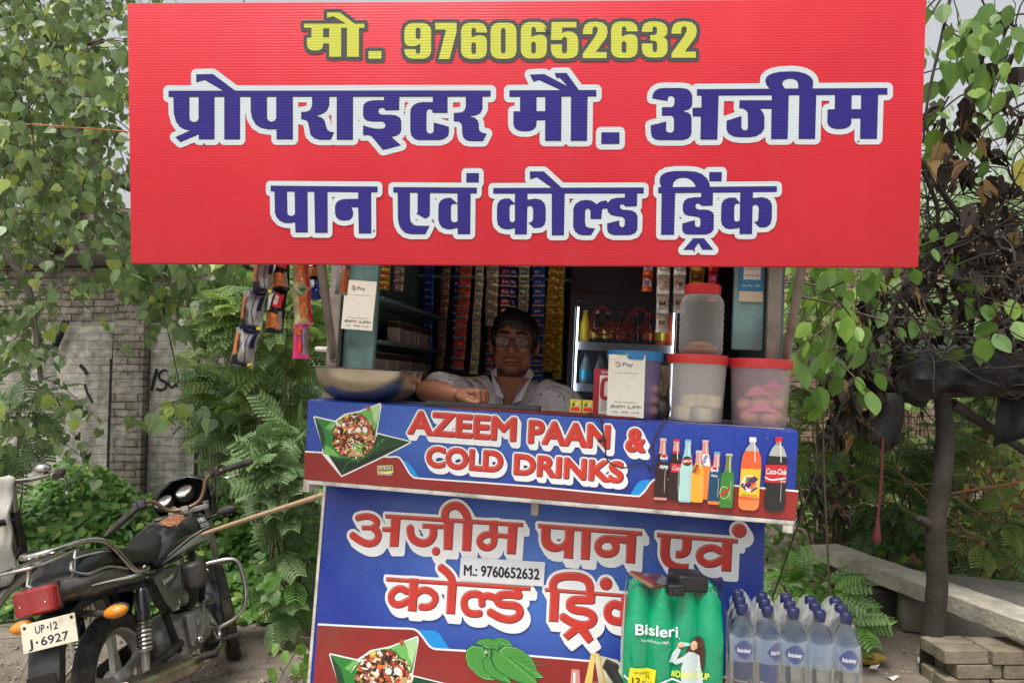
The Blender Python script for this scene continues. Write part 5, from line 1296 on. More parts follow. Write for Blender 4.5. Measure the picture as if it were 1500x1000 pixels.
# bottles inside
def fridge_bottle(x,y,z,h,r,body,cap,label,lab_m=None,grp="bottles on the upper fridge shelf"):
 M=Frame(fz.w((x,y,z)),fz.R).mat();t=thing("drink_bottle",label,"bottle",M=M,group=grp)
 b=MB();b.lathe([(0,.001),(r*.86,.001),(r,.008),(r,h*.52),(r*.93,h*.6),(r*.6,h*.78),(r*.36,h*.9),(r*.36,h*.94)],18);b.build("body",body,t,world=False)
 b=MB();b.lathe([(r*.4,h*.92),(r*.42,h),(0,h)],14);b.build("cap",cap,t,world=False)
 if lab_m:b=MB();b.lathe([(r*1.015,h*.22),(r*1.015,h*.5)],18);b.build("wrapper",lab_m,t,world=False)
COLA=mat("cola_bottle",S(56,24,20),.12);ORB=mat("orange_bottle",S(214,84,36),.15);YLB=mat("yellow_bottle",S(226,186,36),.15);CLW=mat("clear_water_bottle",S(150,170,180),.08,alpha=.6)
capW,capR,capB,capY=mat("cap_white",S(226,226,220),.4),mat("cap_red",S(190,40,40),.4),mat("cap_navy",S(30,50,140),.4),mat("cap_yellow",S(226,190,50),.4)
ub=[(.06,YLB,capY,None,"yellow drink bottle at the left end of the upper fridge shelf"),(.115,COLA,capW,F_['gold'],"dark cola bottle with white cap and golden wrapper"),(.17,COLA,capW,F_['yellow'],"dark cola bottle with white cap and yellow wrapper"),(.235,COLA,capR,F_['red'],"dark cola bottle with red cap and red wrapper behind the door script"),(.30,COLA,capR,None,"dark cola bottle with red cap and bare sides"),(.36,COLA,capR,F_['orange'],"dark cola bottle with red cap and orange wrapper"),(.42,ORB,capY,F_['yellow'],"orange drink bottle with yellow cap and wrapper"),(.47,ORB,capR,F_['orange'],"orange drink bottle at the right end of the upper fridge shelf")]
for x,bd,cp_,lm,lb_ in ub:fridge_bottle(x*.79+.008,.07,.62+.234,.135,.0215,bd,cp_,lb_,lm)
for k,x in enumerate((.065,.12,.18,.24)):fridge_bottle(x,.06,.62+.076,.125,.023,CLW,capB,("clear water bottle with navy cap first from the left on the lower fridge shelf","clear water bottle with navy cap second from the left on the lower fridge shelf","clear water bottle with navy cap third from the left on the lower fridge shelf","clear water bottle with navy cap beside the red carton on the lower fridge shelf")[k],F_['cyan'],"bottles on the lower fridge shelf")
for k,x in enumerate((.745,.782)):
 t=thing("tea_packet",("small yellow and orange packet left of its twin below the fridge","small yellow and orange packet right of its twin beside the red carton")[k],"packet",M=kfr(x,.26,.0).mat(),group="yellow packets on the counter")
 b=MB();b.box((0,0,.019),(.033,.02,.038));b.build("packet",F_['yellow'],t,world=False);A=Art(Frame((0,-.0105,0),np.eye(3)),base=.0004)
 A.poly([(-.014,.004),(.014,.004),(.012,.016),(-.012,.014)],F_['red'],1);A.poly([(-.012,.02),(-.002,.018),(-.006,.032)],F_['green'],1);A.poly([(.0,.018),(.01,.02),(.01,.03),(.002,.03)],PAPER,1)
 o=A.mb['p'].build("packet_print",A.mats,None,world=False,smooth=0);o.parent=t
# silver pouch between the blue and middle tubs
b=MB();V,F=sachet_mesh(.05,.15,.014,9,77);b.add(V,F);b.move(np.array(kfr(.995,.17,.15,.3).mat()));o=b.build("foil_pouch",foil("dull_gold",S(150,132,104),.3),smooth=60);tag(o,"crumpled dull golden foil pouch between the blue and middle tubs","pouch")
b=MB();b.ell((0,0,0),(.028,.02,.03),n=12,m=8);b.move(np.array(kfr(.992,.10,.03).mat()));o=b.build("wire_bundle",mat("dark_mesh",S(60,56,54),.4,var=.7,vscale=120));tag(o,"small dark bundle of wire wedged between two tubs","wire bundle")

# ------------------------------------------------------------------ the shopkeeper
SKIN=mat("brown_skin",S(146,98,74),.46,var=.1,vscale=25,bump=.05,bscale=200)
HAIR=mat("black_hair",S(18,16,16),.45,var=.3,vscale=90,bump=.4,bscale=160)
SHIRT=None
def shirtmat():
 m=mat("white_polo_cloth",S(240,240,242),.85,var=.05,vscale=12);N=m.node_tree.nodes;L=m.node_tree.links;b=N["Principled BSDF"]
 old=b.inputs["Base Color"].links[0].from_socket
 tc=N.new("ShaderNodeTexCoord");v=N.new("ShaderNodeTexVoronoi");v.inputs["Scale"].default_value=27;v.inputs["Randomness"].default_value=.55;L.new(tc.outputs["Object"],v.inputs["Vector"])
 mr=N.new("ShaderNodeMapRange");mr.inputs[1].default_value=.09;mr.inputs[2].default_value=.14;mr.inputs[3].default_value=.85;mr.inputs[4].default_value=0;L.new(v.outputs["Distance"],mr.inputs[0])
 mx=N.new("ShaderNodeMix");mx.data_type='RGBA';L.new(mr.outputs[0],mx.inputs[0]);L.new(old,mx.inputs[6]);mx.inputs[7].default_value=(*S(54,54,66),1);L.new(mx.outputs[2],b.inputs["Base Color"])
 # woven folds
 n=N.new("ShaderNodeTexNoise");n.inputs["Scale"].default_value=7;n.inputs["Detail"].default_value=3;n.inputs["Distortion"].default_value=2.2;L.new(tc.outputs["Object"],n.inputs["Vector"])
 bp=N.new("ShaderNodeBump");bp.inputs["Strength"].default_value=1.0;bp.inputs["Distance"].default_value=.05;L.new(n.outputs["Fac"],bp.inputs["Height"]);L.new(bp.outputs[0],b.inputs["Normal"])
 return m
SHIRT=shirtmat()
def person():
 hx,hy,hz=.490,.60,.212           # head centre in the kiosk
 P=thing("person","man in dotted white polo shirt and glasses sitting behind the counter, fist on the counter","person",KI.w((hx,hy+.05,-.6)))
 HF=Frame(KI.w((hx,hy,hz)),KI.R@rot(rad(4),rad(2),rad(0)))
 b=MB()
 def H(c,s,n=18,m=12,R=None):b.ell(HF.w(c),s,HF.R if R is None else HF.R@R,n,m)
 H((0,.012,.030),(.072,.094,.082));H((0,-.012,-.035),(.062,.074,.072));H((0,-.036,-.080),(.040,.042,.032))     # skull, face, chin
 for sx in(-1,1):
  H((sx*.043,-.028,-.050),(.024,.034,.044));H((sx*.038,-.058,-.016),(.022,.018,.017));H((sx*.079,.014,-.008),(.010,.020,.033),R=rot(rad(18*sx),0,rad(6*sx)))
  H((sx*.030,-.078,.030),(.025,.012,.009))                                                                                # brow ridge
 b.tube([HF.w((0,-.076,.022)),HF.w((0,-.088,.0)),HF.w((0,-.101,-.022))],[.008,.0095,.012],10);H((0,-.096,-.025),(.0115,.012,.010))
 for sx in(-1,1):H((sx*.013,-.089,-.028),(.010,.011,.008))
 H((0,-.080,-.047),(.026,.010,.010));H((0,-.083,-.058),(.024,.009,.0055));H((0,-.081,-.067),(.020,.009,.0065))
 # neck and chest, bare arms
 nb=KI.w((hx+.004,hy+.035,.06));b.tube([HF.w((0,.022,-.05)),nb,KI.w((hx,hy+.045,-.01))],[.058,.060,.085],16)
 b.ell(KI.w((hx,hy+.06,-.16)),(.145,.085,.17),KI.R)
 # viewer's left arm: shoulder, elbow out on the counter, forearm across to the fist
 el=KI.w((.240,.375,.038));wr=KI.w((.368,.295,.030));sh=KI.w((.345,.60,.010))
 b.tube([sh,KI.w((.285,.49,.026)),el],[.050,.044,.037],14);b.ell(el,(.037,.037,.035));b.tube(smooth_path([el,(el+wr)/2+(0,0,.003),wr],3),[.037,.038,.037,.034,.030,.026,.023],14)
 # fist: palm block and five bent fingers
 HD=Frame(wr,KI.R@rot(rad(-18),0,rad(4)))
 b.ell(HD.w((.036,.004,.004)),(.046,.034,.023),HD.R);b.ell(HD.w((.060,-.004,.012)),(.022,.036,.019),HD.R)
 for k,(yy,ln,rr)in enumerate(((-.036,.92,.0090),(-.017,1.03,.0096),(.003,1.0,.0094),(.022,.84,.0083))):
  k0=HD.w((.060,yy,.018));k1=HD.w((.060+.036*ln,yy-.001,.021));k2=HD.w((.060+.044*ln,yy-.002,-.004));k3=HD.w((.060+.020*ln,yy-.002,-.020))
  b.tube([k0,k1],[rr*1.12,rr*1.02],9);b.tube([k1,k2],[rr*1.02,rr*.95],9);b.tube([k2,k3],[rr*.95,rr*.85],9)
  for q,s_ in((k0,1.18),(k1,1.1),(k2,.98),(k3,.86)):b.ell(q,(rr*s_,)*3,n=10,m=7)
 b.ell(HD.w((.076,-.006,.004)),(.026,.036,.018),HD.R);b.ell(HD.w((.062,-.004,-.012)),(.034,.032,.016),HD.R)
 t0,t1,t2=HD.w((.030,-.036,.0)),HD.w((.070,-.052,-.008)),HD.w((.104,-.046,-.018))
 b.tube([t0,t1],[.0125,.0108],9);b.tube([t1,t2],[.0108,.0085],9);
 for q,s_ in((t0,.013),(t1,.0112),(t2,.0088)):b.ell(q,(s_,)*3,n=10,m=7)
 # viewer's right arm goes down behind the counter
 sr=KI.w((.655,.61,.0));er=KI.w((.745,.53,-.16));hr=KI.w((.68,.42,-.24))
 b.tube([sr,er,hr],[.050,.042,.034],12);b.ell(er,(.045,)*3);b.ell(hr,(.045,.05,.03))
 b.tube([KI.w((hx,hy+.07,-.2)),KI.w((hx,hy+.07,-.55))],[.14,.15],14)
 body=remesh(b,"body",SKIN,P,.0036,2)
 # eyes, brows, lips, stubble
 for sx in(-1,1):q=MB();q.tube(smooth_path([HF.w((sx*.0175,-.0775,.0145)),HF.w((sx*.030,-.0815,.0185)),HF.w((sx*.044,-.0745,.0145))],3),.0034,8);q.build('eyelid',SKIN,P)
 e=MB();irm=mat("eye_dark",S(20,14,12),.15);whm=mat("eye_white",S(150,136,126),.4)
 for sx in(-1,1):e.ell(HF.w((sx*.0305,-.0715,.012)),(.0125,.008,.0048),HF.R,14,8)
 e.build("eyes",whm,P)
 for sx in(-1,1):q=MB();q.ell(HF.w((sx*.0305,-.0785,.0115)),(.0056,.0025,.0050),HF.R,12,8);q.build("iris",irm,P)
 for sx in(-1,1):q=MB();q.tube(smooth_path([HF.w((sx*.012,-.090,.034)),HF.w((sx*.03,-.091,.040)),HF.w((sx*.052,-.078,.032))],4),[.003,.0042,.0048,.005,.005,.0046,.004,.003,.002],6);q.build("eyebrow",HAIR,P)
 q=MB();q.tube(smooth_path([HF.w((-.026,-.086,-.049)),HF.w((-.012,-.094,-.0445)),HF.w((0,-.094,-.047)),HF.w((.012,-.094,-.0445)),HF.w((.026,-.086,-.049))],3),.0022,6);q.build("moustache",mat("stubble",S(64,44,36),.8),P)
 q=MB();q.tube(smooth_path([HF.w((-.022,-.0875,-.0625)),HF.w((0,-.0935,-.0615)),HF.w((.022,-.0875,-.0625))],4),.0022,6);q.build("lips",mat("lip",S(82,46,40),.5),P)
 # hair: cap with a fringe edge
 hb=MB();r=np.random.RandomState(2)
 hb.ell(HF.w((0,.026,.050)),(.082,.096,.076),HF.R,22,14);hb.ell(HF.w((0,.055,.0)),(.070,.062,.07),HF.R)
 for sx in(-1,1):hb.ell(HF.w((sx*.075,.012,.030)),(.012,.042,.044),HF.R);hb.tube([HF.w((sx*.078,-.010,.045)),HF.w((sx*.077,-.012,-.006))],[.010,.004],8)
 for k in range(34):
  u=r.uniform(-1,1);x=u*.072;y0=r.uniform(-.02,.02);ln=r.uniform(-.010,.014);c_=math.sqrt(max(0,1-.8*u*u))
  hb.tube(smooth_path([HF.w((x*.7-.01,y0,.118-.03*u*u)),HF.w((x*.9,-.052*c_-.004,.108-.03*u*u)),HF.w((x,-.080*c_-.004,.082-.012*u*u)),HF.w((x*1.03+.012,-.086*c_-.004,.056+ln-.006*u))],3),[.012,.013,.013,.012,.011,.010,.008,.006,.004,.003],7)
 remesh(hb,"hair",HAIR,P,.0045,1)
 # spectacles
 g=MB();FRM=mat("spectacle_frame",S(16,16,18),.3)
 for sx in(-1,1):
  ring=[HF.w((sx*.033+.0245*math.copysign(abs(math.cos(t))**.7,math.cos(t)),-.098+.010*abs((sx*.033+.0245*math.cos(t))/.06)**2,.008+.0175*math.copysign(abs(math.sin(t))**.8,math.sin(t))))for t in np.linspace(0,2*math.pi,26,endpoint=False)]
  g.tube(ring,.0012,6,closed=True);g.tube([HF.w((sx*.058,-.088,.014)),HF.w((sx*.079,-.05,.014)),HF.w((sx*.083,.01,.008))],.0018,6)
  k=len(ring);lens=MB();lens.add(ring,[tuple(range(k))]);lens.build("lens",film("spectacle_lens",S(210,214,214),.14,.03),P)
 g.tube([HF.w((-.009,-.097,.013)),HF.w((0,-.1,.015)),HF.w((.009,-.097,.013))],.0017,6);g.build("glasses",FRM,P)
 # shirt
 s=MB()
 s.loft([[KI.w((hx+.012+w*math.cos(t),hy+.06+d*math.sin(t),z+sl*abs(math.cos(t))**1.5))for t in np.linspace(0,2*math.pi,28,endpoint=False)]for w,d,z,sl in((.19,.125,-.55,0),(.195,.13,-.35,0),(.20,.132,-.18,0),(.205,.128,-.08,0),(.20,.118,.0,-.01),(.18,.102,.045,-.02),(.14,.086,.075,-.025),(.09,.072,.095,-.02))])
 for A_,B_ in(((.41,.645,.045),(.345,.62,.015)),((.58,.645,.045),(.655,.62,.005))):s.tube([KI.w(A_),KI.w(B_)],[.062,.076],16);s.ell(KI.w(B_),(.077,.077,.077),n=18)
 s.tube(smooth_path([KI.w((.345,.62,.015)),KI.w((.312,.56,.014)),KI.w((.284,.49,.028)),KI.w((.258,.425,.040))],3),[.077,.077,.077,.076,.075,.073,.071,.069,.067,.065],16)
 s.tube(smooth_path([KI.w((.655,.62,.005)),KI.w((.69,.60,-.02)),KI.w((.73,.56,-.08)),KI.w((.748,.53,-.15))],3),[.077,.077,.077,.076,.075,.073,.071,.069,.067,.065],16)
 so=remesh(s,"polo_shirt",SHIRT,P,.006,3)
 # cut the neck opening: a V of skin shown by a raised placket and collar
 v=MB();v.add([HF.w((-.036,-.02,-.118)),HF.w((.040,-.02,-.118)),KI.w((.498,.505,-.035))],[(0,1,2)])
 skinv=MB();pts=[KI.w((.452,.522,.085)),KI.w((.545,.522,.085)),KI.w((.508,.480,-.028)),KI.w((.498,.478,-.034)),KI.w((.49,.480,-.028))]
 rings=[]
 c0=[(.435,.53,.098),(.455,.512,.07),(.475,.494,.03),(.497,.4775,-.036)];c1=[(.565,.53,.098),(.545,.512,.07),(.522,.494,.03),(.499,.4775,-.036)]
 mid=[(.50,.500,.095),(.50,.488,.066),(.499,.478,.025),(.498,.4755,-.036)]
 V=[KI.w(np.array(a_)+(0,-.012,0))for row_ in(c0,mid,c1)for a_ in row_]
 skinv.add(V,[(i*4+j_,i*4+j_+1,(i+1)*4+j_+1,(i+1)*4+j_)for i in range(2)for j_ in range(3)]);skinv.build("open_neck",SKIN,P)
 COLr=mat("collar_cloth",S(214,214,218),.85,var=.04,vscale=30)
 for sx,cpts in((-1,[(.428,.60,.128),(.420,.545,.112),(.436,.505,.078),(.462,.468,.030),(.488,.458,.022),(.492,.462,.0),(.474,.468,.045),(.452,.500,.098),(.440,.55,.128)]),(1,[(.556,.60,.128),(.572,.545,.112),(.562,.505,.078),(.548,.464,.020),(.520,.456,.012),(.512,.462,-.004),(.528,.470,.045),(.545,.500,.098),(.552,.55,.128)])):
  q=MB();o_=[KI.w(p)for p in cpts];n_=len(o_);inn=[p+KI.R@np.array((0,.006,-.002))for p in o_]
  q.add(o_+inn,[tuple(range(n_)),tuple(range(n_,2*n_))[::-1]]+[(i,(i+1)%n_,n_+(i+1)%n_,n_+i)for i in range(n_)]);q.build("collar",COLr,P,smooth=60)
 q=MB();q.tube([KI.w((.498,.464,-.03)),KI.w((.502,.458,-.12))],.010,8);q.build("placket",COLr,P)
 return P
person()

# ------------------------------------------------------------------ motorcycle (x forward, y left, z up)
def motorcycle():
 h,lean,pit=-.024,.236,-.052
 fw=np.array([math.sin(h),math.cos(h),0]);lf=np.array([-math.cos(h),math.sin(h),0]);up=np.array([0,0,1.0])
 lf2=lf*math.cos(lean)-up*math.sin(lean);up2=up*math.cos(lean)+lf*math.sin(lean)
 fw2=fw*math.cos(pit)+up2*math.sin(pit);up3=up2*math.cos(pit)-fw*math.sin(pit)
 FR=Frame((-1.612,3.276,-.01),np.stack([fw2,lf2,up3],1))
 T=thing("parked_motorcycle","dusty black motorcycle with chrome carrier leaning on its side stand left of the kiosk","motorcycle",M=FR.mat())
 BLK=mat("black_gloss_paint",S(24,26,30),.24,coat=.6,var=.15,vscale=4,dirt=S(116,110,102),dscale=4,damt=.5)
 DB=mat("dusty_black_plastic",S(38,38,40),.55,var=.2,vscale=8,dirt=S(104,94,80),dscale=6,damt=.45)
 CHR=mat("worn_chrome",S(196,194,188),.16,metal=1.0,var=.08,vscale=10,dirt=S(120,100,78),dscale=11,damt=.5)
 RUB=mat("tyre_rubber",S(40,38,36),.85,var=.25,vscale=20,bump=.3,bscale=80,dirt=S(112,100,86),dscale=9,damt=.5)
 ALU=mat("dull_alloy",S(164,162,156),.36,metal=.45,var=.15,vscale=12,dirt=S(84,72,58),dscale=8,damt=.6)
 SEATM=mat("black_vinyl",S(32,33,34),.34,var=.15,vscale=9,bump=.15,bscale=140)
 SILVD=mat("silver_decal",S(196,196,192),.35)
 AMB=mat("amber_lens",S(226,138,36),.15,var=.1,vscale=30,coat=.4);REDL=mat("red_lens",S(150,26,30),.18,var=.15,vscale=30,coat=.5,dirt=S(176,90,84),dscale=12,damt=.4)
 BRZ=mat("rusty_bar",S(126,100,80),.4,metal=.6,var=.2,vscale=14)
 def B(mb,name,m,par=T,**k):return mb.build(name,m,par,world=False,**k)
 def wheel(cx,steer,name):
  c,s=math.cos(steer),math.sin(steer);R=np.array([[c,-s,0],[s,c,0],[0,0,1]])
  W=thing(name,"","",(0,0,0));
  for k_ in('label','category'):del W[k_]
  W.parent=T;W.matrix_basis=Matrix.Translation((cx,0,.30))@Matrix.Rotation(steer,4,'Z')
  t=MB();n=64
  prof=[(.222,-.026),(.232,-.033),(.262,-.041),(.286,-.034),(.298,-.018),(.3005,0),(.298,.018),(.286,.034),(.262,.041),(.232,.033),(.222,.026)]
  V=[];F=[]
  for i in range(n):
   a=2*math.pi*i/n
   for q,(r_,y_)in enumerate(prof):
    rr=r_+(.004 if(i%2==0 and abs(y_)<.03 and r_>.28)else 0);V.append((rr*math.cos(a),y_,rr*math.sin(a)))
  k=len(prof)
  for i in range(n):
   for q in range(k-1):F.append((i*k+q,((i+1)%n)*k+q,((i+1)%n)*k+q+1,i*k+q+1))
  B(MB().add(V,F),"tyre",RUB,W)
  r=MB();pr=[(.226,-.03),(.214,-.026),(.206,-.014),(.204,0),(.206,.014),(.214,.026),(.226,.03),(.228,0)]
  V=[];F=[];k=len(pr)
  for i in range(48):
   a=2*math.pi*i/48
   V+=[(r_*math.cos(a),y_,r_*math.sin(a))for r_,y_ in pr]
  for i in range(48):
   for q in range(k):F.append((i*k+q,((i+1)%48)*k+q,((i+1)%48)*k+(q+1)%k,i*k+(q+1)%k))
  r.add(V,F);B(r,"rim",ALU,W)
  for i in range(5):
   a=2*math.pi*i/5+.3;d=np.array([math.cos(a),0,math.sin(a)]);e=np.array([-math.sin(a),0,math.cos(a)]);q=MB()
   q.loft([[d*rr_+e*w*sx+np.array([0,y_,0])for sx,y_ in((-1,-.012),(1,-.012),(1,.012),(-1,.012))]for rr_,w in((.05,.030),(.11,.020),(.16,.017),(.208,.026))]);B(q,"spoke",ALU,W,smooth=30)
  hb=MB();hb.tube([(0,-.055,0),(0,-.035,0),(0,.035,0),(0,.055,0)],[.035,.062,.062,.035],24);B(hb,"hub",ALU,W)
  return W
 wheel(0,0,"rear_wheel");ST=rad(24);wheel(1.225,ST,"front_wheel")
 def stv(p):
  p=np.array(p,float);c,s=math.cos(ST),math.sin(ST);d=p-(1.02,0,0);return np.array([1.02+d[0]*c-d[1]*s,d[0]*s+d[1]*c,p[2]])
 def sup(x,zc,hw,hh,n=24,e=2.4,yc=0.0,flat=None):
  out=[]
  for i in range(n):
   t=2*math.pi*i/n;c,s=math.cos(t),math.sin(t)
   out.append((x,yc+hw*math.copysign(abs(c)**(2/e),c),zc+hh*math.copysign(abs(s)**(2/e),s)))
  return out
 def shell(rings,name,m,e=2.4,par=T,n=24):q=MB();q.loft([sup(*r,n=n,e=e)for r in rings]);return B(q,name,m,par,smooth=50)
 TX=[.315,.35,.42,.52,.62,.73,.84,.92,.965,.985];TZC=[.735,.745,.77,.79,.805,.82,.825,.815,.80,.79];THW=[.085,.110,.120,.127,.134,.142,.148,.143,.112,.06];THH=[.03,.05,.075,.10,.113,.116,.110,.098,.075,.045]
 tank=shell([(x,zc,hw,hh)for x,zc,hw,hh in zip(TX,TZC,THW,THH)],"fuel_tank",BLK)
 # tank decals follow the tank side
 def tank_y(x,z):
  zc,hw,hh=(np.interp(x,TX,q)for q in(TZC,THW,THH))
  q=min(1,abs((z-zc)/hh));return hw*(1-q**2.4)**(1/2.4)
 def decal(lo,hi,x0,x1,m,name,off=.0022):
  for s in(-1,1):
   V=[];N_=16
   for i in range(N_+1):
    x=x0+(x1-x0)*i/N_;a,b_=lo(x),hi(x)
    for j in range(4):z=a+(b_-a)*j/3;V.append((x,s*(tank_y(x,z)+off),z))
   q=MB();q.add(V,[(i*4+j,(i+1)*4+j,(i+1)*4+j+1,i*4+j+1)for i in range(N_)for j in range(3)]);B(q,name,m,tank)
 f1=lambda x:.722+.085*np.sin(np.clip((x-.35)/.56,0,1)*1.6)
 decal(lambda x:f1(x)-.008-.044*np.clip((x-.35)/.5,0,1),f1,.36,.95,SILVD,"silver_decal")
 decal(lambda x:f1(x)+.010,lambda x:f1(x)+.018,.40,.93,SILVD,"pin_stripe")
 dust=MB();V=[]
 for i in range(7):
  for j in range(7):
   x=.55+.17*i/6+.01*math.sin(j*3);y=-.108+.085*j/6;zc,hw,hh=(np.interp(x,TX,q)for q in(TZC,THW,THH))
   V.append((x+.012*math.sin(j*2),y,zc+hh*(1-(abs(y)/hw)**2.4)**(1/2.4)+.003))
 dust.add(V,[(i*7+j,(i+1)*7+j,(i+1)*7+j+1,i*7+j+1)for i in range(6)for j in range(6)if(i,j)not in((0,0),(5,5),(5,0),(0,5))]);B(dust,"rusty_patch",mat("ochre_dust",S(142,92,60),.9,var=.5,vscale=40,dirt=S(60,52,46),dscale=24,damt=.8),tank)
 cp=MB();cp.lathe([(.036,0),(.036,.01),(.03,.014),(0,.014)],24,(.66,0,.924));B(cp,"filler_cap",CHR,tank)
 for s in(-1,):
  fr=Frame((.835,s*.0,.80),np.array([[1,0,0],[0,1,0],[0,0,1]]))
  for body,z,x0,x1 in(("HERO",.858,.775,.865),("HONDA",.828,.775,.885)):
   V,F,E=text_tris(body,.03);mn,mx=V[:,0].min(),V[:,0].max();P_=[]
   for v in V:
    x=x0+(x1-x0)*(v[0]-mn)/(mx-mn);zz=z+v[1]*.024/.727;P_.append((x,-(tank_y(x,zz)+.0045),zz))
   q=MB();q.add(P_,F);B(q,"lettering",mat("badge_silver",S(206,206,200),.3),tank,smooth=0)
 shell([(-.33,.80,.085,.035),(-.26,.825,.118,.05),(-.15,.838,.126,.052),(.0,.822,.128,.05),(.12,.800,.124,.05),(.22,.780,.112,.05),(.32,.775,.106,.054),(.40,.79,.102,.06),(.455,.822,.085,.052),(.48,.84,.06,.03)],"seat",SEATM,e=2.8)
 shell([(-.44,.765,.085,.045),(-.36,.765,.118,.055),(-.22,.755,.138,.062),(-.05,.735,.145,.062),(.1,.715,.138,.056),(.2,.70,.10,.045)],"tail_cowl",BLK,e=3)
 for s in(-1,1):
  q=MB();P_=[(-.30,s*.134,.752),(-.18,s*.1435,.742),(-.04,s*.1485,.728),(.08,s*.1455,.728),(.13,s*.135,.75)];q.tube(smooth_path(P_,4),np.interp(np.linspace(0,1,17),[0,.5,.85,1],[.002,.008,.010,.003]),6);B(q,"side_stripe",SILVD)
 # lamp, plate, rear mudguard, indicators
 q=MB();q.rbox((-.455,-.012,.757),(.06,.156,.098),.02);lamp=B(q,"tail_lamp",REDL);q=MB();q.rbox((-.43,-.012,.757),(.03,.150,.106),.012);B(q,"lamp_housing",DB,lamp)
 for y in(-.058,.036):q=MB();q.ell((-.486,y,.748),(.003,.005,.005));B(q,"lens_screw",CHR,lamp)
 q=MB();V=[];sec=[(-.14,.715),(-.30,.70),(-.40,.66),(-.445,.58),(-.475,.48),(-.50,.38),(-.505,.30)]
 for x,z in sec:
  w=.075 if z>.6 else .065;V+=[(x+.02,-w,z-.03),(x,-w*.9,z),(x-.008,0,z+.006),(x,w*.9,z),(x+.02,w,z-.03)]
 q.add(V,[(i*5+j,(i+1)*5+j,(i+1)*5+j+1,i*5+j+1)for i in range(len(sec)-1)for j in range(4)]);o=B(q,"rear_mudguard",DB);sdm=o.modifiers.new("t",'SOLIDIFY');sdm.thickness=.006
 q=MB();q.box((-.505,-.012,.475),(.008,.105,.045));B(q,"reflector",mat("dark_reflector",S(34,30,30),.25),o)
 q=MB();q.ell((-.515,-.005,.40),(.006,.035,.028),n=18);B(q,"blue_sticker",mat("sticker_blue",S(38,84,190),.4),o);q=MB();q.ell((-.521,-.004,.402),(.003,.012,.012),n=14);B(q,"red_spot",mat("sticker_red",S(200,40,44),.4),o)
 PF=Frame((-.490,.045,.585),np.array([[0,1,0],[-1,0,0],[0,0,1.0]])@rot(0,rad(-4),0))
 pl=MB();pl.rbox((.10,.0,.05),(.202,.004,.102),.002);pl.v=[tuple(PF.w(p))for p in pl.v];plate=B(pl,"number_plate",mat("plate_cream",S(214,208,186),.5,var=.08,vscale=12,dirt=S(150,120,84),dscale=9,damt=.6))
 A=Art(PF,base=.0026);A.step=.0006;PI_=mat("plate_ink",S(34,40,66),.5)
 A.text("UP",(.052,.060),(.087,.060),.028,PI_,1,bold=.01);A.disc((.0985,.073),.0042,PI_,1);A.text("12",(.108,.060),(.135,.060),.028,PI_,1,bold=.01)
 A.text("J",(.020,.014),(.038,.014),.031,PI_,1,bold=.01);A.disc((.053,.029),.0042,PI_,1);A.text("6927",(.068,.014),(.170,.014),.031,PI_,1,bold=.01)
 for x in(.014,.188):A.disc((x,.088),.006,mat("bolt_dark",S(52,50,46),.4,metal=.6),1)
 o=A.mb['p'].build("plate_lettering",A.mats,None,world=False,smooth=0);o.parent=plate
 q=MB();q.box((-.475,-.055,.64),(.014,.16,.06));B(q,"plate_bracket",DB,plate)
 for y,x,z in((-.205,-.30,.632),(.135,-.335,.662)):
  sg=1 if y>0 else-1
  q=MB();q.ell((x,y,z),(.030,.048,.026),n=20,m=12);ind=B(q,"indicator",AMB);q=MB();q.ell((x+.012,y,z+.004),(.027,.049,.0265),n=20,m=12);B(q,"indicator_shell",DB,ind);q=MB();q.tube([(x+.01,y-sg*.04,z),(x+.03,.06*sg,z+.02)],.013,10);B(q,"indicator_stalk",DB,ind)
 # chrome grab rail and carrier rack
 q=MB();P_=[(.12,-.150,.735),(.05,-.152,.735),(-.01,-.150,.760),(-.10,-.135,.865),(-.16,-.120,.912),(-.24,-.100,.928),(-.34,-.085,.925)]
 q.tube(smooth_path(P_+[(-.40,-.04,.92),(-.40,.04,.92)]+[(x,-y,z)for x,y,z in P_[::-1]],5),.0125,10);B(q,"grab_rail",CHR)
 q=MB();q.tube(smooth_path([(.02,-.14,.75),(-.15,-.125,.80),(-.30,-.12,.80),(-.36,-.10,.83),(-.30,-.09,.87),(-.10,-.12,.86)],5),.007,8);B(q,"rail_loop",CHR)
 rk=MB();rk.tube(smooth_path([(-.22,-.08,.905),(-.50,-.075,.885),(-.545,-.04,.884),(-.545,.04,.884),(-.50,.075,.885),(-.22,.08,.905)],4),.007,8)
 for y in(-.04,0,.04):rk.tube([(-.22,y,.9),(-.54,y,.884)],.005,8)
 rk.tube([(-.35,-.078,.888),(-.35,.078,.888)],.005,8);rk.tube([(-.30,.09,.90),(-.34,.09,.81)],.006,8);rk.tube([(-.30,-.09,.90),(-.34,-.09,.81)],.006,8);B(rk,"carrier_rack",CHR)
 # shocks, swing arm, chain cover, muffler
 for s in(-1,1):
  a_,b_=np.array((.035,s*.150,.665)),np.array((-.005,s*.125,.305));d=b_-a_
  q=MB();q.tube([a_,a_+d*.05,a_+d*.36,a_+d*.37],[.020,.030,.031,.026],18);sh=B(q,"shock_absorber",BLK)
  q=MB();hel=[a_+d*(.36+.34*i/96)+np.array([math.cos(i*.46)*.029,math.sin(i*.46)*.029,0])for i in range(97)];q.tube(hel,.0055,6);B(q,"spring",CHR,sh)
  q=MB();q.tube([a_+d*.3,a_+d*.98],[.016,.017],14);q.tube([a_+d*.68,a_+d*.72],[.030,.030],16);B(q,"damper_rod",ALU,sh)
  q=MB();q.tube([(.42,s*.09,.33),(-.03,s*.105,.30)],.022,10);B(q,"swing_arm",DB)
 q=MB();q.loft([sup(x,z,.012,hh,14,3,yc=.085)for x,z,hh in((-.1,.32,.05),(.1,.34,.055),(.35,.35,.06))]);B(q,"chain_cover",DB)
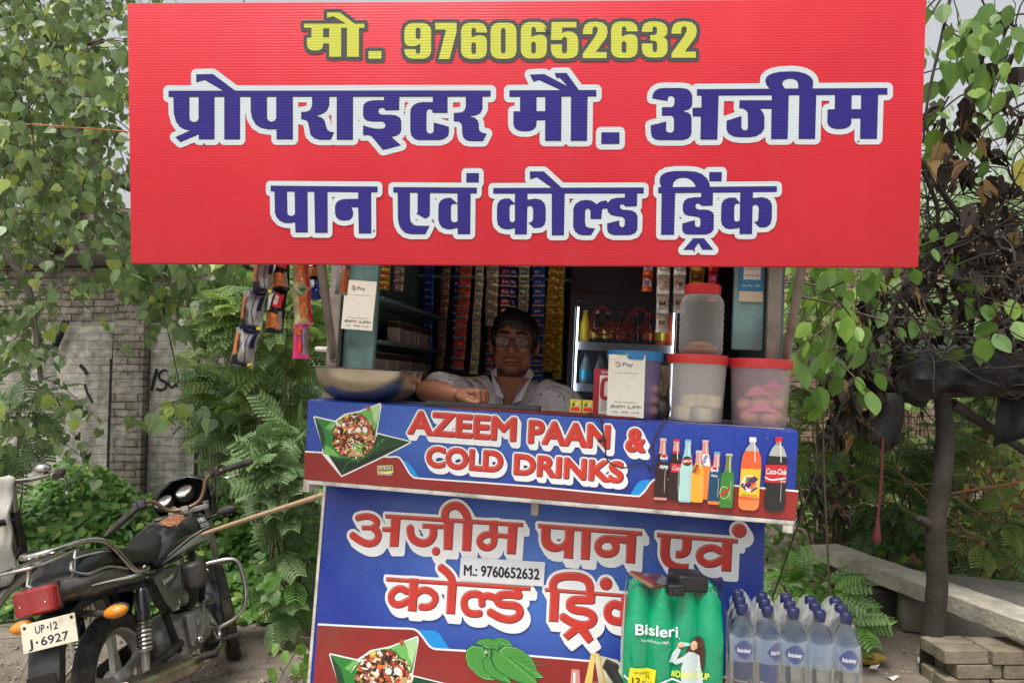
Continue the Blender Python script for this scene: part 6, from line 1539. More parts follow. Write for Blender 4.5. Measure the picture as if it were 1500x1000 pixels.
 ex=MB();ex.tube(smooth_path([(.73,-.05,.46),(.84,-.06,.38),(.86,-.10,.24),(.74,-.15,.205),(.5,-.165,.215),(.40,-.168,.23)],5),.020,14);B(ex,"exhaust_pipe",CHR)
 ex=MB();ex.tube([(.42,-.168,.227),(.36,-.17,.236),(.25,-.172,.25),(-.22,-.178,.31),(-.30,-.179,.32),(-.31,-.179,.321)],[.022,.040,.050,.050,.042,.02],22);B(ex,"muffler",mat("grimy_chrome",S(170,160,146),.24,metal=1.0,var=.15,vscale=8,dirt=S(110,90,66),dscale=6,damt=.7))
 # engine
 q=MB();q.rbox((.55,0,.345),(.36,.20,.20),.06);q.ell((.46,0,.37),(.14,.105,.11));B(q,"crankcase",ALU,bevel=.006)
 q=MB();q.rbox((.58,-.116,.365),(.21,.05,.165),.05,R=rot(0,0,0));q.ell((.60,-.142,.36),(.075,.008,.055),n=22);B(q,"engine_cover",mat("cover_alloy",S(150,148,142),.38,metal=.6,var=.12,vscale=16,dirt=S(86,74,60),dscale=9,damt=.55),bevel=.006)
 fin=MB()
 for k in range(7):fin.box((.66+.012*k,0,.455+.017*k),(.15,.16,.006),rot(0,0,rad(-12)))
 fin.box((.70,0,.50),(.11,.11,.13));B(fin,"cylinder_fins",mat("dark_alloy",S(84,82,78),.5,metal=.5,dirt=S(70,58,46),dscale=9,damt=.6))
 q=MB();q.tube([(.52,-.07,.53),(.60,-.05,.56)],.026,12);q.ell((.58,-.07,.52),(.035,.03,.045));B(q,"carburettor",ALU)
 # frame tubes
 q=MB();q.tube(smooth_path([(.98,0,.86),(.93,0,.66),(.87,0,.42),(.80,0,.27)],4),.020,10);B(q,"down_tube",DB)
 for s in(-1,1):q=MB();q.tube(smooth_path([(.95,0,.80),(.5,s*.06,.74),(.25,s*.10,.66),(-.1,s*.11,.70)],4),.016,8);q.tube([(.25,s*.10,.66),(.40,s*.09,.30)],.018,8);B(q,"frame_rail",DB)
 # side panels, air box
 for s in(-1,1):
  q=MB();o2=[(.15,.682),(.30,.700),(.47,.690),(.46,.60),(.40,.53),(.35,.495),(.29,.495),(.22,.56)]
  V=[(x,s*.132,z)for x,z in o2]+[(x*.96+.012,s*.150,z*.96+.024)for x,z in o2]+[(x,s*.10,z)for x,z in o2];n=len(o2)
  q.add(V,[tuple(range(n,2*n))]+[(i,(i+1)%n,n+(i+1)%n,n+i)for i in range(n)]+[(2*n+i,2*n+(i+1)%n,(i+1)%n,i)for i in range(n)]);sp=B(q,"side_panel",BLK,smooth=60)
  if s<0:
   SF=Frame((.20,-.1515,.60),np.eye(3));A=Art(SF,base=.0008);A.text("Splendor",(.03,.035),(.155,.052),.022,SILVD,1,bold=.03,shear=.35)
   A.poly([(.08,.01),(.16,.035),(.215,.075),(.235,.075),(.215,.0),(.17,-.045),(.19,-.01),(.15,-.005)],mat("grey_decal",S(92,94,96),.4),0)
   o=A.mb['p'].build("panel_lettering",A.mats,None,world=False,smooth=0);o.parent=sp
   q=MB();q.ell((.365,-.147,.53),(.012,.006,.012),n=14);B(q,"panel_knob",CHR,sp)
 q=MB();q.rbox((.575,-.155,.615),(.13,.11,.13),.045);ab=B(q,"air_box",DB,bevel=.015);q=MB();q.ell((.60,-.212,.62),(.010,.006,.010));B(q,"air_box_bolt",CHR,ab)
 # crash guard, kick lever, pegs
 q=MB();P_=[(.80,-.06,.635),(.83,-.15,.632),(.85,-.235,.625),(.858,-.275,.59),(.855,-.288,.47),(.84,-.275,.375),(.82,-.21,.318),(.79,-.12,.295),(.78,0,.29)]
 q.tube(smooth_path(P_+[(x,-y,z)for x,y,z in P_[-2::-1]],4),.0125,10);B(q,"crash_guard",CHR)
 q=MB();q.tube(smooth_path([(.50,-.15,.31),(.53,-.172,.38),(.55,-.176,.46),(.545,-.19,.475),(.52,-.24,.47)],4),.010,8);q.ell((.50,-.15,.31),(.02,.02,.02));B(q,"kick_lever",CHR)
 q=MB();q.tube([(.40,-.14,.245),(.40,-.265,.25)],.008,8);pg=B(q,"foot_peg",DB);q=MB()
 for k in range(14):q.tube([(.40,-.155-.008*k,.2465),(.40,-.160-.008*k,.2467)],.018,10)
 q.tube([(.40,-.15,.246),(.40,-.27,.25)],.014,10);B(q,"peg_rubber",RUB,pg)
 q=MB();q.tube([(.66,-.10,.255),(.69,-.20,.25)],.009,8);q.rbox((.70,-.235,.252),(.04,.07,.016),.006);B(q,"brake_pedal",DB)
 q=MB();q.tube([(.42,.10,.26),(.45,.30,.02)],.010,8);B(q,"side_stand",DB)
 # front end, turned to the left
 for s in(-1,1):
  q=MB();q.tube([stv((1.0,s*.092,.96)),stv((1.13,s*.092,.60))],.017,12);q.tube([stv((1.13,s*.092,.60)),stv((1.225,s*.092,.30))],.024,14);B(q,"fork_leg",ALU)
 q=MB();q.rbox(stv((1.02,0,.93)),(.07,.22,.03),.02,R=rot(ST,0,0));q.rbox(stv((1.07,0,.78)),(.07,.22,.03),.02,R=rot(ST,0,0));B(q,"fork_yoke",ALU,bevel=.004)
 q=MB();V=[];na=17;nb=7
 for i in range(na):
  a=rad(28+178*i/(na-1));
  for j in range(nb):
   u=(j/(nb-1)-.5)*2;rr=.345-.035*abs(u)**2.2;p=(1.225+rr*math.cos(a),u*.082,.30+rr*math.sin(a));V.append(stv(p))
 q.add(V,[(i*nb+j,(i+1)*nb+j,(i+1)*nb+j+1,i*nb+j+1)for i in range(na-1)for j in range(nb-1)]);o=B(q,"front_mudguard",BLK,smooth=60);sdm=o.modifiers.new("t",'SOLIDIFY');sdm.thickness=.006
 # handlebar
 HB=[(.80,.161,1.022),(.845,.118,1.030),(.875,.085,.99),(.90,.05,.955),(.925,-.02,.948),(.94,-.09,.965),(.95,-.125,1.01),(.955,-.150,1.075),(.955,-.20,1.105),(.95,-.23,1.106)]
 q=MB();q.tube(smooth_path([(.72,.293,.928)]+HB+[(.95,-.42,1.115)],4),.0115,10);hbar=B(q,"handlebar",BRZ)
 for a_,b_,c_ in(((.79,.178,1.012),(.715,.300,.922),(.70,.322,.906)),((.952,-.255,1.107),(.95,-.425,1.1155),(.95,-.43,1.116))):
  q=MB();q.tube([a_,b_],.0185,14);
  for k in range(10):p=np.array(a_)+(np.array(b_)-np.array(a_))*(k+.5)/10;dd=(np.array(b_)-np.array(a_))*.02;q.tube([p,p+dd],.0200,12)
  B(q,"grip",RUB,hbar)
  q=MB();q.tube([b_,c_],[.014,.010],10);B(q,"bar_end",DB,hbar)
 q=MB();q.rbox((.805,.155,1.022),(.05,.05,.05),.015,R=rot(.6,0,.3));q.rbox((.79,.182,1.016),(.035,.03,.05),.01,R=rot(.6,0,.3));q.tube([(.82,.165,1.005),(.86,.19,.99),(.83,.27,.93)],.006,8);B(q,"switch_gear",DB,hbar,bevel=.003)
 q=MB();q.rbox((.952,-.222,1.108),(.045,.035,.05),.012);q.rbox((.952,-.19,1.1),(.03,.02,.04),.008);q.tube(smooth_path([(.96,-.20,1.075),(.97,-.19,1.03),(.95,-.16,.985)],3),.005,8);B(q,"throttle_housing",DB,hbar,bevel=.003)
 q=MB();q.tube(smooth_path([(.975,-.215,1.085),(1.0,-.25,1.06),(.985,-.33,1.065)],3),.0055,8);B(q,"brake_lever",CHR,hbar)
 q=MB();q.rbox((.925,-.02,.948),(.035,.05,.03),.008);q.rbox((.94,.045,.958),(.03,.035,.03),.008);B(q,"bar_clamp",CHR,hbar)
 # instruments and cowl
 DR=rot(ST+rad(90),0,0)@rot(0,rad(-50),0)
 dial=mat("dial_face",S(206,206,200),.25);
 nd=nrm(np.array([-.62,0.05,.78]))
 u_,w_,n_=basis(nd);RD=np.stack([u_,w_,n_],1)
 for c in((1.0,.120,1.010),(1.005,.0,1.040)):
  q=MB();q.lathe([(.03,-.05),(.05,-.03),(.054,.0),(.052,.012),(.046,.013),(.045,.006),(0,.006)],28,c,RD);g_=B(q,"speedometer",DB)
  q=MB();q.lathe([(.0455,.0068),(0,.0068)],28,c,RD);B(q,"dial",dial,g_)
  q=MB();q.lathe([(.046,.0135),(.053,.0125),(.0535,.010)],28,c,RD);B(q,"bezel",CHR,g_)
  A=Art(Frame(np.array(c)+n_*.0072,np.stack([np.array([0,-1.0,0]),-n_,np.cross(np.array([0,-1.0,0]),-n_)*-1],1)),base=.0003)
  q=MB();c0=np.array(c)+n_*.0085;q.tube([c0,c0+RD@np.array((.012,.028,0))],.0012,5);q.ell(c0,(.004,.004,.003));B(q,"needle",mat("needle_red",S(190,60,40),.4),g_)
 q=MB();V=[];
 cw=[(-.15,.96),(-.155,1.02),(-.12,1.09),(-.05,1.12),(.05,1.115),(.13,1.075),(.185,1.02),(.18,.96),(.14,.88),(.05,.83),(-.05,.83),(-.12,.88)]
 for f_,x_,dz in((1.0,1.0,0),(1.02,1.06,.0),(.9,1.12,-.01),(.6,1.17,-.02),(.1,1.19,-.03)):
  V+=[(x_-(z-.96)*.25,.015+(y-.015)*f_,.96+(z-.96)*f_+dz)for y,z in cw]
 n=len(cw);q.add(V,[(i*n+j,i*n+(j+1)%n,(i+1)*n+(j+1)%n,(i+1)*n+j)for i in range(4)for j in range(n)]+[tuple(range(4*n,5*n))]);o=B(q,"headlamp_cowl",BLK,smooth=60);sdm=o.modifiers.new("t",'SOLIDIFY');sdm.thickness=.006
 # mirror
 q=MB();q.tube(smooth_path([(1.0,-.06,.90),(1.0,-.105,.868),(1.0,-.16,.872)],3),.007,8);mr_=B(q,"mirror",DB);q=MB();q.ell((1.0,-.215,.882),(.018,.058,.026),rot(0,0,rad(-8)),20,12);B(q,"mirror_shell",DB,mr_)
 return T
motorcycle()

# ------------------------------------------------------------------ bicycle at the left edge
def bicycle():
 head=rad(76);FR=Frame((-2.31,3.76,.0),rot(head,0,0)@rot(0,0,0));T=thing("bicycle","old bicycle with chrome bell and cloth on its handlebar standing at the left edge","bicycle",M=FR.mat())
 PNT=mat("bike_black_enamel",S(30,30,32),.4,var=.2,dirt=S(96,82,66),dscale=8,damt=.5);CH=mat("bike_chrome",S(190,188,182),.2,metal=1.0,dirt=S(124,104,80),dscale=14,damt=.5);WHT=mat("whitewall_tyre",S(176,164,140),.8,var=.2,vscale=14);RB=mat("tyre_rubber",S(40,38,36))
 def B(mb,name,m,par=T,**k):return mb.build(name,m,par,world=False,**k)
 for x,nm in((0,"front_wheel"),(-1.08,"rear_wheel")):
  W=bpy.data.objects.new(nm,None);COL.objects.link(W);W.parent=T;W.location=(x,0,.34)
  c=[(.325*math.cos(a),0,.325*math.sin(a))for a in np.linspace(0,2*math.pi,56,endpoint=False)]
  q=MB();q.tube(c,.020,10,closed=True);B(q,"tyre",WHT,W)
  q=MB();q.tube([(p[0]*.94,0,p[2]*.94)for p in c],.011,8,closed=True);B(q,"rim",CH,W)
  q=MB()
  for k in range(30):
   a=2*math.pi*k/30;s=(-1)**k;q.tube([(.02*math.cos(a+.9*s),.028*s,.02*math.sin(a+.9*s)),(.30*math.cos(a),0,.30*math.sin(a))],.0013,4)
  B(q,"spokes",CH,W);q=MB();q.tube([(0,-.035,0),(0,.035,0)],.02,12);B(q,"hub",CH,W)
  q=MB();V=[]
  for i in range(15):
   a=rad(20+140*i/14)
   for j in range(5):u=(j/4-.5)*2;rr=.365-.012*u*u;V.append((rr*math.cos(a),u*.03,rr*math.sin(a)))
  q.add(V,[(i*5+j,(i+1)*5+j,(i+1)*5+j+1,i*5+j+1)for i in range(14)for j in range(4)]);B(q,"mudguard",PNT,W)
 for s in(-1,1):q=MB();q.tube(smooth_path([(0,s*.045,.34),(-.05,s*.045,.55),(-.10,s*.03,.72),(-.12,0,.76)],4),.012,8);B(q,"fork_blade",PNT)
 q=MB();q.tube([(-.11,0,.72),(-.17,0,.96)],.022,12);B(q,"head_tube",PNT)
 q=MB();q.tube([(-.165,0,.92),(-.70,0,.90)],.016,10);q.tube([(-.13,0,.78),(-.62,0,.30)],.018,10);q.tube([(-.62,0,.30),(-.74,0,.95)],.016,10);q.tube([(-.62,.03,.30),(-1.08,.05,.34)],.010,8);q.tube([(-.72,.02,.86),(-1.08,.05,.34)],.009,8);B(q,"frame",PNT)
 q=MB();q.tube([(-.17,0,.95),(-.19,0,1.09)],.014,10);B(q,"stem",CH)
 q=MB();q.tube(smooth_path([(-.42,.27,1.10),(-.30,.28,1.12),(-.20,.2,1.125),(-.18,0,1.10),(-.16,-.18,1.135),(-.20,-.27,1.155),(-.26,-.30,1.15)],5),.0125,10);hb=B(q,"handlebar",CH)
 q=MB();q.tube([(-.175,-.255,1.152),(-.22,-.305,1.155),(-.27,-.325,1.142)],[.017,.020,.017],12);B(q,"grip",mat("grip_dark",S(56,44,44),.5),hb)
 q=MB();q.tube(smooth_path([(-.16,-.20,1.118),(-.17,-.29,1.112),(-.25,-.37,1.08),(-.27,-.39,1.065)],3),.006,8);B(q,"brake_lever",CH,hb)
 q=MB();q.lathe([(.036,0),(.037,.006),(.032,.022),(.018,.032),(0,.035)],24,(-.165,-.145,1.155));q.lathe([(.034,.0),(.02,-.012),(0,-.014)],24,(-.165,-.145,1.155));q.tube([(-.165,-.145,1.13),(-.165,-.145,1.15)],.006,8);B(q,"bell",CH,hb)
 q=MB();q.rbox((-.75,0,.99),(.26,.17,.07),.06);B(q,"saddle",PNT,bevel=.01)
 # cloth bag hung over the bar
 bag=MB();V=[];r=np.random.RandomState(5);n=13;mrows=12
 for i in range(mrows):
  v=i/(mrows-1)
  for j in range(n):
   u=j/(n-1);V.append((-.22-.05*math.sin(u*9)*v-.03*math.sin(u*17+v*5)-.015*math.sin(v*21+u*4),-.065+.05*v+.33*u+.03*v*math.sin(v*5),1.13-.50*v+.012*math.sin(u*12+v*4)+(.05*u if v>.8 else 0)))
 bag.add(V,[(i*n+j,i*n+j+1,(i+1)*n+j+1,(i+1)*n+j)for i in range(mrows-1)for j in range(n-1)]);bag.v=[tuple(FR.w(p))for p in bag.v]
 o=bag.build("cloth_bag",mat("grey_cloth",S(172,168,160),.85,var=.15,vscale=9,bump=.3,bscale=30),smooth=80);sm=o.modifiers.new("t",'SOLIDIFY');sm.thickness=.02;ss=o.modifiers.new("s",'SUBSURF');ss.levels=1;ss.render_levels=1;tag(o,"crumpled pale grey cloth bag hanging over the bicycle handlebar","bag")
bicycle()
b=MB();b.tube(smooth_path([at(250,800,4.3),at(318,775,4.0),at(400,748,3.6),at(482,722,3.2)],4),[.012]*13,8);o=b.build("bamboo_pole",mat("dry_bamboo",S(170,144,112),.6,var=.15,vscale=14));tag(o,"thin pale bamboo pole leaning between the motorcycle and the kiosk","pole")

# ------------------------------------------------------------------ right side: shelter, bench, bottles
BARK=mat("shelter_bark",S(52,46,40),.9,var=.35,vscale=7,bump=.8,bscale=24)
TARP=mat("black_tarpaulin",S(15,16,17),.62,var=.2,vscale=5,bump=.35,bscale=9)
def shelter():
 T=thing("tarpaulin_shelter","low shelter of black tarpaulin laid over poles on a crooked wooden post","shelter",(2.4,4.1,0))
 q=MB();P_=[at(1364,985,4.15),at(1366,930,4.15),at(1373,850,4.12),at(1370,770,4.1),at(1380,700,4.1),at(1384,640,4.1),at(1380,580,4.1),at(1377,545,4.1)]
 P_[0][2]=-.02;q.tube(smooth_path(P_,4),np.interp(np.linspace(0,1,29),[0,.2,.5,.8,1],[.060,.055,.050,.043,.038]),14);q.tube([at(1372,775,4.1),at(1352,762,4.08),at(1346,758,4.07)],[.034,.024,.016],10);B1=q.build("post",BARK,T)
 q=MB();rs=np.random.RandomState(31);Q_=smooth_path([at(1248,560,3.95),at(1290,552,3.95),at(1340,556,4.0),at(1400,548,4.05),at(1470,545,4.1),at(1560,540,4.2)],9);V=[];F=[];n=18
 for i,p in enumerate(Q_):
  for j in range(n):a=2*math.pi*j/n;rr=(.098+.024*math.sin(i*.45))*(1+.16*math.sin(3*a+i*.7)+.14*math.sin(5*a-i*.45)+rs.uniform(-.07,.07))*(.6 if i in(0,len(Q_)-1)else 1);V.append(p+np.array((0,rr*math.cos(a)*1.3,rr*math.sin(a))))
 F=[(i*n+j,i*n+(j+1)%n,(i+1)*n+(j+1)%n,(i+1)*n+j)for i in range(len(Q_)-1)for j in range(n)]+[tuple(range(n))]
 q.add(V,F);q.build("rolled_edge",TARP,T,smooth=35)
 q=MB();q.tube([at(1240,592,4.0),at(1385,575,4.12),at(1560,570,4.2)],.03,10);q.build("cross_pole",BARK,T)
 q=MB();q.tube([at(1395,590,4.1),at(1440,620,4.3),at(1520,672,4.8)],.028,10);q.build("brace_pole",BARK,T)
 q=MB();q.tube([at(1300,560,4.6),at(1600,540,5.6)],.03,10);q.build("back_pole",BARK,T)
 # draped sheet
 n,m_=26,12;V=[];r=np.random.RandomState(7)
 for i in range(m_):
  v=i/(m_-1)
  for j in range(n):
   u=j/(n-1);x=1.66+2.6*u;y=4.02+2.2*v;z=1.68+.16*v+.03*math.sin(u*19+v*3)+.02*math.sin(u*43+v*7)-.06*math.exp(-u*9)+.05*u
   if i==0:z-=.10+.05*math.sin(u*11)+.02*math.sin(u*37);y-=.02
   if i==1:z-=.0;y-=.14
   V.append((x,y,z))
 q.__init__();q.add(V,[(i*n+j,i*n+j+1,(i+1)*n+j+1,(i+1)*n+j)for i in range(m_-1)for j in range(n-1)]);o=q.build("tarpaulin",TARP,T,smooth=80);sm=o.modifiers.new("t",'SOLIDIFY');sm.thickness=.006;sm2=o.modifiers.new("s",'SUBSURF');sm2.levels=1;sm2.render_levels=1
 q=MB();V=[]
 for i in range(6):
  for j in range(7):u,v=j/6,i/5;V.append(at(1262+62*u+6*math.sin(v*4),575+80*v*(.5+.6*math.sin(u*2.4)),3.86)+np.array((0,.04*math.sin(u*7+v*2),0)))
 q.add(V,[(i*7+j,i*7+j+1,(i+1)*7+j+1,(i+1)*7+j)for i in range(5)for j in range(6)]);o=q.build("hanging_flap",TARP,T,smooth=80);sm=o.modifiers.new("t",'SOLIDIFY');sm.thickness=.005
 q=MB();V=[]
 for i in range(5):
  for j in range(6):u,v=j/5,i/4;V.append(at(1462+60*u,580+75*v*(1-.35*u),4.15)+np.array((0,.05*math.sin(u*6+v),0)))
 q.add(V,[(i*6+j,i*6+j+1,(i+1)*6+j+1,(i+1)*6+j)for i in range(4)for j in range(5)]);o=q.build("side_flap",TARP,T,smooth=80);sm=o.modifiers.new("t",'SOLIDIFY');sm.thickness=.005
shelter()
b=MB();b.tube(smooth_path([at(1293,640,3.82),at(1291,700,3.82),at(1286,760,3.82),at(1284,796,3.82)],4),[.007]*9+[.012,.018,.022,.014],8);o=b.build("cloth_strap",mat("dark_red_cloth",S(92,34,40),.8));tag(o,"dark red cloth strap hanging from the tarpaulin edge","strap")
# concrete slab bench on bricks
CON=mat("rough_concrete",S(176,170,154),.92,var=.22,vscale=9,bump=.8,bscale=45,dirt=S(104,98,84),dscale=3,damt=.6)
tb=thing("concrete_bench","long rough concrete slab resting on a stack of bricks at the lower right","bench",(2.5,4.6,0))
A0,A1=at(1186,797,5.7),at(1530,922,3.75);dv=A1-A0;L_=np.linalg.norm(dv);dx_=dv/L_;nx2=nrm(np.cross(dx_,(0,0,1)));Rb=np.stack([dx_,-nx2,np.cross(dx_,-nx2)],1)
q=MB();k=30;r=np.random.RandomState(1);rings=[]
for i in range(k+1):
 c=A0+dx_*L_*i/k;j=r.uniform(-.003,.003,8)
 rings.append([c+Rb@np.array((0,yy+j[a],zz+j[a+4]))for a,(yy,zz)in enumerate(((0,0),(.22,0),(.22,-.095),(0,-.095)))])
q.loft(rings);q.build("slab",CON,tb,smooth=25)
BR=mat("weathered_brick",S(126,116,98),.92,var=.25,vscale=11,bump=.6,bscale=50,dirt=S(96,88,70),dscale=5,damt=.6)
bz=0;
for row_ in range(3):
 for k,(xx,yy)in enumerate(((0,0),(.235,.0),(.0,.12),(.235,.12),(.47,.0),(.70,0))if row_%2==0 else((.06,.0),(.295,.01),(.06,.13),(.30,.13),(.53,.01))):
  if row_==2 and xx>.3:continue
  q=MB();q.rbox(at(1408,990,3.95)*np.array((1,1,0))+np.array((xx,yy-xx*.05,.035+.072*row_)),(.225,.11,.066),.006,R=rot(r.uniform(-.05,.05),0,0));q.build("brick",BR,tb)
q=MB();q.box(at(1250,905,5.0)*np.array((1,1,0))+(0,0,.11),(.5,.2,.22),rot(.3,0,0));q.build("far_support",mat("dark_stone",S(66,62,56),.95,var=.3,bump=.6),tb)
q=MB();q.box((2.95,4.9,.14),(.9,.5,.26),rot(-.3,rad(4),rad(3)));o=q.build("stone_block",mat("grey_stone",S(120,116,106),.95,var=.25,vscale=5,bump=.7,bscale=20),bevel=.02);tag(o,"weathered grey stone block lying behind the concrete bench","stone")
# ---- table below the frame carrying the bottled water
WOOD=mat("worn_table_wood",S(120,96,70),.7,var=.25,vscale=5,bump=.3,bscale=40)
TZ=at(1000,1046,1.86)[2]
tw=thing("low_table","worn wooden table carrying the packs of bottled water in front of the kiosk","table",(.575,1.84,0))
q=MB();q.box((.575,1.84,TZ-.015),(.78,.34,.03),rot(rad(-9),0,0));q.build("table_top",WOOD,tw,bevel=.004)
for x,y in((.24,1.78),(.90,1.67),(.26,2.0),(.92,1.90)):q=MB();q.box((x,y,(TZ-.03)/2),(.045,.045,TZ-.0305));q.build("leg",WOOD,tw)
# green shrink wrapped twelve pack
PKF=Frame((.263,1.865,TZ),rot(rad(-10),0,rad(2.5)))
WR_=mat("green_shrink_wrap",S(0,140,96),.22,coat=.4,var=.12,vscale=8,bump=.5,bscale=26)
pk=thing("water_pack","green shrink wrapped twelve pack of water bottles with white lettering","bottle pack",PKF.o)
PW,PD,PH=.236,.175,.300;nb_,nd_=4,3;rb=PW/nb_/2
def bot_prof(r,h):return[(0,0),(r*.8,0),(r*.97,.008),(r,.02),(r,h*.55),(r*.94,h*.62),(r*.66,h*.76),(r*.42,h*.86),(r*.38,h*.95),(r*.36,h)]
for i in range(nb_):
 for k in range(nd_):
  q=MB();q.lathe(bot_prof(rb*.95,PH-.012),16,((i+.5)*2*rb,(k+.5)*PD/nd_,.002));q.v=[tuple(PKF.w(p))for p in q.v];o=q.build("bottle",film("pale_bottle_plastic",S(214,226,224),.3,.1),pk)
def wrapx(u,z):
 """front profile of the wrap: bulges over each bottle, necking in above the shoulder"""
 c=math.cos((u*nb_%1-.5)*math.pi);t=np.clip((z/PH-.62)/.38,0,1)
 return-.012*c**.8*(1-t)+t*(.030-.014*c)
nu,nz2=49,18;V=[]
for j in range(nz2):
 z=PH*(j/(nz2-1));top=np.clip((z/PH-.62)/.38,0,1)
 for i in range(nu):
  u=i/(nu-1);c=math.cos((u*nb_%1-.5)*math.pi);zz=z if j<nz2-1 else PH+.004*c
  zz=zz-top*.022*(1-c);side=.006*math.sin(u*math.pi)
  V.append(PKF.w((u*PW+(.5-u)*.012*top,wrapx(u,z)-side*.0,zz)))
FF=[(j*nu+i,j*nu+i+1,(j+1)*nu+i+1,(j+1)*nu+i)for j in range(nz2-1)for i in range(nu-1)]
q=MB();q.add(V,FF)
# top, back and right side of the wrap
topV=[];rr_=np.random.RandomState(3)
for a in range(8):
 for i in range(nu):
  u=i/(nu-1);v=a/7;c=abs(math.cos((u*nb_%1-.5)*math.pi))*abs(math.cos((v*nd_%1-.5)*math.pi));f0=wrapx(u,PH)
  zz=(PH+.004*math.cos((u*nb_%1-.5)*math.pi)-.022*(1-math.cos((u*nb_%1-.5)*math.pi)))if a==0 else PH-.024+.024*c+rr_.uniform(-.003,.003)
  topV.append(PKF.w((u*PW+(.5-u)*.012,f0+(PD-f0-.0)*v,zz)))
q.add(topV,[(a*nu+i,a*nu+i+1,(a+1)*nu+i+1,(a+1)*nu+i)for a in range(7)for i in range(nu-1)])
q.add([PKF.w((PW,.0,0)),PKF.w((PW+.006,PD*.5,0)),PKF.w((PW,PD,0)),PKF.w((PW-.006,PD,PH-.02)),PKF.w((PW+.004,PD*.5,PH*.7)),PKF.w((PW-.006,.03,PH-.02)),PKF.w((PW,-.004,PH*.6))],[(0,1,4,6),(6,4,5),(1,2,3,4),(4,3,5)])
q.add([PKF.w((0,PD,0)),PKF.w((PW,PD,0)),PKF.w((PW-.006,PD,PH-.022)),PKF.w((.006,PD,PH-.022))],[(0,1,2,3)])
q.build("green_wrap",WR_,pk,smooth=50)
q=MB();V=[]
for a in range(9):
 for j in range(8):
  v,z=a/8,j/7;c=math.cos((v*nd_%1-.5)*math.pi);V.append(PKF.w((-.007*c*(1-max(0,z-.6)*1.6)+.006*max(0,z-.6),PD*v*(1-.08*z),PH*z*(.97+.03*c))))
q.add(V,[(a*8+j,(a+1)*8+j,(a+1)*8+j+1,a*8+j+1)for a in range(8)for j in range(7)]);q.build("clear_wrap",film("clear_wrap",S(214,220,216),.35,.1),pk)
# print on the wrap follows its bulges
def wrap_art(mbx):
 """bend artwork drawn on the pack's flat front onto the bulging wrap"""
 out=[];nv=list(mbx.v);nf=[];nm=[]
 st=[(tuple(f[:1])+tuple(f[i:i+2]),m_)for f,m_ in zip(mbx.f,mbx.m)for i in range(1,len(f)-1)]
 while st:
  (a,b_,c),m_=st.pop();P3=[np.array(nv[k])for k in(a,b_,c)];L3=[np.linalg.norm(P3[0]-P3[1]),np.linalg.norm(P3[1]-P3[2]),np.linalg.norm(P3[2]-P3[0])];k=int(np.argmax(L3))
  if L3[k]<.007:nf.append((a,b_,c));nm.append(m_);continue
  i0,i1,i2=((a,b_,c),(b_,c,a),(c,a,b_))[k];nv.append(tuple((np.array(nv[i0])+nv[i1])/2));q_=len(nv)-1;st+=[((i0,q_,i2),m_),((q_,i1,i2),m_)]
 mbx.v,mbx.f,mbx.m=nv,nf,nm
 for p in mbx.v:
  l=PKF.R.T@(np.array(p)-PKF.o);u=np.clip(l[0]/PW,0,1);top=np.clip((l[2]/PH-.62)/.38,0,1)
  out.append(tuple(PKF.w((l[0],l[1]+wrapx(u,np.clip(l[2],0,PH)),l[2]))))
 mbx.v=out
A=Art(PKF,base=.0042);A.step=.0004
def dense_text(body,pa,pb,cap,m,lev,bold=0,shear=0):A.ptext(body,pa,pb,cap,m,lev,bold,shear)
dense_text("Bisleri",(931,926),(993,931),15,WHITEINK,4,bold=.012);A.disc(A.uv([(995,932)])[0],.0012,WHITEINK,4)
A.ptext("Trusted since 1969",(939,936.5),(979,940),4.2,WHITEINK,4)
A.ppoly([(923,973.5),(961,977),(958,1004),(919,1000)],mat("wrap_yellow",S(226,212,40),.35),3);A.ptext("NET QUANTITY",(929,982),(953,985),3.4,INK,5);A.ptext("12",(926,996),(938,997),9,INK,5,bold=.02);A.ptext("1L",(946,990),(952,991),5,INK,5,bold=.02);A.ptext("BOTTLES",(941,996.5),(955,998),3,INK,5)
A.ptext("#DRINK",(983,987),(1019,989.5),9.5,mat("wrap_lemon",S(222,226,70),.35),6,bold=.02,shear=.15);A.ptext("ITUP",(1019,989.5),(1038,991),9.5,mat("wrap_lemon",S(222,226,70),.35),6,bold=.02,shear=.15)
# printed figure drinking
wt,hr_,sk_=mat("print_white_top",S(190,204,204),.4),mat("print_brown_hair",S(66,40,30),.4),mat("print_skin",S(216,168,140),.4)
A.ppoly([(1007,946),(1012,937),(1018,931),(1024,930),(1030,935),(1032,950),(1031,975),(1028,978),(1024,968),(1022,956),(1016,956),(1010,958),(1005,965),(998,966)],hr_,4)
A.ppoly([(1008,950),(1016,952),(1024,958),(1026,975),(1030,1000),(998,1000),(997,975),(1000,965),(990,970),(980,966),(984,956),(992,944),(997,948),(991,962),(1000,957)],wt,5)
A.ppoly([(1011,943),(1012,937),(1017,935),(1021,939),(1021,947),(1015,949),(1012,947)],sk_,6);A.ppoly([(992,944),(993,938),(1000,936),(1003,939),(998,944)],sk_,6);A.ppoly([(996,936),(1009,937.5),(1011,941),(998,943)],mat("print_bottle",S(150,206,206),.3),5.5)
A.pstroke([(914,986),(930,996),(960,998),(985,992),(1010,999),(1044,1003)],.0022,WHITEINK,2)
wrap_art(A.mb['p']);A.build("wrap_print",pk)
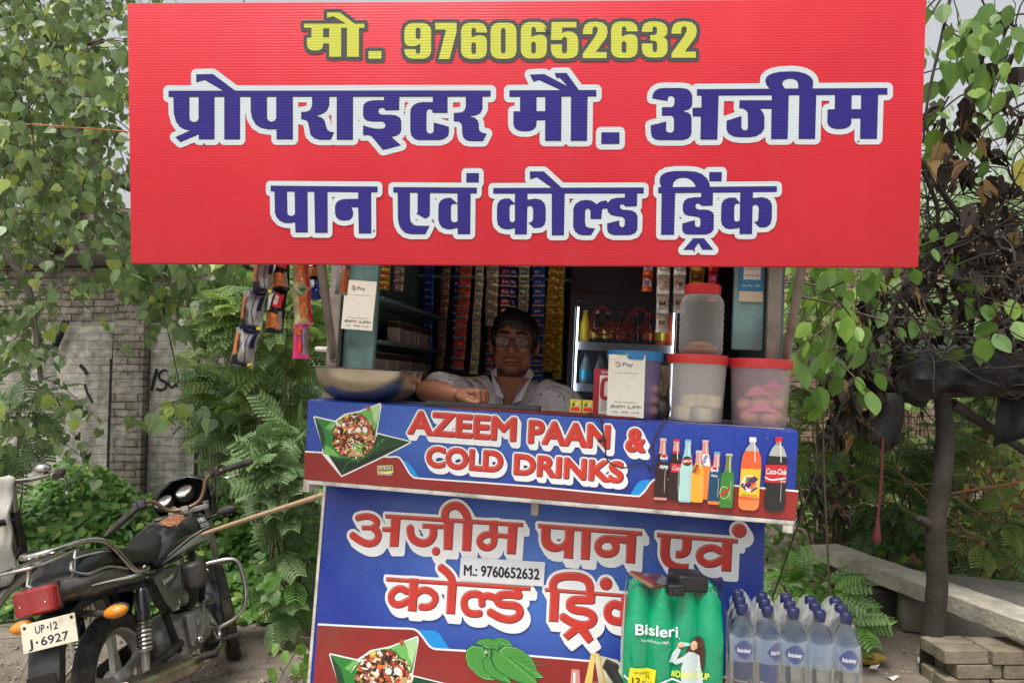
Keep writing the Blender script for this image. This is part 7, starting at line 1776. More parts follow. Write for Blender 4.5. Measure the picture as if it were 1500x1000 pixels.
# ---- clear pack of small bottles
KF=Frame((.512,1.82,TZ),rot(rad(-12),0,rad(1.5)))
kp=thing("water_pack","clear shrink wrapped pack of water bottles with dark blue caps and labels","bottle pack",KF.o)
CW=mat("clear_bottle",S(244,248,250),.03,trans=1.0);CW.node_tree.nodes["Principled BSDF"].inputs["IOR"].default_value=1.30;CAPM=mat("bottle_cap_navy",S(26,32,72),.4);LBL=film("bottle_label_film",S(176,192,216),.28,.2);LBN=mat("label_navy",S(46,62,124),.35);WAT=film("water",S(206,216,218),.3,.05)
KH=.268;kr=.0285
def kbottle(c,lab,yaw,lx=0.0):
 q=MB();q.lathe([(0,0),(kr*.78,0),(kr*.96,.006),(kr,.02),(kr*.97,.05),(kr,.06),(kr*.965,.075),(kr,.09),(kr*.95,KH*.46),(kr,KH*.5),(kr,KH*.73),(kr*.97,KH*.77),(kr*.80,KH*.84),(kr*.48,KH*.895),(kr*.41,KH*.92)],26);V=np.array(q.v);q.v=[tuple(KF.w(p+np.array(c)))for p in V];bt=q.build("bottle",CW,kp)
 q=MB();q.lathe([(.0135,KH*.905),(.0142,KH*.91),(.0142,KH*.99),(.012,KH),(0,KH)],18);q.v=[tuple(KF.w(np.array(p)+c))for p in q.v];q.build("cap",CAPM,bt)
 q=MB();q.lathe([(kr*1.012,KH*.52),(kr*1.012,KH*.73)],26);q.v=[tuple(KF.w(np.array(p)+c))for p in q.v];q.build("label",LBL,bt)
 if lab:
  q=MB();V=[];F=[];N_=14
  for i in range(N_+1):
   t=-1+2*i/N_;a=lx+t*.85;hh=.020*(1-abs(t)**1.6)+.002
   for s in(-1,1):V.append((kr*1.03*math.sin(a),-kr*1.03*math.cos(a),KH*.63+s*hh))
  q.add(V,[(2*i,2*i+2,2*i+3,2*i+1)for i in range(N_)]);q.v=[tuple(KF.w(np.array(p)+c))for p in q.v];q.build("label_badge",LBN,bt)
  Vt,Ft,E=text_tris("kinley",.03);mn,mx=Vt[:,0].min(),Vt[:,0].max();q=MB()
  q.add([KF.w(np.array((kr*1.045*math.sin(lx+(v[0]-mn)/(mx-mn)*1.1-.55),-kr*1.045*math.cos(lx+(v[0]-mn)/(mx-mn)*1.1-.55),KH*.607+v[1]*.013))+c)for v in Vt],Ft);q.build("label_text",WHITEINK,bt,smooth=0)
for k in range(3):
 for i in range(5):kbottle(((i+.5)*2.05*kr,(k+.5)*2.05*kr,.001),k==0 and i!=3,0,(.15,.75,.05,0,.1)[i])
q=MB();V=[];nu=61;
KW,KD=5*2.05*kr,3*2.05*kr;rr_=np.random.RandomState(12);prof_=[(0,0,-.002),(1,.15,-.003),(2,.35,-.003),(3,.6,-.002),(4,.74,.004),(5,.86,.013),(6,.985,.022),(7,.93,.07),(8,1.0,.10),(9,.93,.13),(10,1.0,.165),(11,.86,KD-.008),(12,.6,KD+.003),(13,0,KD+.002)]
for _,zf,yy in prof_:
 for i in range(nu):
  u=i/(nu-1);c=max(0,math.cos((u*5%1-.5)*math.pi))**.8;lift=.02 if .8<zf else .0
  V.append(KF.w((u*KW+(.5-u)*.02*(zf>.8),yy+(-.0 if yy>.02 else-.004*c+.014*(1-c)*(.2 if zf<.65 else 1)),max(0,KH*zf-(1-c)*(.03 if zf>.8 else 0)+rr_.uniform(-.0015,.0015)))))
q.add(V,[(a*nu+i,a*nu+i+1,(a+1)*nu+i+1,(a+1)*nu+i)for a in range(len(prof_)-1)for i in range(nu-1)]);q.build("shrink_film",film("shrink_film",S(230,232,232),.035,.08),kp,smooth=70)
for j,x in enumerate((-.03,)):
 t=thing("water_bottle","single small water bottle with blue cap between the green pack and the panel","bottle",KF.w((-.012,.20,0)))
 q=MB();q.lathe([(0,0),(kr*.9,0),(kr,.01),(kr,KH*.62),(kr*.7,KH*.8),(kr*.42,KH*.9)],20,KF.w((-.012,.20,.012)));q.build("bottle",CW,t);q=MB();q.lathe([(.0145,KH*.9),(.0145,KH*1.0),(0,KH)],18,KF.w((-.012,.20,.012)));q.build("cap",CAPM,t)
# phone and black power bricks on the green pack
pf=Frame(PKF.w((.075,.06,PH+.008)),PKF.R@rot(rad(-35),rad(-12),rad(14)))
t=thing("phone","smartphone lying face up on top of the green water pack","phone",M=pf.mat())
q=MB();q.rbox((0,0,0),(.075,.15,.008),.01);q.build("body",mat("phone_gold",S(150,112,84),.3,metal=.5),t,world=False);q=MB();q.rbox((0,0,.0045),(.070,.145,.0015),.008);q.build("screen",mat("phone_glass",S(40,50,70),.08),t,world=False)
q=MB();q.box((.0,-.055,.0056),(.066,.03,.0006));q.build("painted_red_reflection",mat("phone_maroon",S(120,34,40),.25),t,world=False)  # red reflection on the phone screen, painted as a maroon patch
BLKP=mat("black_abs",S(26,26,28),.35,var=.15,vscale=30)
pf=Frame(PKF.w((.150,.045,PH+.020)),PKF.R@rot(rad(18),0,rad(3)));q=MB();q.rbox((0,0,0),(.075,.085,.038),.006);q.move(np.array(pf.mat()));o=q.build("power_adapter",BLKP,bevel=.002);tag(o,"larger black power adapter on top of the green water pack","adapter","black adapters on the green pack")
pf=Frame(PKF.w((.118,-.012,PH+.010)),PKF.R@rot(rad(12),0,rad(-2)));q=MB();q.rbox((0,0,0),(.040,.030,.026),.004);q.rbox((.0,-.016,-.002),(.018,.01,.014),.002);q.move(np.array(pf.mat()));o=q.build("power_adapter",BLKP,bevel=.002);tag(o,"smaller black adapter in front of the larger one on the green pack","adapter","black adapters on the green pack")
# open carton with a black handled tool
bx=thing("open_carton","open carton with worn yellow edges left of the green water pack","carton",at(900,1010,1.85))
cb=mat("carton_yellow",S(176,152,70),.7,var=.2,vscale=20);ci=mat("carton_print",S(176,172,150),.6,var=.25,vscale=18)
def quad3(pts,m,name,th=.004):
 q=MB();P_=[np.array(p)for p in pts];n_=nrm(np.cross(P_[1]-P_[0],P_[2]-P_[0]))*th;q.add(P_+[p+n_ for p in P_],[(0,1,2,3),(7,6,5,4),(0,4,5,1),(1,5,6,2),(2,6,7,3),(3,7,4,0)]);q.build(name,m,bx,smooth=0)
quad3([at(866,956,1.86),at(872,957,1.86),at(864,1030,1.80),at(850,1030,1.80)],cb,"left_flap");quad3([at(872,958,1.86),at(905,966,1.9),at(930,1030,1.84),at(884,1030,1.80)],ci,"front_flap");quad3([at(870,955,1.87),at(877,957,1.862),at(892,1030,1.80),at(884,1030,1.80)],cb,"edge_strip")
q=MB();q.tube([at(890,974,1.80),at(898,985,1.80),at(914,1012,1.78),at(925,1035,1.77)],[.011,.013,.010,.010],8);q.rbox(at(895,976,1.80),(.035,.02,.022),.006,R=rot(0,0,rad(25)));o=q.build("hand_tool",BLKP);tag(o,"black handled tool lying on the open carton","tool")
# ---- overhead wires and small litter
b=MB();b.tube([at(-60,178,4.6),at(60,183,4.5),at(190,193,4.4),at(420,205,4.4)],.004,6);o=b.build("cable",mat("orange_wire",S(196,110,70),.5));tag(o,"orange cable strung across the leaves at the upper left","cable")
for y0,y1,Yd,lab in((134,146,4.8,"thin dark wire above the orange cable at the upper left"),(276,306,5.0,"thin dark wire below the orange cable at the upper left")):
 b=MB();b.tube([at(-60,y0-3,Yd),at(190,y1,Yd),at(420,y1+12,Yd)],.0028,5);o=b.build("cable",mat("black_wire",S(24,22,22)));tag(o,lab,"cable")
b=MB();b.tube([at(1393,722,5.0),at(1500,704,5.0),at(1560,695,5.0)],.005,6);o=b.build("cord",mat("faded_red_cord",S(196,110,90),.6));tag(o,"faded red cord stretched in front of the right brick wall","cord")
b=MB();b.lathe([(0,0),(.05,.002),(.075,.03),(.072,.03),(.048,.006),(0,.005)],24,at(1272,985,4.3)*np.array((1,1,0))+(0,0,.012),sx=1.3);o=b.build("leaf_bowl",mat("yellow_plate",S(196,168,80),.5));tag(o,"small yellow disposable bowl lying on the ground right of the bottles","bowl")
for k,(px,py)in enumerate(((1352,965),(1310,985),(1285,972),(1395,990))):
 Yd=1.55*FPX/(py-565)*1.0;p=at(px,py,min(Yd,4.6));p[2]=.012;q=MB();rr_=np.random.RandomState(k);q.add([p+(rr_.uniform(-.06,.06),rr_.uniform(-.05,.05),rr_.uniform(0,.03))for _ in range(6)],[(0,1,2),(1,3,2),(2,4,0),(3,5,1)]);o=q.build("plastic_scrap",mat("scrap_white",S(206,204,200),.5),smooth=0);tag(o,("crumpled white plastic scrap by the foot of the shelter post","torn white plastic scrap nearest the small yellow bowl","torn white plastic scrap between the bottles and the yellow bowl","torn white plastic scrap in front of the brick stack")[k],"scrap","plastic scraps on the ground")

# ------------------------------------------------------------------ vegetation
RNG=np.random.RandomState(77)
def tmpl_leaf(kind):
 """leaf blade as two n-gon halves folded on the midrib; x across, y along (0..1), z normal"""
 if kind=='heart':h=[(0,0),(.16,-.07),(.34,-.03),(.45,.14),(.43,.34),(.29,.56),(.11,.74),(0,1.0)]
 elif kind=='oval':h=[(0,0),(.12,.06),(.24,.2),(.29,.4),(.26,.6),(.16,.8),(.06,.93),(0,1.0)]
 else:h=[(0,0),(.14,.03),(.29,.12),(.36,.32),(.33,.52),(.22,.74),(.08,.92),(0,1.0)]
 out=[]
 for s in(1,-1):
  P=[(s*x,y,-.25*abs(x)-.22*y*y)for x,y in h];out.append(P if s>0 else P[::-1])
 return np.array(out)                  # (2,8,3)
def place(T,pos,tip,nor,size,width=None):
 """copies of a leaf template; pos,tip,nor (N,3), size (N,)"""
 tip=tip/np.linalg.norm(tip,axis=1)[:,None]
 nor=nor-tip*np.sum(nor*tip,1)[:,None];nor/=np.linalg.norm(nor,axis=1)[:,None]+1e-9
 side=np.cross(tip,nor)
 w=size if width is None else width
 T=T.reshape(-1,3)
 V=pos[:,None,:]+T[None,:,0,None]*side[:,None,:]*w[:,None,None]+T[None,:,1,None]*tip[:,None,:]*size[:,None,None]+T[None,:,2,None]*nor[:,None,:]*size[:,None,None]
 return V.reshape(-1,3)
def rnd(n,s=1.0):return RNG.normal(0,s,(n,3))
LG=leafmat("peepal_leaf",S(66,88,54),S(124,146,90),.34,.26,2.0);LG2=leafmat("peepal_young_leaf",S(118,142,68),S(168,182,96),.4,.26,2.0)
LF=leafmat("fern_leaflet",S(56,84,52),S(132,158,100),.5,.26,3.0);LF2=leafmat("fern_leaflet_bright",S(96,128,66),S(162,182,106),.5,.4,3.0)
LC=leafmat("creeper_leaf",S(52,92,40),S(104,146,60),.42,.26,3.0)
LC2=leafmat("darker_broad_leaf",S(70,104,50),S(106,138,66),.4,.26,2.5);LO=leafmat("broad_leaf",S(74,114,44),S(132,164,70),.5,.26,2.5);LY=leafmat("yellowing_leaf",S(164,166,74),S(192,176,84),.5,.35,2.5)  # LC2: darker green broad leaf, mixed at random with the brighter one
LDK=leafmat("withered_leaf",S(34,28,24),S(60,50,40),.8,.08,4.0);LBR=leafmat("brown_leaf",S(112,84,52),S(150,122,78),.8,.1,4.0)
TWG=mat("twig_bark",S(84,74,60),.9,var=.3,vscale=14);DTW=mat("dark_twig",S(48,42,38),.9,var=.3,vscale=14);TRK=mat("tree_bark",S(88,80,70),.95,var=.35,vscale=6,bump=.9,bscale=18)
def twigs(regions,leafsize,n_per=9,droop=.55,step=.055,up=.25):
 """leaf positions along many small drooping twigs; regions: (px0,px1,py0,py1,Y0,Y1,count)"""
 pos,tip,nor,sz,tubes=[],[],[],[],[]
 for x0,x1,y0,y1,Y0,Y1,cnt in regions:
  for _ in range(cnt):
   Y=RNG.uniform(Y0,Y1);p=at(RNG.uniform(x0,x1),RNG.uniform(y0,y1),Y);d=np.array([RNG.normal(0,.7),RNG.normal(-.25,.6),RNG.normal(-.1,.45)]);d/=np.linalg.norm(d);path=[p]
   for k in range(n_per):
    d=d+(0,0,-droop*.12)+RNG.normal(0,.1,3);d/=np.linalg.norm(d);p=p+d*step*RNG.uniform(.8,1.3);path.append(p)
    a=nrm(np.cross(d,RNG.normal(0,1,3)));q=p+a*.035+(0,0,-.02)
    t=np.array([0,0,-1.0])+a*.55+RNG.normal(0,.28,3);n=np.array([0,-1.0,.35])+RNG.normal(0,.6,3)
    pos.append(q);tip.append(t);nor.append(n);sz.append(leafsize*RNG.uniform(.6,1.2))
   tubes.append(path)
 return np.array(pos),np.array(tip),np.array(nor),np.array(sz),tubes
def leafobj(name,kind,pos,tip,nor,sz,mats,parent,split=(.85,),wid=1.0):
 V=place(tmpl_leaf(kind),pos,tip,nor,sz,sz*wid);k=len(pos);mi=np.repeat(np.searchsorted(np.array(split),RNG.uniform(0,1,k)),2)
 return arrmesh(name,V,8,mats,parent,mi=np.minimum(mi,len(mats)-1))
def tubesobj(name,tubes,m,parent,r0=.004,r1=.0015,n=4):
 b=MB()
 for P in tubes:b.tube(P,np.linspace(r0,r1,len(P)),n,caps=False)
 return b.build(name,m,parent,smooth=60)
# ---- peepal tree at the left
pt=thing("peepal_tree","tall peepal tree with hanging heart shaped leaves filling the upper left","tree",(-5.3,8.9,0))
b=MB();b.tube(smooth_path([(-5.3,8.9,0),(-5.25,8.9,1.5),(-5.0,8.7,3.0),(-4.9,8.4,4.6),(-5.1,8.2,6.4)],5),np.interp(np.linspace(0,1,21),[0,.3,1],[.34,.26,.12]),14);b.build("trunk",TRK,pt)
for P,r0 in(([(-5.0,8.7,3.0),tuple(at(60,250,7.4)),tuple(at(120,240,6.9)),tuple(at(190,272,6.4)),tuple(at(330,330,6.1))],.12),([(-5.0,8.6,3.4),tuple(at(20,140,7.2)),tuple(at(60,80,6.5)),tuple(at(150,60,5.8))],.08),([(-5.0,8.6,3.3),tuple(at(90,200,7.0)),tuple(at(75,110,6.4)),tuple(at(82,20,6.0))],.06),([(-5.0,8.7,3.0),tuple(at(-10,330,6.6)),tuple(at(40,420,6.0)),tuple(at(60,560,5.6))],.06),([(-5.0,8.4,4.4),tuple(at(40,-60,6.5)),tuple(at(160,-40,6.2))],.08)):
 b=MB();Q_=smooth_path(P,6);b.tube(Q_,np.linspace(r0,r0*.25,len(Q_)),9);b.build("limb",TRK,pt)
reg=[(-130,195,-80,130,4.3,6.5,200),(-130,195,110,330,4.3,6.8,190),(-160,210,-120,330,6.5,8.4,110),(-60,90,300,470,4.6,6.6,36),(-60,80,450,600,4.5,6.0,18),(20,90,560,640,5.2,6.2,6),(60,190,300,350,6.2,7.6,14)]
pos,tip,nor,sz,tb_=twigs(reg,.084)
leafobj("crown",'heart',pos,tip,nor,sz,[LG,LG2],pt,(.86,))
tubesobj("twig_foliage",tb_,TWG,pt)
pt2=thing("peepal_branch","low hanging branch of heart shaped leaves against the whitewashed wall under the sign","branch",at(240,385,5.6))
pos,tip,nor,sz,tb_=twigs([(195,300,370,430,5.2,6.0,20),(270,345,385,460,5.0,5.6,16),(250,300,580,600,5.3,5.6,3)],.115,n_per=8);leafobj("leaves",'heart',pos,tip,nor,sz,[LG,LG2],pt2,(.8,));tubesobj("twigs",tb_,TWG,pt2);b=MB();b.tube([at(330,330,6.0),at(240,385,5.6),at(235,430,5.5),at(262,560,5.5)],[.012,.01,.008,.004],6);b.build("stem",TWG,pt2)
# ---- feathery shrubs
def frond_template(np_):
 """feathery frond: each pinna a folded narrow blade with a toothed edge"""
 Q=[]
 for i in range(np_):
  x0=.16+.84*i/np_;L=.40*(1-.5*abs(i/(np_-1)-.35))
  for s in(1,-1):
   d=np.array([.5,s*.86,0]);n_=np.array([-d[1],d[0],0]);o=np.array([x0,0,-.14*x0*x0]);z=np.array([0,0,1.0]);K=4
   for k in range(K):
    a_,b_=o+d*L*k/K-z*.10*(k/K)**2,o+d*L*(k+.96)/K-z*.10*((k+1)/K)**2
    for s2 in(1,-1):
     w=.052*(1-.28*k/K)*s2;Q.append([a_,a_+n_*w+d*L/K*.35+z*.012,b_+n_*w*.8+d*L/K*.16+z*.012,b_])
 R_=np.array([[[0,-.006,0],[0,.006,0],[1,.003,-.14],[1,-.003,-.14]]])
 return np.concatenate([np.array(Q),R_])
FT=[frond_template(8),frond_template(7)]
def frond_place(T,pos,d,nor,size):
 d=d/np.linalg.norm(d,axis=1)[:,None];nor=nor-d*np.sum(nor*d,1)[:,None];nor/=np.linalg.norm(nor,axis=1)[:,None];side=np.cross(nor,d);T=T.reshape(-1,3)
 V=pos[:,None,:]+size[:,None,None]*(T[None,:,0,None]*d[:,None,:]+T[None,:,1,None]*side[:,None,:]+T[None,:,2,None]*nor[:,None,:])
 return V.reshape(-1,3)
def shrub(cx,cy,rx,ry,Y,n,label,mats=(LF,),size=.25,name="feathery_shrub",depth=.55,group="feathery shrubs round the kiosk"):
 c=at(cx,cy,Y);sx,sz_=rx*Y/FPX,ry*Y/FPX;base=np.array([c[0],c[1]+.1,0])
 t=thing(name,label,"shrub",base,group=group)
 pos,d,nn=[],[],[]
 stems=[]
 for k in range(max(7,n//28)):
  a=RNG.uniform(0,6.28);e=c+np.array([math.cos(a)*sx*.8,math.sin(a)*depth*.7,RNG.uniform(-.2,.95)*sz_]);m_=(base+e)/2+(RNG.normal(0,.05),RNG.normal(0,.05),.1);stems.append(smooth_path([base+(RNG.normal(0,.05),RNG.normal(0,.05),0),m_,e],4))
 for k in range(n):
  u=RNG.normal(0,1,3);u/=np.linalg.norm(u);r=RNG.uniform(.25,1)**.5;p=c+u*r*np.array([sx,depth,sz_])
  if p[2]<.05:p[2]=RNG.uniform(.05,.25)
  out=u*np.array([1,1,.5])+np.array([0,-.35,-.15])+RNG.normal(0,.35,3);pos.append(p);d.append(out);nn.append(np.array([0,-.45,1.0])+RNG.normal(0,.35,3))
 pos,d,nn=np.array(pos),np.array(d),np.array(nn);sz=size*RNG.uniform(.65,1.2,n);h=n//2
 V=np.concatenate([frond_place(FT[0],pos[:h],d[:h],nn[:h],sz[:h]),frond_place(FT[1],pos[h:],d[h:],nn[h:],sz[h:])])
 k=len(V)//4;mi=np.zeros(k,int)
 if len(mats)>1:
  per=len(FT[0]);mi=np.concatenate([np.repeat(RNG.randint(0,len(mats),h),len(FT[0])),np.repeat(RNG.randint(0,len(mats),n-h),len(FT[1]))])
 arrmesh("foliage",V,4,list(mats),t,mi=mi);tubesobj("stems",stems,TWG,t,.009,.003,5)
shrub(410,462,70,74,5.4,250,"light green feathery shrub behind the hanging snack strips",(LF2,LF))
shrub(385,600,74,88,6.3,320,"tall feathery shrub between the wall and the kiosk at the left",(LF,LF,LF2))
shrub(432,690,36,80,4.9,130,"feathery shrub close to the left edge of the kiosk counter",(LF,))
shrub(434,835,24,60,4.9,70,"low feathery shrub right of the motorcycle front wheel",(LF,LC),size=.18)
shrub(0,610,50,75,5.6,90,"feathery shrub under the peepal at the far left edge",(LF,))
shrub(1205,640,70,85,6.2,150,"feathery shrub just right of the kiosk counter",(LF,LF2))
shrub(1285,705,74,70,6.4,150,"feathery shrub behind the hanging dark red strap",(LF,))
shrub(1180,872,60,40,4.7,110,"low feathery shrub behind the clear water pack",(LF,LC),size=.19)
shrub(1340,640,52,60,6.6,90,"feathery shrub beside the shelter post against the brick wall",(LF2,LF))
shrub(1225,470,52,70,6.2,100,"pale feathery shrub behind the bright broad leaves at the right",(LF2,))
shrub(1430,770,50,40,5.8,70,"small feathery shrub behind the bench right of the shelter post",(LF,LF2))
shrub(345,560,60,80,7.0,150,"feathery shrub in front of the whitewashed wall behind the motorcycle handlebar",(LF,LF2))
shrub(1420,520,75,60,7.6,150,"dark feathery shrub behind the tarpaulin shelter",(LF,))
shrub(1330,470,70,60,7.4,130,"feathery shrub seen through the tangle above the tarpaulin",(LF,))
shrub(1480,660,60,70,7.4,120,"feathery shrub at the right edge in front of the brick wall",(LF,LF2))
# ---- creeper ground cover
def cover(name,label,xr,yr,hfun,n,size,mats,kind='ovate',split=(.9,)):
 x=RNG.uniform(*xr,n);y=RNG.uniform(*yr,n);z=np.array([hfun(a,b_)for a,b_ in zip(x,y)])*RNG.uniform(.35,1.05,n)**.6
 pos=np.stack([x,y,z],1);tip=np.stack([RNG.normal(0,.8,n),RNG.normal(-.5,.7,n),RNG.normal(-.25,.35,n)],1);nor=np.stack([RNG.normal(0,.35,n),RNG.normal(-.55,.35,n),np.ones(n)],1)
 sz=size*RNG.uniform(.6,1.3,n);V=place(tmpl_leaf(kind),pos,tip,nor,sz);mi=np.repeat(np.searchsorted(np.array(split),RNG.uniform(0,1,n)),2)
 o=arrmesh(name,V,8,mats,None,mi=np.minimum(mi,len(mats)-1));tag(o,label,"ground cover",kind="stuff")
def hl(x,y):return max(.04,(.12+.50*np.clip((y-4.9)/1.6,0,1))*(.8+.35*math.sin(x*3.1+y*2)+.2*math.sin(x*7.7-y*5)))
cover("creeper_leaves","dense green creeper covering the ground between the motorcycle and the wall",(-4.6,-1.35),(5.0,7.8),hl,13500,.078,[LC,LG2])
def hr2(x,y):return max(.03,(.05+.38*np.clip((y-5.0)/2.2,0,1))*(.8+.4*math.sin(x*2.7+y)+.2*math.sin(x*6.1-y*4)))
cover("weed_leaves","mixed weeds covering the ground behind the bench and the kiosk",(-1.35,6.0),(5.3,9.2),hr2,6500,.075,[LC,LO,LBR],split=(.62,.84))
# small weed at the left foot of the kiosk
wd=thing("pale_weed","small pale green weed growing at the lower left foot of the kiosk","weed",(at(446,985,3.0)[0],3.0,0))
pos,tip,nor,sz,tb_=twigs([(436,456,905,1000,2.9,3.1,9)],.05,n_per=6,step=.04);leafobj("leaves",'ovate',pos,tip,nor,sz,[LO,LY],wd,(.8,));tubesobj("stems",tb_+[[(at(446,985,3.0)[0],3.0,0),at(446,920,3.0)]],TWG,wd)
# ---- bright broad leaved branches at the right of the kiosk
br_=thing("broad_leaf_sapling","sapling with bright broad oval leaves right beside the kiosk window","sapling",(at(1215,640,3.7)[0],3.7,0))
pos,tip,nor,sz,tb_=twigs([(1165,1240,380,450,3.1,3.9,12),(1185,1300,375,470,3.4,4.3,13),(1165,1215,500,560,3.3,3.8,3),(1250,1310,460,500,3.6,4.2,3)],.105,n_per=5,step=.065);leafobj("leaves",'oval',pos,tip,nor,sz,[LC2,LO,LF2],br_,(.55,.95),wid=1.15);tubesobj("stems",tb_+[list(smooth_path([(at(1215,640,3.7)[0],3.7,0),at(1205,600,3.6),at(1230,480,3.6),at(1260,390,3.7)],4))],TWG,br_,.006,.002)
# ---- old climber at the upper right: green, yellowing and withered leaves on a tangle of stems
cl=thing("withered_climber","tangle of bare stems with withered dark leaves hanging over the tarpaulin shelter","climber",(3.75,4.9,0))
def tangle(n,reg,r0,L,name,m,seed):
 rs=np.random.RandomState(seed);tubes=[]
 for _ in range(n):
  x0,x1,y0,y1,Y0,Y1=reg;p=at(rs.uniform(x0,x1),rs.uniform(y0,y1),rs.uniform(Y0,Y1));d=np.array([rs.normal(0,1),rs.normal(0,.5),rs.normal(0,.45)]);d/=np.linalg.norm(d);P=[p]
  for k in range(10):d=d+rs.normal(0,.28,3);d/=np.linalg.norm(d);p=p+d*L/10;P.append(p)
  tubes.append(P)
 return tubes
tubesobj("fine_stems",tangle(230,(1310,1560,290,545,3.7,4.8),.004,.7,"",None,3)+tangle(46,(1340,1540,0,330,3.6,4.8),.003,.8,"",None,4),DTW,cl,.0055,.002,5)
b=MB()
for P,r in(([at(1398,-30,3.6),at(1378,60,3.6),at(1360,140,3.6),at(1352,210,3.65)],.009),([at(1335,220,3.9),at(1365,260,3.9),at(1410,320,3.9),at(1450,350,4.0),at(1540,380,4.1)],.018),([at(1352,250,3.8),at(1372,300,3.85),at(1378,340,3.9),at(1420,372,4.0)],.013),([at(1350,395,3.9),at(1290,440,3.8),at(1270,500,3.8),at(1200,680,3.7),at(1130,880,3.7)],.007),([at(1345,330,3.9),at(1300,470,3.8),at(1200,560,3.7)],.006),([at(1390,-20,4.0),at(1340,60,3.9)],.007),([at(1560,120,4.1),at(1440,190,4.0),at(1390,280,3.9)],.008),([(3.75,4.9,0),(3.7,4.8,1.2),at(1530,380,4.4)],.025)):
 Q_=smooth_path(P,5);b.tube(Q_,np.linspace(r,r*.6,len(Q_)),7)
b.build("main_stems",DTW,cl,smooth=60)
def crumple(n,reg,size,seed):
 rs=np.random.RandomState(seed);x0,x1,y0,y1,Y0,Y1=reg;pos=np.array([at(rs.uniform(x0,x1),rs.uniform(y0,y1),rs.uniform(Y0,Y1))for _ in range(n)])
 return pos,np.stack([rs.normal(0,.35,n),rs.normal(0,.35,n),-np.ones(n)],1),np.stack([rs.normal(0,1,n),rs.normal(-.6,.8,n),rs.normal(0,.4,n)],1),size*rs.uniform(.6,1.3,n)
def withered(name,sets,mats,split):
 pos=np.concatenate([s[0]for s in sets]);tip=np.concatenate([s[1]for s in sets]);nor=np.concatenate([s[2]for s in sets]);sz=np.concatenate([s[3]for s in sets])
 V=place(tmpl_leaf('heart')*np.array([1,1,3.2]),pos,tip,nor,sz,sz*RNG.uniform(.45,.8,len(sz)));V+=RNG.normal(0,.006,V.shape);mi=np.repeat(np.searchsorted(np.array(split),RNG.uniform(0,1,len(pos))),2)
 return arrmesh(name,V,8,mats,cl,mi=np.minimum(mi,len(mats)-1))
def clusters(cents,k,spread,size,Y0,Y1,seed):
 rs=np.random.RandomState(seed);out=[]
 for cx,cy in cents:out.append(crumple(k,(cx-spread,cx+spread,cy-spread*1.3,cy+spread*1.3,Y0,Y1),size,rs.randint(9999)))
 return out
withered("withered_leaves",clusters([(1372,165),(1385,190),(1412,175),(1425,150),(1440,110),(1445,90),(1450,20),(1470,30),(1430,165),(1375,215),(1395,225),(1408,240),(1452,215),(1445,260),(1440,290),(1432,310),(1460,310),(1470,270),(1478,140),(1490,90),(1495,170),(1415,250),(1365,240)],5,13,.105,3.6,4.1,5)
 +[crumple(330,(1300,1540,320,500,3.8,4.7),.085,8),crumple(130,(1225,1340,420,570,3.7,4.1),.085,9),crumple(80,(1205,1285,540,650,3.7,3.9),.085,10),crumple(40,(1180,1250,690,760,3.7,3.9),.07,11),crumple(24,(1220,1290,460,560,3.7,3.9),.1,12)],[LDK,LBR],(.88,))
pos,tip,nor,sz,tb_=twigs([(1372,1420,10,100,3.5,4.0,9),(1360,1385,60,200,3.6,4.0,6),(1400,1425,60,110,3.6,3.8,3),(1340,1380,300,420,4.0,4.4,5),(1455,1520,430,480,3.6,3.9,5),(1480,1530,0,120,3.8,4.4,3)],.105,n_per=5,step=.06);leafobj("green_leaves",'oval',pos,tip,nor,sz,[LC2,LO,LG2],cl,(.6,.93),wid=1.25)
pos,tip,nor,sz,tb_=twigs([(1475,1500,195,260,3.7,3.9,4)],.14,n_per=4,step=.06);leafobj("yellow_leaves",'oval',pos,tip,nor,sz,[LY],cl,(1.1,),wid=1.2)
# ---- peepal seedling on the right wall
ps=thing("peepal_sapling","young peepal with pale heart shaped leaves growing in front of the right brick wall","sapling",(at(1450,700,6.4)[0],6.4,0))
pos,tip,nor,sz,tb_=twigs([(1420,1500,560,650,6.0,6.8,15),(1480,1540,640,720,6.0,6.6,8)],.15,n_per=5,step=.07);leafobj("leaves",'heart',pos,tip,nor,sz,[LG,LF2],ps,(.6,));tubesobj("stems",tb_+[[(at(1450,700,6.4)[0],6.4,0),at(1450,640,6.4),at(1465,570,6.4)]],TWG,ps)
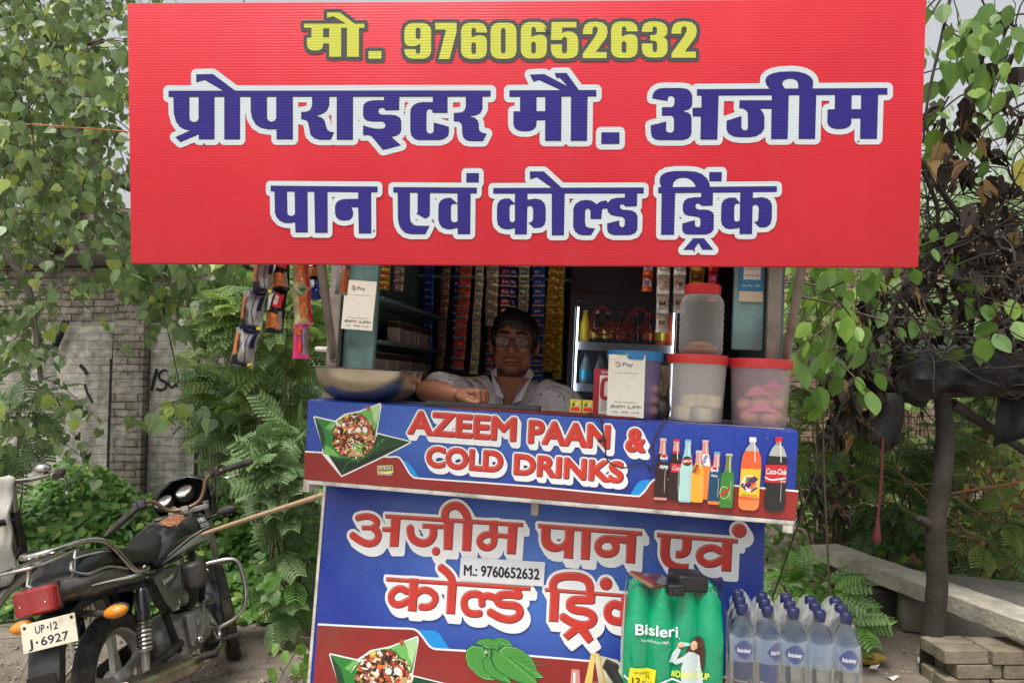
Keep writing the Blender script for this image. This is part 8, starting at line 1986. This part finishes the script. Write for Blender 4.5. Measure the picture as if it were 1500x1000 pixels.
# dry brush heap behind the bench
db=thing("brush_heap","heap of dry cut stems and yellowing leaves behind the bench at the right edge","brush heap",(at(1470,760,6.0)[0],6.0,0))
tubesobj("dry_stems",tangle(110,(1395,1580,690,830,5.4,6.6),.004,.9,"",None,21),mat("straw_twig",S(150,128,92),.9,var=.3),db,.006,.003,5)
pos,tip,nor,sz,tb_=twigs([(1400,1560,690,820,5.5,6.4,40)],.07,n_per=5,step=.06);leafobj("dry_leaves",'ovate',pos,tip,nor,sz,[LY,LBR,LF2],db,(.45,.8))
pos,tip,nor,sz,_t=twigs([(1130,1480,935,1000,4.1,5.2,20)],.05,n_per=3,step=.06);pos[:,2]=.012+RNG.uniform(0,.03,len(pos));nor=np.array([0,0,1.0])+rnd(len(pos),.25);tip=np.stack([RNG.normal(0,1,len(pos)),RNG.normal(0,1,len(pos)),np.zeros(len(pos))],1);o=leafobj("fallen_leaves",'ovate',pos,tip,nor,sz,[LBR,LDK],None,(.6,));tag(o,"dry brown leaves fallen on the ground by the bench","fallen leaves",kind="stuff")
# ---- far trees
def far_tree(x,y,h,rx,rz,n,label,mats,seed):
 t=thing("background_tree",label,"tree",(x,y,0),group="trees beyond the walls");rs=np.random.RandomState(seed)
 b=MB();b.tube(smooth_path([(x,y,0),(x+.1,y,h*.4),(x-.1,y,h*.8)],4),np.linspace(.22,.06,9),10);b.build("trunk",TRK,t)
 cs=np.stack([rs.normal(0,rx*.5,60),rs.normal(0,rx*.5,60),h+rs.normal(0,rz*.45,60)],1)+(x,y,0)
 c=cs[rs.randint(0,60,n)];pos=c+rs.normal(0,1,(n,3))*(rx*.16,rx*.16,rz*.16);pos[:,2]-=rs.exponential(.12,n)
 V=place(tmpl_leaf('oval'),pos,np.stack([rs.normal(0,.4,n),rs.normal(0,.4,n),-np.ones(n)],1),rs.normal(0,1,(n,3))+(0,-.5,.5),.12*rs.uniform(.7,1.4,n));arrmesh("crown",V,8,mats,t)
HAZED=leafmat("hazed_leaf",S(136,158,118),S(186,202,160),.7,.4,1.0)  # haze over the far trees is put into this pale leaf colour
far_tree(9.6,14.5,4.3,3.0,2.2,9000,"pale feathery tree beyond the right brick wall",[HAZED],1)
far_tree(13.0,17.0,4.5,3.4,2.2,7000,"pale tree at the far right edge beyond the brick wall",[HAZED],2)
far_tree(6.5,15.0,2.6,2.2,1.5,5000,"lower pale tree behind the sign beyond the right wall",[HAZED],3)
far_tree(1.0,15.0,3.6,3.2,2.0,5000,"leafy tree beyond the wall directly behind the kiosk",[LF2],4)
far_tree(-10.5,13.0,4.6,3.0,2.4,5000,"leafy tree beyond the far end of the whitewashed wall",[LG],5)
